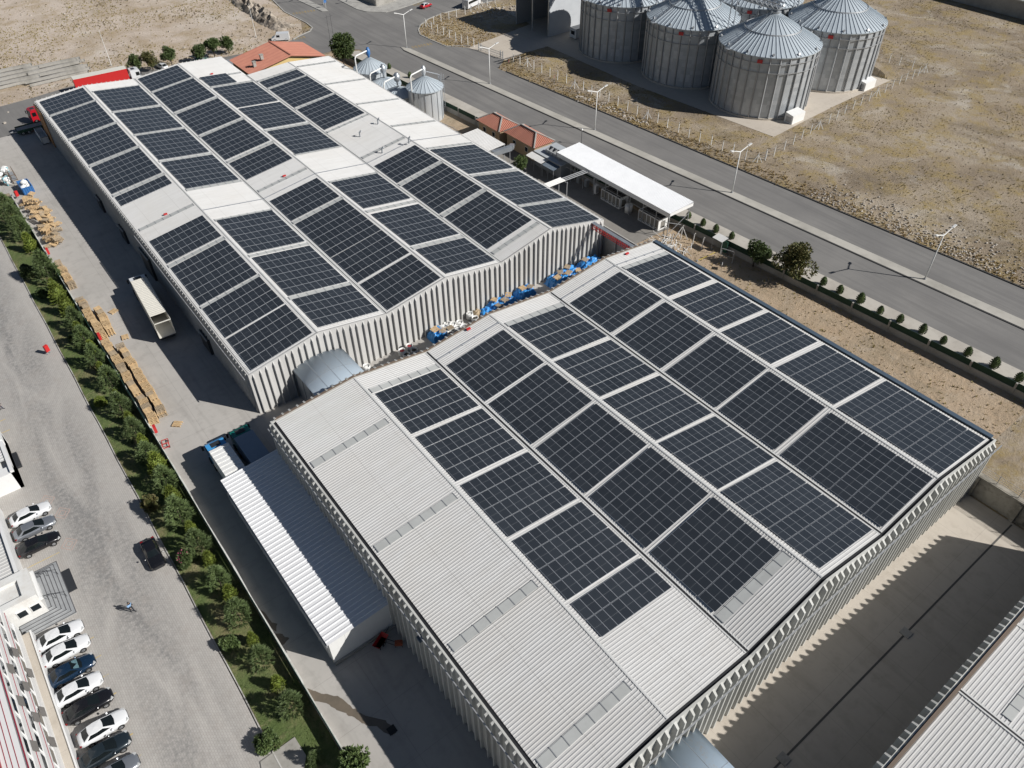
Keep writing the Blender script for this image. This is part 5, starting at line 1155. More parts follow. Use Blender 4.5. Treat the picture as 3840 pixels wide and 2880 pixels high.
P = K(2840, 700, 300, 640, 3.0); broad_tree('larger tree with rusty tinted leaves leaning over boundary wall', P.x, P.y, 6.0, 3.4, M['autumn'], 94, dens=2.0)
P = K(1750, 400, 0, 0); P = G(1750 + 920 / 4.424, 400 + 980 / 4.424, 2.0); broad_tree('green sapling between the rear hall and guard houses', P.x, P.y, 4.2, 1.8, M['leaf'], 95, dens=.8)
for k, (u, v, h) in enumerate(((1110, 520, 4.5), (1245, 500, 4.8), (1405, 465, 4.6), (1645, 440, 4.6), (1760, 390, 5.2), (1885, 370, 4.2))):
    P = K0(u, v); P = K(0, 0, u, v, h * .55)
    broad_tree('roadside tree beyond the rear hall, %s from the left' % ordn(k), P.x, P.y, h, 2.1, M['autumn' if k == 1 else 'leaf'], 200 + k, group='trees beside the far road', dens=1.3)
cl = [(K(2840, 700, u, v, .7)) for (u, v) in ((90, 570), (550, 790), (685, 860), (855, 940), (1020, 1030), (1185, 1100), (1372, 1190), (1545, 1275), (1748, 1375), (1967, 1475), (2170, 1590))]
cl += [K(1900, 700, u, v, .7) for (u, v) in ((1510, 240), (1630, 300), (1735, 355), (1868, 410), (2165, 570))] + [K95(1130, 575, ), K95(1300, 650)]
cl.sort(key=lambda q: -q.y)
def cyp_mesh(seed):
    R_ = random.Random(seed); c = MB()
    for k in range(90):
        f = (k + .5) / 90; z = 1.9 * (.05 + .9 * f); rr = .62 * (sin(pi * min(1, f * .8 + .22))) ** .8; a = k * 2.4; tuft(c, Vector((cos(a) * rr * .85, sin(a) * rr * .85, z)), Vector((cos(a) * .7, sin(a) * .7, 1)), .3, 10, .035, R_, .5)
    c.blob((0, 0, 1.0), (.46, .46, .92), 10, 7, .15); t = MB(); t.tube((0, 0, 0), (0, 0, 1.2), .05, 6, .03); return c.mesh('cypress_crown', M['leaf']), t.mesh('cypress_trunk', M['bark'])
CYP = [cyp_mesh(61), cyp_mesh(62)]
for k, P in enumerate(cl):
    put('small_cypress', 'small clipped cypress on the pavement, %s from the far end' % ordn(k), 'shrub', 'small cypresses along the pavement', CYP[k % 2], P, rnd.uniform(.8, 1.1), rnd.uniform(0, 6))
# ---- dry grass and rubble (uncountable)
def inside(p, poly):
    x, y = p[0], p[1]; c = False; n = len(poly)
    for i in range(n):
        a, b = poly[i], poly[(i + 1) % n]
        if (a[1] > y) != (b[1] > y) and x < (b[0] - a[0]) * (y - a[1]) / (b[1] - a[1]) + a[0]: c = not c
    return c
pad2 = [(p.x, p.y) for p in pp]; road2 = [(p[0], p[1]) for p in outline]
def scatter(name, n, region, mat, size, R_, dens=None, blades=6, avoid=(pad2, road2)):
    c = MB(); x0, x1, y0, y1 = region; k = 0; tries = 0
    while k < n and tries < n * 8:
        tries += 1; x = R_.uniform(x0, x1); y = R_.uniform(y0, y1)
        if any(inside((x, y), q) for q in avoid): continue
        if dens and R_.random() > dens(x, y): continue
        u, v = PX((x, y, 0))
        if not (-80 < u < 3920 and -80 < v < 2960): continue
        k += 1; s = size * R_.uniform(.5, 1.5); tuft(c, Vector((x, y, -.02)), Vector((0, 0, 1)), s, blades, s * .16, R_, .9)
    tag(obj(name, c, mat), kind='stuff'); return c
from mathutils import noise as mn
def dn(s, th=0.0): return lambda x, y: 1.0 if mn.noise(Vector((x * s, y * s, 3.3))) > th else .12
R_ = random.Random(21)
M['straw2'] = m_leaf('olive_grass', (0.28, 0.23, 0.08, 1), (0.38, 0.31, 0.12, 1), .3)
M['straw3'] = m_leaf('dark_weed', (0.17, 0.14, 0.08, 1), (0.25, 0.20, 0.12, 1), .3)
scatter('dry_grass', 5000, (118, 290, 15, 230), M['straw'], .17, R_, dn(.09, 0.05), 12)
scatter('dry_grass', 7000, (118, 290, 15, 230), M['straw2'], .17, R_, dn(.05, 0.1), 12)
scatter('dry_weeds', 1800, (118, 290, 15, 230), M['straw3'], .2, R_, dn(.12, 0.1), 14)
scatter('dry_grass', 3500, (118, 135, 20, 215), M['straw'], .3, R_, lambda x, y: 1 if x < r4(y) + 4.5 or y > 160 else .1, 14)
scatter('dry_grass', 5000, (-60, 100, 200, 420), M['straw2'], .26, R_, dn(.04, 0.12), 12)
scatter('dry_weeds', 2000, (-60, 110, 200, 420), M['straw3'], .32, R_, dn(.06, 0.2), 12)
scatter('dry_grass', 1500, (-40, 42, 203, 216), M['straw'], .4, R_)
scatter('dry_grass', 2600, (81.5, 100, 14, 76), M['straw'], .2, R_, lambda x, y: (1 if abs(x - (82.5 + (76 - y) * .07)) < 4.2 or x > wx(y) - 2 else .15) if x < wx(y) - .5 else 0, avoid=())
scatter('dry_weeds', 1200, (81.5, 103, 14, 76), M['straw2'], .28, R_, lambda x, y: (1 if x < 88 else .3) if x < wx(y) - .5 else 0, avoid=())
scatter('lawn_grass', 9000, (-.3, 4.4, 25, 165), m_leaf('lawn_blades', (0.075, 0.12, 0.028, 1), (0.13, 0.17, 0.05, 1), .4), .12, R_, dn(.35, -.1), 5, avoid=())
def rubble(name, n, fn, size, R_):
    c = MB()
    for _ in range(n):
        x, y = fn(R_); s = size * R_.uniform(.35, 1.3) ** 1.5
        c.blob((x, y, s * .3), (s * R_.uniform(.7, 1.2), s * R_.uniform(.7, 1.2), s * .6), 6, 4, .25)
    tag(obj(name, c, M['rock']), kind='stuff')
rubble('rubble', 1100, lambda R: ((lambda y: (r4(y) + 1.2 + abs(R.gauss(0, 4.5)), y))(R.uniform(22, 70))), .17, R_)
rubble('rubble', 150, lambda R: ((lambda y: (r4(y) + 2.6 + R.gauss(0, .9), y))(R.uniform(112, 136))), .26, R_)
rubble('rubble', 160, lambda R: ((lambda P: (P.x + R.gauss(0, 3), P.y + R.gauss(0, 3)))(K(1900, 0, R.uniform(30, 420) - 250, R.uniform(40, 130)))), .35, R_)
rubble('rubble', 600, lambda R: (R.uniform(125, 250), R.uniform(30, 180)), .12, R_)
rubble('rubble', 400, lambda R: (R.uniform(-60, 95), R.uniform(204, 340)), .3, R_)
# rocky cutting in the pale field near the crossing
def cutting(label, pts, w, h):
    t = thing('rock_cutting', label, 'rocks', (0, 0, 0)); c = MB(); R2 = random.Random(9); n = 70; m = 9; rows = []
    for i in range(n + 1):
        f = i / n * (len(pts) - 1); k = min(int(f), len(pts) - 2); P = pts[k].lerp(pts[k + 1], f - k); d = (pts[k + 1] - pts[k]).normalized(); nn = Vector((-d.y, d.x, 0)); e = sin(pi * i / n) ** .5
        for j in range(m + 1):
            q = j / m * 2 - 1; z = h * e * (max(0, 1 - abs(q) ** 1.6)) * (.6 + .8 * mn.noise(P * .4 + Vector((0, 0, j)))) + R2.uniform(-.2, .3) * e
            rows.append(P + nn * (q * w * (1 + .3 * mn.noise(P * .2))) + Vector((R2.uniform(-.2, .2), R2.uniform(-.2, .2), max(-.05, z))))
    c.add(rows, [(i * (m + 1) + j, i * (m + 1) + j + 1, (i + 1) * (m + 1) + j + 1, (i + 1) * (m + 1) + j) for i in range(n) for j in range(m)])
    obj('rock_face', c, m_dirty('cut_rock', (0.38, 0.33, 0.27, 1), (0.12, 0.10, 0.08, 1), 1, .25, 1.2, amt=1.0, bump=.6), t)
cutting('broken dark rock cutting in the pale field near the crossing', [K0(1930, -40), K0(2060, 60), K0(2180, 130), K95(130, 190), K95(290, 240)], 3.0, 3.2)
# bank under the silo pad edges
# ================================================================== STREET FURNITURE
def lamp(label, P, heads=2, ang=0.0):
    t = thing('street_lamp', label, 'street lamp', (P[0], P[1], .15), ang, 'tall street lamps on the road median')
    c = MB(); c.smooth = True; c.tube((0, 0, 0), (0, 0, 8.6), .14, 8, .08); obj('pole', c, M['white'], t); c = MB(); c.tube((0, 0, 0), (0, 0, .25), .25, 8, .2); obj('base', c, M['steel'], t)
    for s in ((1, -1) if heads == 2 else (1,)):
        c = MB(); c.tube((0, 0, 8.5), (s * 2.1, 0, 9.25), .1, 6, .07); obj('arm', c, M['white'], t)
        c = MB(); c.box((0, 0, 0), (.85, .34, .16)); me_o = obj('lamp_head', c, M['white'], t); me_o.location = (s * 2.4, 0, 9.33); me_o.rotation_euler = (0, -s * .25, 0)
for k, q in enumerate(((3466, 1050), (2744, 725), (2230, 489), (1837, 316), (1525, 180))):
    lamp('white double armed street lamp on the median, %s from the near end' % ordn(k), G(*q), 2, radians(-3))
lamp('white street lamp on the far median tip beyond the crossing', K95(582, 40), 2, 0); lamp('white street lamp on the corner pavement beyond the crossing', K95(1057, 42), 2, .3)
for (lb, P, h) in (('thin pale pole behind the red curtain trailer', K0(925, 545, ), 9), ('thin pale pole near the flat roofed annex in pale field', K0(2125, 310), 9)):
    t = thing('thin_pole', lb, 'pole', (P.x, P.y, 0)); c = MB(); c.tube((0, 0, 0), (0, 0, h), .09, 6, .05); obj('pole', c, M['white'], t); c = MB(); c.box((0, 0, .1), (.5, .5, .2)); obj('base', c, M['conc'], t)
for (lb, P) in (('tall thin antenna mast beside the dark green tree, left', K95(650, 410)), ('tall thin antenna mast beside the dark green tree, right', K95(680, 400))):
    t = thing('antenna_mast', lb, 'mast', (P.x, P.y, 0)); c = MB(); c.tube((0, 0, 0), (0, 0, 9), .05, 5, .03); obj('mast', c, M['dark'], t); c = MB(); c.bar((-.5, 0, 8.4), (.5, 0, 8.4), .04); obj('crossbar', c, M['dark'], t)
t = thing('garden_lamp', 'single globe lamp beside the long white canopy far end', 'lamp', (K19(618, 1200).x, K19(618, 1200).y, 0)); c = MB(); c.tube((0, 0, 0), (0, 0, 3.2), .05, 6); obj('pole', c, M['dark'], t); c = MB(); c.smooth = True; c.blob((0, 0, 3.4), (.25, .25, .25), 10, 6, 0); obj('globe', c, M['white'], t)
def post_fence(label, pts, braces=(), h=2.1):
    t = thing('post_fence', label, 'fence', (0, 0, 0), 0, 'concrete post fences round the silo plot')
    for k, P in enumerate(pts):
        c = MB(); c.bar((P.x, P.y, 0), (P.x, P.y, h), .12); c.bar((P.x, P.y, h), (P.x - .25, P.y - .2, h + .35), .1)
        if k in braces: c.bar((P.x - .9, P.y + .6, 0), (P.x, P.y, h * .85), .12); c.bar((P.x + .9, P.y - .6, 0), (P.x, P.y, h * .85), .12)
        obj('post', c, M['white'], t)
    for z in (.7, 1.4, 2.0):
        c = MB()
        for k in range(len(pts) - 1): c.bar((pts[k].x, pts[k].y, z), (pts[k + 1].x, pts[k + 1].y, z), .02)
        obj('wire', c, M['steel'], t)
c19 = [(55, 515), (110, 535), (172, 555), (225, 575), (290, 605), (358, 635), (422, 665), (495, 690), (562, 735), (635, 750), (703, 785), (770, 810), (845, 845), (920, 880), (1000, 920), (1080, 950), (1165, 990), (1250, 1020), (1330, 1060), (1422, 1100), (1508, 1140), (1597, 1175), (1693, 1205), (1785, 1250), (1875, 1270), (1977, 1325), (2075, 1350), (2145, 1330)]
c28 = [(62, 1325), (135, 1295), (220, 1245), (295, 1200), (365, 1155), (437, 1110), (505, 1075), (590, 1025), (655, 990), (722, 945), (790, 910), (855, 875), (925, 840), (985, 800), (1055, 770), (1115, 735), (1175, 700), (1228, 675), (1283, 655), (1330, 630), (1380, 605)]
post_fence('pale post fence between road verge and the big silos', [K19(*q) for q in c19], (2, 8, 16, 26))
post_fence('pale post fence running off beside the nearest big silo pad', [K(2840, 0, *q) for q in c28] + [K(2840, 0, *q) for q in ((1280, 575), (1175, 540), (1090, 520), (990, 490))], (6, 13, 20))
post_fence('pale post fence round the rounded corner plot at the crossing', [K95(*q) for q in ((1830, 390), (1780, 370), (1727, 360), (1680, 340), (1628, 315), (1578, 290), (1530, 275), (1480, 250), (1432, 225), (1498, 205), (1558, 185), (1623, 165), (1685, 140), (1757, 120), (1805, 100), (1870, 75), (1940, 50), (2005, 30))], (8, 15))
t = thing('sliding_gate', 'grey barred sliding gate at the silo yard entrance', 'gate', (0, 0, 0)); A_ = K95(1870, 415); B_ = K95(2070, 488); c = MB()
for z in (.25, .9, 1.5): c.bar((A_.x, A_.y, z), (B_.x, B_.y, z), .07)
obj('rail', c, M['steel'], t)
c = MB()
for k in range(25): P = A_.lerp(B_, k / 24); c.bar((P.x, P.y, .2), (P.x, P.y, 1.55), .05)
obj('bars', c, M['steel'], t)
for P in (A_, A_.lerp(B_, .1), B_, A_.lerp(B_, .9)): c = MB(); c.bar((P.x, P.y, 0), (P.x, P.y, 2.0), .15); obj('post', c, M['galv'], t)
def roadsign(label, P):
    t = thing('road_sign', label, 'road sign', (P.x, P.y, 0)); c = MB(); c.tube((0, 0, 0), (0, 0, 2.2), .04, 6); obj('post', c, M['steel'], t)
    c = MB(); c.add([(-.4, 0, 1.7), (.4, 0, 1.7), (0, 0, 2.4), (-.4, -.04, 1.7), (.4, -.04, 1.7), (0, -.04, 2.4)], [(0, 1, 2), (5, 4, 3), (0, 3, 4, 1), (1, 4, 5, 2), (2, 5, 3, 0)]); o = obj('plate', c, M['red'], t); o.rotation_euler = (0, 0, .8)
    c = MB(); c.add([(-.26, -.05, 1.78), (.26, -.05, 1.78), (0, -.05, 2.24)], [(0, 1, 2)]); o2 = obj('face', c, M['white'], o)
roadsign('triangular road sign on the verge near the silo yard gate', K95(2120, 570)); roadsign('triangular road sign on the verge between road and middle silo', K19(395, 700))
t = thing('blue_bollard', 'blue and white round traffic sign on the far median tip', 'road sign', (K95(603, 70).x, K95(603, 70).y, .15)); c = MB(); c.tube((0, 0, 0), (0, 0, 1.9), .05, 6); obj('post', c, M['white'], t); c = MB(); c.tube((0, -.03, 1.9), (0, .03, 1.9), .5, 14); obj('plate', c, M['blue'], t)
# ochre rumble strips on the road
M['ochre'] = m_dirty('worn_yellow_paint', (0.30, 0.22, 0.10, 1), (0.19, 0.17, 0.14, 1), .9, 1.2, 5, amt=1.2)
for (a, b) in (((1320, 395), (1510, 355)), ((330, 115), (520, 85)), ((1330, 45), (1430, 20)), ((340, 325), (460, 300))):
    P, Q = K95(*a), K95(*b); d = (Q - P); nn = Vector((-d.y, d.x, 0)).normalized(); L = d.length; d.normalize(); c = MB(); n = int(L / .9)
    for k in range(n): e = P + d * (k * .9); c.poly([(*(e - nn * .9)[:2], .04), (*(e + d * .5 - nn * .9)[:2], .04), (*(e + d * .5 + nn * .9)[:2], .04), (*(e + nn * .9)[:2], .04)])
    struct('road_marking', c, M['ochre'])
M['yline'] = m_dirty('worn_yellow_line', (0.55, 0.40, 0.12, 1), (0.40, 0.37, 0.30, 1), .9, 1.2, 5, amt=1.0)
c = MB()
for y in (44.5, 47.0, 49.6, 52.1, 54.6, 57.2, 59.8, 73.4, 76.0, 78.8, 81.6, 98.6, 101.2): c.bb((-15.0, y - .05, .018), (-10.4, y + .05, .024))
struct('road_marking', c, M['yline'])
M['rline'] = m_dirty('worn_red_line', (0.42, 0.30, 0.26, 1), (0.42, 0.39, 0.35, 1), .9, 1.2, 5, amt=.6); c = MB()
for (x, y) in ((-9.6, 82.4), (-8.6, 79.2), (-9.2, 73.9)):
    for s in (.9, .45):
        P = [(x - s, y), (x, y - s * 1.2), (x + s, y), (x, y + s * 1.2)]
        for k in range(4): c.bar((*P[k], .02), (*P[(k + 1) % 4], .02), .08, .012)
struct('road_marking', c, M['rline'])
# ================================================================== VEHICLES
def paint(name, c, rough=.25, metal=0.0): 
    t = NT(name); t.b.inputs['Coat Weight'].default_value = .6; t.b.inputs['Coat Roughness'].default_value = .05
    n = t.noise(t.coord('Object'), 2, 4); col = t.mix(t.math('MULTIPLY', n, .25), c, (c[0] * .8 + .01, c[1] * .8 + .01, c[2] * .8 + .01, 1)); return t.out(col, rough, metal)
PT = {'white': paint('car_white', (0.68, 0.69, 0.70, 1)), 'silver': paint('car_silver', (0.30, 0.32, 0.35, 1), .3, .6), 'black': paint('car_black', (0.008, 0.008, 0.010, 1)),
      'navy': paint('car_dark_blue', (0.010, 0.030, 0.065, 1), .25, .3), 'grey': paint('car_dark_grey', (0.05, 0.055, 0.062, 1), .3, .4), 'slate': paint('car_slate', (0.018, 0.028, 0.036, 1), .3, .3), 'red': paint('car_red', (0.42, 0.01, 0.02, 1)), 'green': paint('car_green', (0.01, 0.08, 0.05, 1))}
M['tyre'] = flat('tyre_rubber', (0.012, 0.012, 0.012, 1), .85); M['rim'] = flat('wheel_rim', (0.36, 0.37, 0.38, 1), .3, .6)
M['cargl'] = flat('car_glass', (0.008, 0.011, 0.012, 1), .05, var=.05); M['lampw'] = flat('headlight_lens', (0.45, 0.46, 0.46, 1), .1); M['lampr'] = flat('tail_light_lens', (0.22, 0.008, 0.01, 1), .2)
def wheel(t, x, y, r=.33, w=.22, nm='wheel'):
    s = 1 if y > 0 else -1; c = MB(); c.smooth = False
    c.lathe([(r * .62, -w / 2), (r * .96, -w / 2), (r, -w / 4), (r, w / 4), (r * .96, w / 2), (r * .62, w / 2), (r * .62, -w / 2)], n=20); o = obj(nm, c, M['tyre'], t); o.location = (x, y, r); o.rotation_euler = (pi / 2, 0, 0)
    c = MB(); c.lathe([(r * .63, w * .36 * 1), (r * .5, w * .3), (.08, w * .42), (.001, w * .42)], n=10); c.lathe([(r * .63, -w * .36), (r * .5, -w * .3), (.08, -w * .42), (.001, -w * .42)], n=10); obj('rim', c, M['rim'], o)
SED = [(-2.28, .50, .62, .66), (-2.2, .70, .80, .90), (-1.9, .82, .86, .99), (-1.4, .87, .90, 1.0), (-.6, .895, .91, .98), (.3, .895, .91, .96), (.95, .88, .89, .93), (1.5, .86, .85, .86), (1.95, .78, .76, .76), (2.2, .62, .62, .66), (2.28, .45, .50, .55)]
def sedan(label, x, y, ang, col, boxy=False, roof=None):
    t = thing('parked_car', label, 'car', (x, y, 0.02), ang, 'cars parked beside the office'); p = PT[col]; c = MB(); c.smooth = not boxy; vs = []; n = 14
    for (sx, w, w2, zt) in SED:
        if boxy: w = min(.84, w + .12); zt = max(zt, .84) if abs(sx) < 2.1 else .75
        zb = .24 if abs(sx) < 2.0 else .34
        prof = [(0, zb), (w * .88, zb), (w * .99, zb + .12), (w, .55), (w * .985, zt - .14), (w * .90, zt - .03), (w * .55, zt + .025), (0, zt + .04)]
        ring = [(sx, yy, zz) for (yy, zz) in prof] + [(sx, -yy, zz) for (yy, zz) in prof[-2:0:-1]]; vs += ring
    R = len(ring); fs = []
    for k in range(len(SED) - 1):
        for j in range(R): a = k * R + j; b = k * R + (j + 1) % R; fs.append((a, a + R, b + R, b))
    fs += [tuple(range(R)), tuple(range((len(SED) - 1) * R + R - 1, (len(SED) - 1) * R - 1, -1))]
    c.add(vs, [f[::-1] for f in fs]); obj('body', c, p, t)
    # cabin: belt ring and roof ring
    if boxy: bx0, bx1, rx0, rx1 = -1.55, .75, -1.2, .15
    else: bx0, bx1, rx0, rx1 = -1.85, 1.05, -1.12, .10
    zb, zr, wb, wr = .93, 1.42, .77, .57
    def ring_(x0, x1, w, z, bulge): return [Vector(q) for q in ((x0, -w * .9, z), (x0 - bulge, 0, z), (x0, w * .9, z), (x0 * .5 + x1 * .5, w, z), (x1, w * .9, z), (x1 + bulge, 0, z), (x1, -w * .9, z), (x0 * .5 + x1 * .5, -w, z))]
    B, T = ring_(bx0, bx1, wb, zb, .10), ring_(rx0, rx1, wr, zr, .06)
    c = MB(); c.smooth = False
    top = [q + Vector((0, 0, .0)) for q in T]; c.add(top + [Vector(((rx0 + rx1) / 2, 0, zr + .05))], [(k, (k + 1) % 8, 8)[::-1] for k in range(8)])
    c.add(B + T, [(k, (k + 1) % 8, 8 + (k + 1) % 8, 8 + k)[::-1] for k in range(8)]); obj('roof', c, PT[roof] if roof else p, t)
    def pane(nm, ia, ib, ic, f0=.12, f1=.9, inset=.06):
        c = MB(); L_ = [B[ia], B[ib], B[ic]] if ic is not None else [B[ia], B[ib]]; U_ = [T[ia], T[ib], T[ic]] if ic is not None else [T[ia], T[ib]]
        lo = [b.lerp(u, f0) for b, u in zip(L_, U_)]; hi = [b.lerp(u, f1) for b, u in zip(L_, U_)]
        def ins(q): q = q[:]; q[0] = q[0].lerp(q[1], inset); q[-1] = q[-1].lerp(q[-2], inset); return q
        lo, hi = ins(lo), ins(hi); cen = sum(lo + hi, Vector()) / len(lo + hi); nrm = (lo[1] - lo[0]).cross(hi[0] - lo[0]).normalized()
        if nrm.dot(cen - Vector((-.4, 0, 1.1))) < 0: nrm = -nrm
        q = [v + nrm * .012 for v in lo + hi]; m = len(lo); c.add(q, [(k, k + 1, m + k + 1, m + k) for k in range(m - 1)]); obj(nm, c, M['cargl'], t)
    pane('windshield', 4, 5, 6, .03, .97, .10); pane('rear_window', 2, 1, 0, .12, .95, .12); pane('side_window', 2, 3, 4, .1, .86, .22); pane('side_window', 0, 7, 6, .1, .86, .22)
    for (x_, s) in ((-1.38, 1), (-1.38, -1), (1.35, 1), (1.35, -1)): wheel(t, x_, s * .80)
    for s in (1, -1):
        c = MB(); c.box((2.02, s * .60, .66), (.34, .26, .13), -s * .45); obj('headlight', c, M['lampw'], t); c = MB(); c.box((-2.14, s * .62, .80), (.16, .30, .13), s * .2); obj('tail_light', c, M['lampr'], t)
        c = MB(); c.blob((.72, s * .99, .98), (.11, .13, .08), 8, 5, 0); obj('wing_mirror', c, p, t)
    c = MB(); c.box((2.26, 0, .5), (.05, .9, .2)); obj('grille', c, M['dark'], t)
    return t
W_, F_ = -1.38, 1.35
for (lb, xr, y, col, a) in (('white sedan parked farthest left in the upper group of three', -11.6, 80.85, 'white', .05), ('silver sedan parked between a white and a black car', -11.7, 78.3, 'silver', .02), ('black sedan parked beside the silver one near the stairs', -11.9, 75.55, 'black', .0),
                         ('white sedan parked right beside the office steps', -13.05, 61.7, 'white', 0), ('white sedan, second below the office steps', -13.0, 59.5, 'white', 0), ('dark blue sedan with shiny sunshade parked between white cars', -13.2, 56.9, 'navy', 0),
                         ('white sedan parked between the dark blue and black cars', -13.2, 54.4, 'white', 0), ('black sedan parked between two white sedans', -12.9, 52.0, 'black', 0), ('white sedan with wide gap behind, last white one in the row', -12.4, 48.95, 'white', 0),
                         ('dark slate sedan near the bottom of the office row', -12.9, 46.6, 'slate', 0), ('grey sedan cut by the photo bottom edge', -12.9, 44.0, 'silver', 0)):
    t = sedan(lb, xr, y, a, col)
    if 'sunshade' in lb: c = MB(); c.add([(.35, -.5, 1.32), (.8, -.6, 1.12), (.8, .6, 1.12), (.35, .5, 1.32)], [(0, 1, 2, 3)]); obj('sunshade', c, flat('foil_sunshade', (0.25, 0.42, 0.45, 1), .2, .6, var=.6, scale=8), t)
t = sedan('old boxy black sedan parked in the lane beside the lawn kerb', -1.85, 65.9, radians(-92), 'black', True); t['group'] = 'cars away from the office row'
P = K0(1335, 575, .6); t = sedan('white car glimpsed beyond the rear hall far edge', P.x + 1, P.y + 2.0, radians(100), 'white'); t['group'] = 'cars away from the office row'
P = K0(1665, 500, .6); t = sedan('dark green car glimpsed beyond the rear hall roof', P.x, P.y, radians(10), 'green'); t['group'] = 'cars away from the office row'
P = K95(1432, 48, .5); t = sedan('red car driving out of the crossing at top', P.x, P.y, radians(15), 'red', roof='white'); t['group'] = 'cars away from the office row'; t.name = 'moving_car'
def wheels_t(t, xs, w=1.15, r=.5):
    for x in xs:
        for s in (1, -1): wheel(t, x, s * w, r, .3)
def truck(label, x, y, ang, cabcol, L=13.0, cab=2.3, boxm=None, boxz=1.1, boxh=2.75, wd=2.5, ribs=0, grp='trucks in the yard', open_rear=0.0, z=0.02):
    """x,y = rear centre on the ground; +X forward"""
    t = thing('truck', label, 'truck', (x, y, z), ang, grp); h = wd / 2
    c = MB(); c.bb((0, -h * .8, .75), (L + .6, h * .8, boxz)); obj('chassis', c, M['dark'], t)
    c = MB(); e = L - open_rear
    if open_rear:
        c.bb((0, -h, boxz), (L, -h + .06, boxz + boxh)); c.bb((0, h - .06, boxz), (L, h, boxz + boxh)); c.bb((L - .06, -h, boxz), (L, h, boxz + boxh)); c.bb((open_rear, -h, boxz + boxh - .05), (L, h, boxz + boxh)); c.bb((0, -h, boxz), (L, h, boxz + .08))
        c.bb((0, -h, boxz + boxh - .12), (.12, h, boxz + boxh))
    else: c.bb((0, -h, boxz), (L, h, boxz + boxh))
    bo = obj('trailer_box', c, boxm, t)
    if ribs:
        c = MB()
        for k in range(ribs): xx = open_rear + (k + .5) * e / ribs; c.bar((xx, -h, boxz + boxh + .02), (xx, h, boxz + boxh + .02), e / ribs * .45, .09)
        obj('roof_ribs', c, boxm, bo)
    x0 = L + .55; c = MB(); vs = [(x0, .55), (x0 + cab, .55), (x0 + cab, 1.7), (x0 + cab - .18, 2.95), (x0 + cab - .6, 3.15), (x0, 3.15)]
    q = [(a, -h + .05, b) for (a, b) in vs] + [(a, h - .05, b) for (a, b) in vs]; m = len(vs)
    c.add(q, [(k, (k + 1) % m, m + (k + 1) % m, m + k) for k in range(m)] + [tuple(range(m - 1, -1, -1)), tuple(range(m, 2 * m))]); obj('cab', c, cabcol, t)
    c = MB(); c.add([(x0 + cab + .012, -h + .2, 1.75), (x0 + cab + .012, h - .2, 1.75), (x0 + cab - .15, h - .2, 2.85), (x0 + cab - .15, -h + .2, 2.85)], [(0, 1, 2, 3)]); obj('windshield', c, M['cargl'], t)
    for s in (1, -1):
        c = MB(); c.bb((x0 + cab - 1.2, s * (h - .045), 1.75), (x0 + cab - .35, s * (h - .02), 2.6)); obj('side_window', c, M['cargl'], t)
        c = MB(); c.box((x0 + cab + .1, s * (h + .22), 2.2), (.12, .25, .7)); c.bar((x0 + cab - .1, s * (h - .05), 2.5), (x0 + cab + .1, s * (h + .22), 2.5), .05); obj('wing_mirror', c, M['dark'], t)
        c = MB(); c.box((x0 + cab + .03, s * (h - .45), .85), (.08, .4, .22)); obj('headlight', c, M['lampw'], t)
    c = MB(); c.bb((x0 + .5, -.6, 3.15), (x0 + 1.3, .6, 3.21)); obj('roof_hatch', c, M['dark'], t)
    wheels_t(t, ([1.6, 2.9] if L > 8 else [1.8]) + [L + .2, x0 + cab - .7]); return t
M['canvas'] = flat('cream_canvas', (0.62, 0.60, 0.54, 1), .75, var=.1); M['curtain'] = flat('red_curtain', (0.50, 0.02, 0.02, 1), .5, var=.1); M['greybox'] = flat('blue_grey_tarp', (0.20, 0.25, 0.31, 1), .6)
truck('long cream covered truck with open rear standing in the hall shadow', 13.45, 103.6, radians(86.5), PT['white'], 13.6, 2.2, M['canvas'], ribs=24, open_rear=2.3)
truck('blue cabbed truck with white ribbed box poking out behind the shed', 10.2, 65.7, radians(90.5), paint('cab_blue', (0.06, 0.30, 0.62, 1)), 8.1, 2.0, M['white'], ribs=11)
truck('green cabbed truck with grey blue tarp box beside the front hall', 13.5, 66.1, radians(90), paint('cab_teal', (0.01, 0.16, 0.13, 1)), 7.9, 2.0, M['greybox'])
t = truck('white cabbed truck with red curtain trailer on the far road', 29.6, 213.6, radians(-4), PT['white'], 12.6, 2.4, M['curtain'], grp='trucks on the far road')
c = MB(); c.bb((0, -1.27, 3.86), (12.6, 1.27, 3.92)); obj('trailer_roof', c, M['canvas'], t)
t = truck('red cabbed truck parked at the rear hall far left corner', 21.2, 203.0, radians(188), PT['red'], 2.2, 2.0, M['red'], boxh=.5, grp='trucks on the far road')
t = thing('flatbed_trailer', 'dark green low trailer with white load edge at the far corner', 'trailer', (12.4, 197.9, 0)); c = MB(); c.bb((0, -1.4, .7), (6.2, 1.4, 1.0)); c.bb((0, -1.45, 1.0), (6.2, -1.35, 1.3)); c.bb((0, 1.35, 1.0), (6.2, 1.45, 1.3)); obj('deck', c, flat('green_trailer', (0.02, 0.06, 0.035, 1), .6), t)
c = MB(); c.bb((.1, -1.2, 1.0), (6.1, 1.2, 1.12)); obj('load', c, M['conc'], t)
for x in (1, 2.2, 5): 
    for s in (1, -1): wheel(t, x, s * 1.1, .42, .25)
c = MB(); c.bar((-1.4, 0, .8), (0, .6, .8), .1); c.bar((-1.4, 0, .8), (0, -.6, .8), .1); obj('drawbar', c, M['steel'], t)
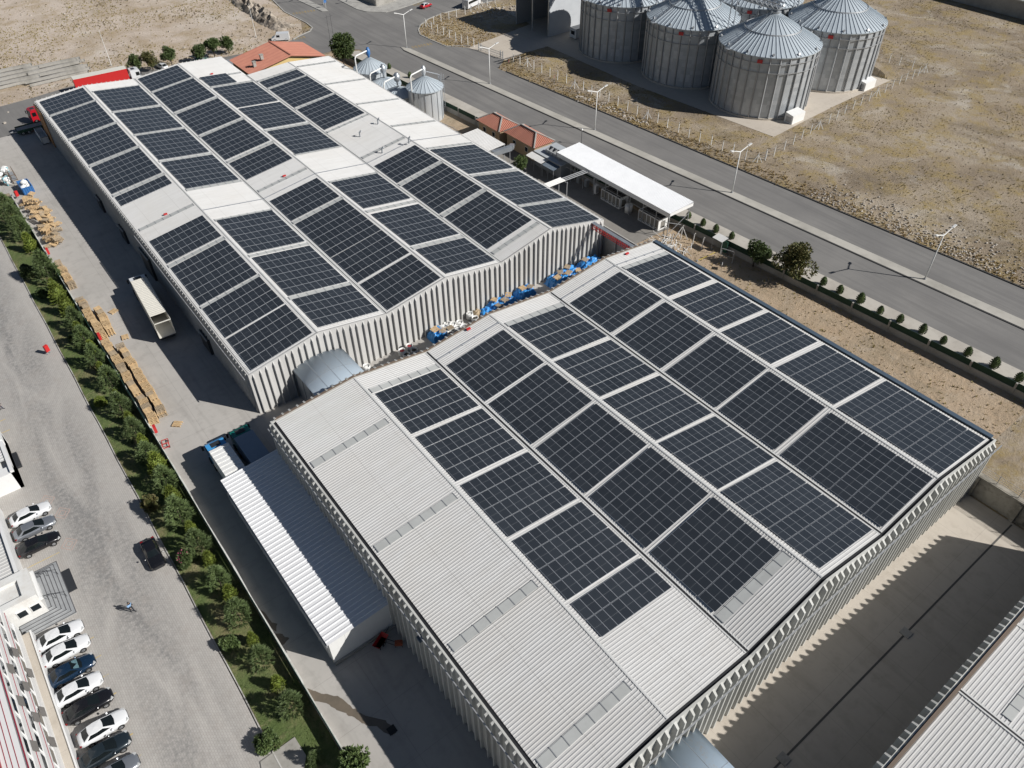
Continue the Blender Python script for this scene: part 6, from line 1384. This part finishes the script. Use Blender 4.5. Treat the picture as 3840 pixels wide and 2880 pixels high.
t = thing('white_container', 'small white container with open top beside the far left wall', 'container', (15.6, 188.8, 0)); c = MB(); c.bb((0, 0, 0), (1.5, .08, 1.6)); c.bb((0, 5.9, 0), (1.5, 6, 1.6)); c.bb((0, 0, 0), (.08, 6, 1.6)); c.bb((1.42, 0, 0), (1.5, 6, 1.6)); c.bb((0, 0, 0), (1.5, 6, .15)); obj('body', c, M['white'], t); c = MB(); c.bb((-.05, -.05, 1.5), (1.55, .1, 1.66)); c.bb((-.05, 5.9, 1.5), (1.55, 6.05, 1.66)); obj('rim', c, M['steel'], t)
def van(label, P, ang, L, w, h, col, grp='vans and buses by the crossing', bus=False):
    t = thing('bus' if bus else 'van', label, 'bus' if bus else 'van', (P.x, P.y, .02), ang, grp); c = MB(); hw = w / 2
    pr = [(-L / 2, .35), (L / 2 - .1, .35), (L / 2, .8), (L / 2 - (.15 if bus else .9), 1.25 if not bus else 2.0), (L / 2 - (.3 if bus else 1.5), h), (-L / 2 + .1, h)]
    q = [(a, -hw, b) for a, b in pr] + [(a, hw, b) for a, b in pr]; m = 6; c.add(q, [(k, (k + 1) % m, m + (k + 1) % m, m + k) for k in range(m)] + [tuple(range(m - 1, -1, -1)), tuple(range(m, 2 * m))]); obj('body', c, col, t)
    for s in (1, -1): c = MB(); c.bb((-L / 2 + .4 if bus else L / 2 - 2.4, s * (hw + .005), h * .55), (L / 2 - (.5 if bus else 1.5), s * (hw + .02), h * .82)); obj('side_window', c, M['cargl'], t)
    a, b = pr[3], pr[4]; c = MB(); c.add([(a[0] + .02, -hw + .1, a[1] + .02), (a[0] + .02, hw - .1, a[1] + .02), (b[0] + .03, hw - .15, b[1] - .05), (b[0] + .03, -hw + .15, b[1] - .05)], [(0, 1, 2, 3)]); obj('windshield', c, M['cargl'], t)
    for x in (-L * .3, L * .32):
        for s in (1, -1): wheel(t, x, s * (hw - .12), .38, .24)
    for s in (1, -1): c = MB(); c.box((L / 2 - .05, s * hw * .75, .75), (.1, .25, .16)); obj('headlight', c, M['lampw'], t)
    return t
van('white minibus at the top edge near the crossing', K95(1810, 20, 1.2), radians(20), 7.0, 2.2, 2.7, PT['white'], bus=True)
van('white van parked between the annex and the crossing', K95(225, 305, 1.0), radians(150), 5.0, 1.9, 2.1, PT['white'])
# ================================================================== YARD GOODS
def pallet_mesh(mat, seed, h=.21):
    R2 = random.Random(seed); c = MB(); L, W = 1.2, .98
    for k in range(7): c.box((-L / 2 + .08 + k * (L - .16) / 6, 0, h - .012), (.115 + R2.uniform(-.02, .015), W, .022))
    for y in (-W / 2 + .06, 0, W / 2 - .06): c.box((0, y, h - .035), (L, .1, .022)); 
    for y in (-W / 2 + .06, 0, W / 2 - .06):
        for x in (-L / 2 + .07, 0, L / 2 - .07): c.box((x, y, h / 2 - .01), (.14, .1, h - .07))
        c.box((0, y, .012), (L, .1, .022))
    return c.mesh('wooden_pallet', mat)
PM = [pallet_mesh(M['wood'], 1), pallet_mesh(M['wood'], 2), pallet_mesh(M['wood2'], 3)]
stacks = []
for k in range(8): stacks.append((5.55, 136.4 - k * 1.22, 3 + (k % 2)))
for k in range(11): stacks.append((5.55, 122.6 - k * 1.2, 5 if k > 1 else 3))
for k in range(6): stacks.append((6.95, 117.2 - k * 1.2, 5))
for k in range(18): stacks.append((5.5 + .02 * (k % 3), 107.9 - k * 1.19, 5 if k != 13 else 4))
for k in range(15): stacks.append((6.95, 105.2 - k * 1.2, 5 if k % 4 else 6))
npal = 0
for si, (x, y, n) in enumerate(stacks):
    rz0 = rnd.uniform(-.1, .1) + (pi / 2 if rnd.random() < .25 else 0); sx_, sy_ = rnd.uniform(-.12, .12), rnd.uniform(-.06, .06); m = PM[0 if rnd.random() < .72 else 2]
    for k in range(n):
        o = link('wooden_pallet', m if rnd.random() < .85 else PM[1], None, (x + sx_ + rnd.uniform(-.04, .04), y + sy_ + rnd.uniform(-.04, .04), 0.02 + k * .29), rz0 + rnd.uniform(-.05, .05)); npal += 1; o.scale = (1, 1, 1.35)
        tag(o, 'pale wooden pallet in the %s stack of the yard wall rows, counted from far' % ordn(si), 'pallet', 'pallets stacked in stack %d by the yard wall' % (si + 1))
# collapsed pallet heap
R3 = random.Random(33)
hc = 0
for k in range(66):
    y = 164.5 - k * .33 + R3.uniform(-.5, .5); x = R3.uniform(5.6, 8.9 if 18 < k < 50 else 8.0); lv = R3.choice((0, .2, .4, .7, 1.0))
    o = link('broken_pallet', R3.choice(PM), None, (x, y, .1 + lv), R3.uniform(0, 3.1)); o.rotation_euler = (R3.uniform(-.35, .35), R3.uniform(-.35, .35), R3.uniform(0, 3.1)); o.scale = (R3.uniform(.9, 1.6), R3.uniform(.7, 1.1), 1.2)
    tag(o, 'pale broken pallet in the loose heap behind the blue container', 'pallet', 'broken pallets in the loose heap')
for k, (x, y) in enumerate(((8.9, 117.9), (8.3, 110.0), (7.9, 86.4))):
    o = link('wooden_pallet', PM[0], None, (x, y - 1.1, .02), .4 + k); tag(o, ['lone pallet lying flat beside the double pallet rows', 'single pallet lying on the lane between two stack groups', 'lone pallet at the near end of the stacks'][k], 'pallet', 'single pallets lying on the lane')
# open top bulk bag
def bag(label, P, s=1.0, fill=None, grp='bulk bags in the alley', m_=None, h=1.1):
    t = thing('bulk_bag', label, 'bulk bag', (P[0], P[1], P[2] if len(P) > 2 else 0.02), rnd.uniform(0, 1.5), grp); c = MB(); c.smooth = True; R2 = random.Random(int(P[0] * 10)); n = 16; vs = []; pr = [(.44, 0), (.56, .15), (.58, .5), (.56, .85), (.52, 1.0), (.46, .93), (.40, .78)]
    for (r, z) in pr:
        for j in range(n): a = 2 * pi * j / n; q = r * (1 + .12 * abs(cos(2 * a)) ** 3 * -1 + R2.uniform(-.05, .05)) * 1.05; vs.append((cos(a) * q * s, sin(a) * q * s, z * h * s))
    c.add(vs, [(k * n + j, k * n + (j + 1) % n, (k + 1) * n + (j + 1) % n, (k + 1) * n + j) for k in range(len(pr) - 1) for j in range(n)]); obj('sack', c, m_ or M['sack'], t)
    c = MB(); c.blob((0, 0, .62 * h * s), (.46 * s, .46 * s, .22 * s), 10, 5, .12); obj('contents', c, fill or M['sack'], t); return t
M['fillred'] = flat('red_scrap', (0.30, 0.03, 0.04, 1), .7, var=.4, scale=8); M['filldark'] = flat('dark_scrap', (0.05, 0.045, 0.035, 1), .9, var=.4, scale=8)
for (lb, cx, cy, u, v, f) in (('white bulk bag with crumpled top beside the barrel canopy', 950, 700, 940, 1500, None), ('white bulk bag of red scrap, left of the four together', 950, 700, 1235, 1370, 'fillred'), ('white bulk bag of red scrap, rear of the four together', 950, 700, 1297, 1330, 'fillred'),
                          ('bulk bag of dark scrap, right of the four together', 950, 700, 1335, 1365, 'filldark'), ('bulk bag with purple dark scrap, nearest of the four together', 950, 700, 1272, 1400, 'filldark'),
                          ('open white bulk bag at left of the white cluster', 950, 700, 1558, 1150, None), ('white bulk bag behind the cluster middle', 950, 700, 1612, 1145, None), ('white bulk bag in the cluster with slack top', 950, 700, 1655, 1150, None), ('white bulk bag at cluster right, upright', 950, 700, 1712, 1135, None),
                          ('crumpled white bulk bag in front of the cluster', 950, 700, 1690, 1180, None), ('flattened white bulk bag at right of the cluster', 950, 700, 1745, 1170, None), ('grey bulk bag under the pallet crate', 950, 700, 1605, 1195, 'filldark'), ('torn bulk bag nearest the front hall in the cluster', 950, 700, 1635, 1225, 'filldark'),
                          ('upright white bulk bag left of the brown heap', 950, 700, 1795, 1065, None), ('pale bulk bag beside the blue tarpaulin heap end', 950, 700, 1840, 1100, 'filldark'), ('grey plastic bag beside the blue covered pile', 950, 700, 1512, 1232, None)):
    bag(lb, K(cx, cy, u, v, .7)[:2], 1.0, M[f] if f else None)
def tarp_heap(label, cx, cy, w, d, h, seed, npl=2, ang=0):
    t = thing('tarpaulin_heap', label, 'covered pile', (cx, cy, 0.02), ang, 'blue covered piles in the alley'); c = MB(); c.smooth = False; nx, ny = 22, 14; vs = []
    for i in range(nx + 1):
        for j in range(ny + 1):
            a, b = i / nx * 2 - 1, j / ny * 2 - 1; e = max(0, 1 - max(abs(a), abs(b)) ** 5); q = mn.noise(Vector((a * 3 + seed, b * 3, seed * .7))); q2 = mn.noise(Vector((a * 9 + seed, b * 9, seed)))
            z = h * e * (.82 + .35 * q) + .10 * q2 * (e > 0); vs.append((a * w / 2 * (1 + .08 * q2), b * d / 2 * (1 + .08 * q), max(0, z)))
    c.add(vs, [(i * (ny + 1) + j, (i + 1) * (ny + 1) + j, (i + 1) * (ny + 1) + j + 1, i * (ny + 1) + j + 1) for i in range(nx) for j in range(ny)]); obj('tarpaulin', c, M['tarp'], t); return t
spots = [('blue tarpaulin covered pile nearest the four scrap bags', 46.2, 78.6, 2.4, 2.2, 1.6, 1), ('blue tarpaulin sheet beside the brown heap', 55.3, 78.7, 2.0, 1.6, 1.2, 2), ('broad blue covered pile with several pallets on top', 58.8, 78.8, 4.6, 2.6, 1.5, 3), ('blue covered pile left of the alley gap', 63.6, 78.9, 3.0, 2.4, 1.4, 4),
         ('largest blue covered pile with scattered pallets, right end of alley', 71.6, 77.9, 6.2, 3.2, 1.7, 5), ('dark folded blue pile against the grey alley wall', 77.5, 78.4, 4.5, 2.6, 1.5, 6)]
for (lb, x, y, w, d, h, s) in spots: tarp_heap(lb, x, y, w * 1.15, d * 1.05, h * 1.12, s)
kk_ = 0
for (x, y, z, r, own) in ((45.9, 78.9, 1.55, .2, 'nearest the four scrap bags'), (46.8, 78.1, 1.4, .9, 'nearest the four scrap bags'), (57.6, 79.3, 1.5, .5, 'broad one'), (58.9, 78.3, 1.5, .2, 'broad one'), (60.2, 79.0, 1.45, .8, 'broad one'), (57.6, 78.0, 1.2, .1, 'broad one'), (63.2, 79.1, 1.4, .1, 'left of the gap'), (64.4, 78.7, 1.35, .6, 'left of the gap'),
                   (69.4, 77.6, 1.6, .2, 'largest one'), (70.6, 78.2, 1.75, .9, 'largest one'), (71.6, 77.4, 1.7, .3, 'largest one'), (72.6, 78.8, 1.7, .6, 'largest one'), (73.6, 77.2, 1.5, 1.1, 'largest one'), (76.6, 78.8, 1.5, .4, 'dark one by the wall')):
    o = link('weight_pallet', PM[2] if kk_ % 2 else PM[0], None, (x, y, z), r); o.rotation_euler = (rnd.uniform(-.15, .15), rnd.uniform(-.15, .15), r); kk_ += 1
    tag(o, {'nearest the four scrap bags': 'old pallet on the blue pile nearest the four scrap bags', 'broad one': 'old pallet weighing down the broad blue covered pile', 'left of the gap': 'old pallet on the blue pile left of the gap', 'largest one': 'old pallet on the largest blue covered pile', 'dark one by the wall': 'old pallet on the dark blue pile by the grey wall'}[own], 'pallet', 'pallets on blue pile %s' % own)
t = thing('brown_heap', 'small heap of brown material between bags and blue sheet', 'heap', (54.2, 79.3, 0)); c = MB(); c.blob((0, 0, .3), (.8, .7, .9), 10, 6, .2); obj('heap', c, M['wood2'], t); c = MB(); c.blob((.6, -.3, .1), (.5, .4, .4), 8, 5, .2); obj('spill', c, M['wood2'], t)
t = thing('crate', 'slatted pallet crate standing on the grey bag', 'crate', (48.3, 78.3, 1.0)); c = MB(); c.box((0, 0, .1), (1.1, .9, .2)); obj('body', c, M['conc'], t)
c = MB()
for k in range(6): c.box((-.45 + k * .18, 0, .23), (.1, .9, .04))
obj('slats', c, M['wood2'], t)
# blue container with sacks, bale heap, racks at the far left
t = thing('blue_container', 'open blue steel container filled with white sacks beside yard wall', 'container', (6.8, 166.9, 0), .03); c = MB()
for q in (((0, 0, 0), (2, .08, 1.5)), ((0, 3.9, 0), (2, 3.98, 1.5)), ((0, 0, 0), (.08, 3.98, 1.5)), ((1.92, 0, 0), (2, 3.98, 1.5)), ((0, 0, 0), (2, 3.98, .15))): c.bb(*q)
for k in range(5): c.box((.2 + k * .4, -.04, .8), (.1, .1, 1.3))
for k in range(8): c.box((2.04, .3 + k * .48, .8), (.1, .1, 1.3))
c.bb((-.05, -.08, 1.42), (2.05, .02, 1.54)); obj('body', c, M['blue'], t)
for k, (x, y, z, s) in enumerate(((7.4, 169.8, .6, 1.0), (8.2, 169.6, .6, .95), (7.4, 168.6, .55, .95), (8.3, 168.4, .5, .9), (7.8, 169.2, 1.3, .9), (7.9, 167.6, .6, .8))):
    t = thing('sack', 'stuffed white sack heaped in the blue container, one of the pile', 'sack', (x, y, z), 0, 'white sacks in the blue container'); c = MB(); c.smooth = True; c.blob((0, 0, .35), (.72 * s, .6 * s, .5 * s), 12, 7, .1); obj('body', c, M['sack'], t); c = MB(); c.blob((.1, .1, .8), (.15, .15, .14), 8, 5, .1); obj('knot', c, M['sack'], t)
for k in range(16):
    x, y, z = R3.uniform(3.2, 6.3), 174 + (k % 6) * 1.25 + R3.uniform(-.3, .3), (k // 6) * .75
    t = thing('bale', 'white plastic wrapped bale in the heap at left edge', 'bale', (x, y, z + .05), R3.uniform(0, 1), 'wrapped bales at the left edge'); c = MB(); c.blob((0, 0, .45), (.75, .7, .5), 8, 6, .16); obj('body', c, M['sack'], t)
    if k % 3 == 0: c = MB(); c.box((0, 0, .5), (1.45, .12, 1.0)); obj('strap', c, flat('cyan_strap', (0.12, 0.35, 0.42, 1), .6), t)
t = thing('steel_rack', 'brown steel frame rack beside the white bales', 'rack', (6.2, 172.5, 0)); c = MB()
for y in (0, 4.5):
    c.bar((0, y, 0), (0, y, 2.2), .09); c.bar((1, y, 0), (1, y, 2.2), .09)
for z in (1.1, 2.2): c.bar((0, 0, z), (0, 4.5, z), .09); c.bar((1, 0, z), (1, 4.5, z), .09); c.bar((0, 0, z), (1, 0, z), .09)
obj('frame', c, M['brown'], t); c = MB(); c.bb((.1, .1, 1.1), (.9, 4.4, 1.15)); obj('shelf', c, M['steel'], t)
t = thing('bale_shelter', 'pale flat shelter roof above bales at the left edge', 'shelter', (0, 0, 0)); c = MB(); c.bb((-3, 179.5, 3.0), (5.6, 190, 3.12)); obj('roof', c, M['white'], t)
for (x, y) in ((5.4, 179.7), (5.4, 189.8), (-2.8, 179.7)): c = MB(); c.bar((x, y, 0), (x, y, 3.0), .12); obj('post', c, M['steel'], t)
# concrete beams on the far field edge
k = 0
for row in range(9):
    for col_ in range(2):
        a = K0(60 + col_ * 400 + row * 8, 620 + row * 16 - col_ * 55 + 0); L = R3.uniform(13, 16)
        t = thing('concrete_beam', 'long pale concrete beam, %s row from the back, %s bundle' % (ordn(row), ('left', 'right')[col_]), 'concrete beam', (a.x, a.y + 3, .1 + .35 * (row % 2)), radians(R3.uniform(-3, 3)), 'precast beams beside the far road'); c = MB(); c.bb((-L / 2, -.35, 0), (L / 2, .35, .12)); c.bb((-L / 2, -.12, .12), (L / 2, .12, .6)); obj('beam', c, M['conc'], t); c = MB(); c.bb((L / 2, -.3, 0), (L / 2 + .05, .3, .6)); obj('end_plate', c, M['steel'], t)
# ---- red cabinets, trolley, barriers
def hyd(label, P, ang=0, h=1.6):
    t = thing('hose_cabinet', label, 'cabinet', (P[0], P[1], 0.02), ang, 'red fire hose cabinets'); c = MB(); c.bb((-.3, -.18, .5), (.3, .18, h)); obj('casing', c, M['red'], t); c = MB(); c.bb((-.25, -.2, .6), (.25, -.18, h - .1)); obj('door', c, M['curtain'], t)
    for x in (-.22, .22): c = MB(); c.bar((x, 0, 0), (x, 0, .5), .06); obj('leg', c, M['steel'], t)
hyd('red hose cabinet alone on the paved lane left of lawn', (-2.0, 112.2), .5); hyd('red hose cabinet at yard wall above the first pallets', (5.1, 140.6), 1.5); hyd('red hose cabinet at yard wall between pallet groups', (5.15, 110.2), 1.5); hyd('red hose cabinet at yard wall near the last pallets', (5.1, 85.2), 1.5); hyd('red hose cabinet beside the blue container', (5.6, 166.4), .5)
t = thing('red_trolley', 'red tubular trolley by the yard wall near last pallets', 'trolley', (5.6, 81.6, 0), 1.4); c = MB(); 
for (a, b) in (((0, 0), (1.6, 0)), ((0, .8), (1.6, .8)), ((0, 0), (0, .8)), ((1.6, 0), (1.6, .8)), ((.8, 0), (.8, .8))): c.bar((*a, .35), (*b, .35), .07)
c.bar((0, 0, .35), (0, 0, 1.1), .07); c.bar((0, .8, .35), (0, .8, 1.1), .07); c.bar((0, 0, 1.1), (0, .8, 1.1), .07); obj('frame', c, M['red'], t)
for (x, y) in ((.2, 0), (.2, .8), (1.4, 0), (1.4, .8)): wheel(t, x, y if y else -.02, .16, .08)
t = thing('red_barrow', 'dull red tipping trolley in shade against the shed end', 'trolley', (13.2, 40.2, 0), .45); c = MB(); c.add([(-.9, -.45, .75), (.9, -.45, .75), (.9, .45, .75), (-.9, .45, .75), (-.6, -.3, .3), (.6, -.3, .3), (.6, .3, .3), (-.6, .3, .3)], [(4, 5, 6, 7), (0, 1, 5, 4), (1, 2, 6, 5), (2, 3, 7, 6), (3, 0, 4, 7), (4, 5, 1, 0), (7, 6, 5, 4)]); obj('tray', c, M['red'], t)
for s in (-.4, .4): wheel(t, 0, s, .25, .1)
c = MB(); c.bar((.8, 0, .6), (1.7, 0, .9), .06); c.bar((-.6, -.3, 0), (-.6, -.3, .35), .06); obj('handle', c, M['dark'], t)
t = thing('pump_cart', 'small orange machine with handle beside the hall corner', 'machine', (14.6, 38.9, 0), -.6); c = MB(); c.box((0, 0, .45), (.8, .5, .35)); c.box((.1, 0, .7), (.4, .35, .2)); obj('engine', c, flat('dull_orange', (0.28, 0.07, 0.03, 1), .6), t); c = MB(); c.bar((-.4, .2, .4), (-1.2, .2, 1.1), .05); c.bar((-.4, -.2, .4), (-1.2, -.2, 1.1), .05); c.bar((-1.2, -.2, 1.1), (-1.2, .2, 1.1), .05)
for x in (-.35, .35):
    for y in (-.25, .25): c.bar((x, y, 0), (x, y, .35), .06)
obj('frame', c, M['dark'], t)
for k, (x, y) in enumerate(((21.8 - 5.9, 31.2), (15.85, 23.4), (15.9, 60.5))):
    t = thing('old_tyre', ['old tyre leaning at the front hall wall, upper', 'old tyre leaning at the front hall wall, lower', 'old tyre lying against the hall near the trucks'][k], 'tyre', (x, y, .3), 0, 'old tyres at the hall wall'); c = MB(); c.lathe([(.18, -.1), (.32, -.1), (.34, 0), (.32, .1), (.18, .1), (.18, -.1)], n=16); o = obj('rubber', c, M['tyre'], t); o.rotation_euler = (0, 1.3, 0)
# slab and wet patches
t = thing('concrete_slab', 'square pale concrete slab on the lawn at the bottom', 'slab', (0, 0, 0)); Q = [K(950, 2130, *q) for q in ((60, 1610), (345, 1405), (440, 1560), (400, 1800), (90, 1800))]; c = MB(); c.prism([q[:2] for q in Q], .0, .12); obj('slab', c, M['conc'], t)
M['wet'] = m_dirty('wet_concrete', (0.135, 0.115, 0.09, 1), (0.20, 0.16, 0.12, 1), .35, .8, 3, amt=.6)
def puddle(pts, z=.02):
    c = MB(); n = len(pts); cen = sum(pts, Vector()) / n; out = []
    for k in range(n):
        a, b = pts[k], pts[(k + 1) % n]
        for j in range(7): p = a.lerp(b, j / 7); q = mn.noise(p * 1.7) * .35 + mn.noise(p * 5) * .12; out.append(p + (p - cen).normalized() * q)
    c.poly([(p.x, p.y, z) for p in out]); struct('wet_patch', c, M['wet'])
puddle([K(950, 2130, *q) for q in ((430, 990), (560, 1040), (700, 1060), (820, 1150), (930, 1225), (1080, 1260), (1190, 1350), (1150, 1385), (1090, 1370), (1020, 1310), (950, 1315), (840, 1240), (700, 1180), (600, 1120), (480, 1100))])
puddle([K(950, 2130, *q) for q in ((40, 345), (90, 360), (150, 450), (205, 465), (180, 515), (110, 470), (60, 410))]); puddle([K(950, 2130, *q) for q in ((150, 540), (220, 540), (295, 580), (260, 630), (215, 640), (165, 590))])
t = thing('yard_grate', 'square dark metal cover lying at the wet patch end', 'grate', (*K(950, 2130, 1150, 1345)[:2], .02)); c = MB(); c.box((0, 0, .04), (.8, .8, .06)); obj('plate', c, M['black'], t)
t = thing('wall_speaker', 'small grey box bracketed high on the front hall left wall', 'box', (*HB.o[:2], 0)); c = MB(); c.box((-1.2, -32.9, 7.6), (.5, .6, .4)); obj('casing', c, M['bluesteel'], t); c = MB(); c.bar((-.6, -32.9, 7.6), (-1.2, -32.9, 7.6), .06); obj('bracket', c, M['steel'], t)
# debris by the canopy
t = thing('scrap_pile', 'pile of bent white scrap pipes between canopy and front hall', 'scrap', (0, 0, 0)); c = MB()
for k in range(46):
    x, y = 92.6 + R3.gauss(0, 1.3), 73 + R3.gauss(0, 1.7); a = R3.uniform(0, 3.1); L = R3.uniform(.8, 2.4); z = R3.uniform(.05, .6); p = Vector((x, y, z)); q = p + Vector((cos(a) * L, sin(a) * L, R3.uniform(-.1, .5))); c.path([p, q, q + Vector((R3.uniform(-.5, .5), R3.uniform(-.5, .5), .2))], .05, 5)
obj('pipes', c, M['white'], t)
t = thing('steel_portal', 'freestanding grey steel frame portal near the gate', 'frame', (96.4, 65.8, 0), -1.2); c = MB(); c.bar((0, 0, 0), (0, 0, 2.4), .1); c.bar((2.2, 0, 0), (2.2, 0, 2.4), .1); c.bar((0, 0, 2.4), (2.2, 0, 2.4), .1); c.bar((0, 0, 1.2), (2.2, 0, 1.2), .07); c.bar((2.2, 0, 2.2), (2.2, 1.3, 0), .08); c.bar((0, 0, 2.2), (0, 1.3, 0), .08); obj('frame', c, M['steel'], t)
c = MB(); c.box((1.1, 0, 1.6), (.5, .2, .5)); obj('box', c, M['dark'], t)
for k, (u, v, h, lb) in enumerate(((1540, 480, 2.0, 'leaning pale post beside the scrap pile'), (1615, 520, 2.1, 'leaning pale post right of the scrap pile'), (1360, 485, 2.0, 'leaning pale post at the scrap pile left end'), (1440, 440, 2.6, 'pale tripod trestle standing on the slab edge'))):
    P = K(1900, 700, u, v); t = thing('leaning_post', lb, 'post', (P.x, P.y, 0), 0, 'stray pale posts near the scrap'); c = MB(); c.bar((0, 0, 0), (.25, .1, h), .14); c.bar((.25, .1, h), (.1, -.2, h + .35), .1)
    if k == 3: c.bar((1.0, -.8, 0), (.2, .1, h), .12); c.bar((-.8, .8, 0), (.2, .1, h), .12)
    obj('post', c, M['white'], t)
t = thing('yellow_pole', 'thin yellow pole lying across the soil near the gate', 'pole', (0, 0, 0)); c = MB(); P, Q = K(1900, 700, 1580, 615, .1), K(1900, 700, 1730, 545, .8); c.tube(P, Q, .05, 6); obj('pole', c, flat('yellow_paint', (0.55, 0.42, 0.03, 1), .6), t); c = MB(); c.box((P.x, P.y, .1), (.3, .3, .2)); obj('foot', c, M['steel'], t)
t = thing('notice_board', 'small white board leaning on posts in the soil strip', 'board', (*K(1900, 700, 1780, 685)[:2], 0), .6); c = MB(); c.box((0, 0, .8), (.9, .06, .7)); obj('board', c, M['white'], t); c = MB(); c.bar((-.35, .05, 0), (-.35, .05, .8), .05); c.bar((.35, .05, 0), (.35, .05, .8), .05); obj('leg', c, M['steel'], t)
# ================================================================== PEOPLE
def skin_body(name, joints, edges, radii, mat, parent):
    me = bpy.data.meshes.new(name); me.from_pydata(joints, edges, []); o = link(name, me, parent); o.modifiers.new('skin', 'SKIN'); s = o.modifiers.new('sub', 'SUBSURF'); s.levels = 1; s.render_levels = 1
    for v, r in zip(me.skin_vertices[0].data, radii): v.radius = (r, r)
    me.skin_vertices[0].data[0].use_root = True; me.materials.append(mat); return o
def person(label, x, y, ang, shirt, trousers, hair, stride=.18, crouch=0):
    t = thing('person', label, 'person', (x, y, .02), ang)
    k = crouch; hz = .95 - .45 * k
    J = [(0, 0, hz), (.03, 0, hz + .25), (.06, 0, hz + .48), (.08, 0, hz + .60), (.05, .19, hz + .46), (.0, .27, hz + .20), (.16, .26, hz - .02), (.05, -.19, hz + .46), (.14, -.26, hz + .20), (.30, -.2, hz + .08),
         (0, .10, hz - .06), (stride * .5, .11, hz * .52), (stride, .11, .09), (stride + .18, .12, .04), (0, -.10, hz - .06), (-stride * .15, -.11, hz * .52), (-stride, -.11, .12), (-stride + .17, -.12, .05)]
    E = [(0, 1), (1, 2), (2, 3), (2, 4), (4, 5), (5, 6), (2, 7), (7, 8), (8, 9), (0, 10), (10, 11), (11, 12), (12, 13), (0, 14), (14, 15), (15, 16), (16, 17)]
    Rr = [.15, .15, .16, .06, .075, .055, .04, .075, .055, .04, .10, .075, .05, .045, .10, .075, .05, .045]
    skin_body('body', J, E, Rr, trousers, t)
    J2 = [tuple(J[i]) for i in (0, 1, 2, 4, 5, 7, 8)]; J2[0] = (0, 0, hz + .04); skin_body('shirt', J2, [(0, 1), (1, 2), (2, 3), (3, 4), (2, 5), (5, 6)], [.172, .168, .175, .09, .07, .09, .07], shirt, t)
    sk_ = flat('skin', (0.42, 0.25, 0.17, 1), .6)
    c = MB(); c.smooth = True; c.blob((.10, 0, hz + .73), (.10, .085, .125), 12, 8, 0); c.blob((.205, 0, hz + .72), (.018, .015, .025), 6, 4, 0)
    for s in (1, -1): c.blob((.09, s * .088, hz + .73), (.02, .012, .03), 6, 4, 0)
    obj('head', c, sk_, t); c = MB(); c.smooth = True; c.blob((.085, 0, hz + .775), (.108, .093, .10), 12, 8, 0); obj('hair', c, hair, t)
    for s, P in ((1, J[6]), (-1, J[9])):
        c = MB(); c.blob(P, (.045, .025, .05), 8, 5, 0)
        for f in range(4): c.tube((P[0] + .025 - f * .016, P[1], P[2] - .03), (P[0] + .04 - f * .018, P[1] - s * .01, P[2] - .105 + abs(f - 1.3) * .008), .009, 5, .007)
        c.tube((P[0] + .035, P[1] - s * .015, P[2]), (P[0] + .075, P[1] - s * .02, P[2] - .045), .011, 5, .008); obj('hand', c, sk_, t)
    for P in (J[13], J[17]): c = MB(); c.smooth = True; c.blob((P[0] - .03, P[1], P[2]), (.14, .055, .055), 10, 5, 0); obj('shoe', c, M['dark'], t)
    return t
person('person in light blue shirt and dark trousers walking across the paving', -6.15, 60.3, radians(-60), flat('light_blue_cotton', (0.22, 0.36, 0.55, 1), .85), flat('dark_trousers', (0.02, 0.022, 0.03, 1), .85), flat('black_hair', (0.012, 0.01, 0.01, 1), .7))
person('person in white top and red cap leaning at the left edge', -10.4, 103.6, radians(-30), flat('white_cotton', (0.7, 0.7, 0.7, 1), .85), flat('navy_trousers', (0.02, 0.025, 0.05, 1), .85), M['red'], .2, .3)
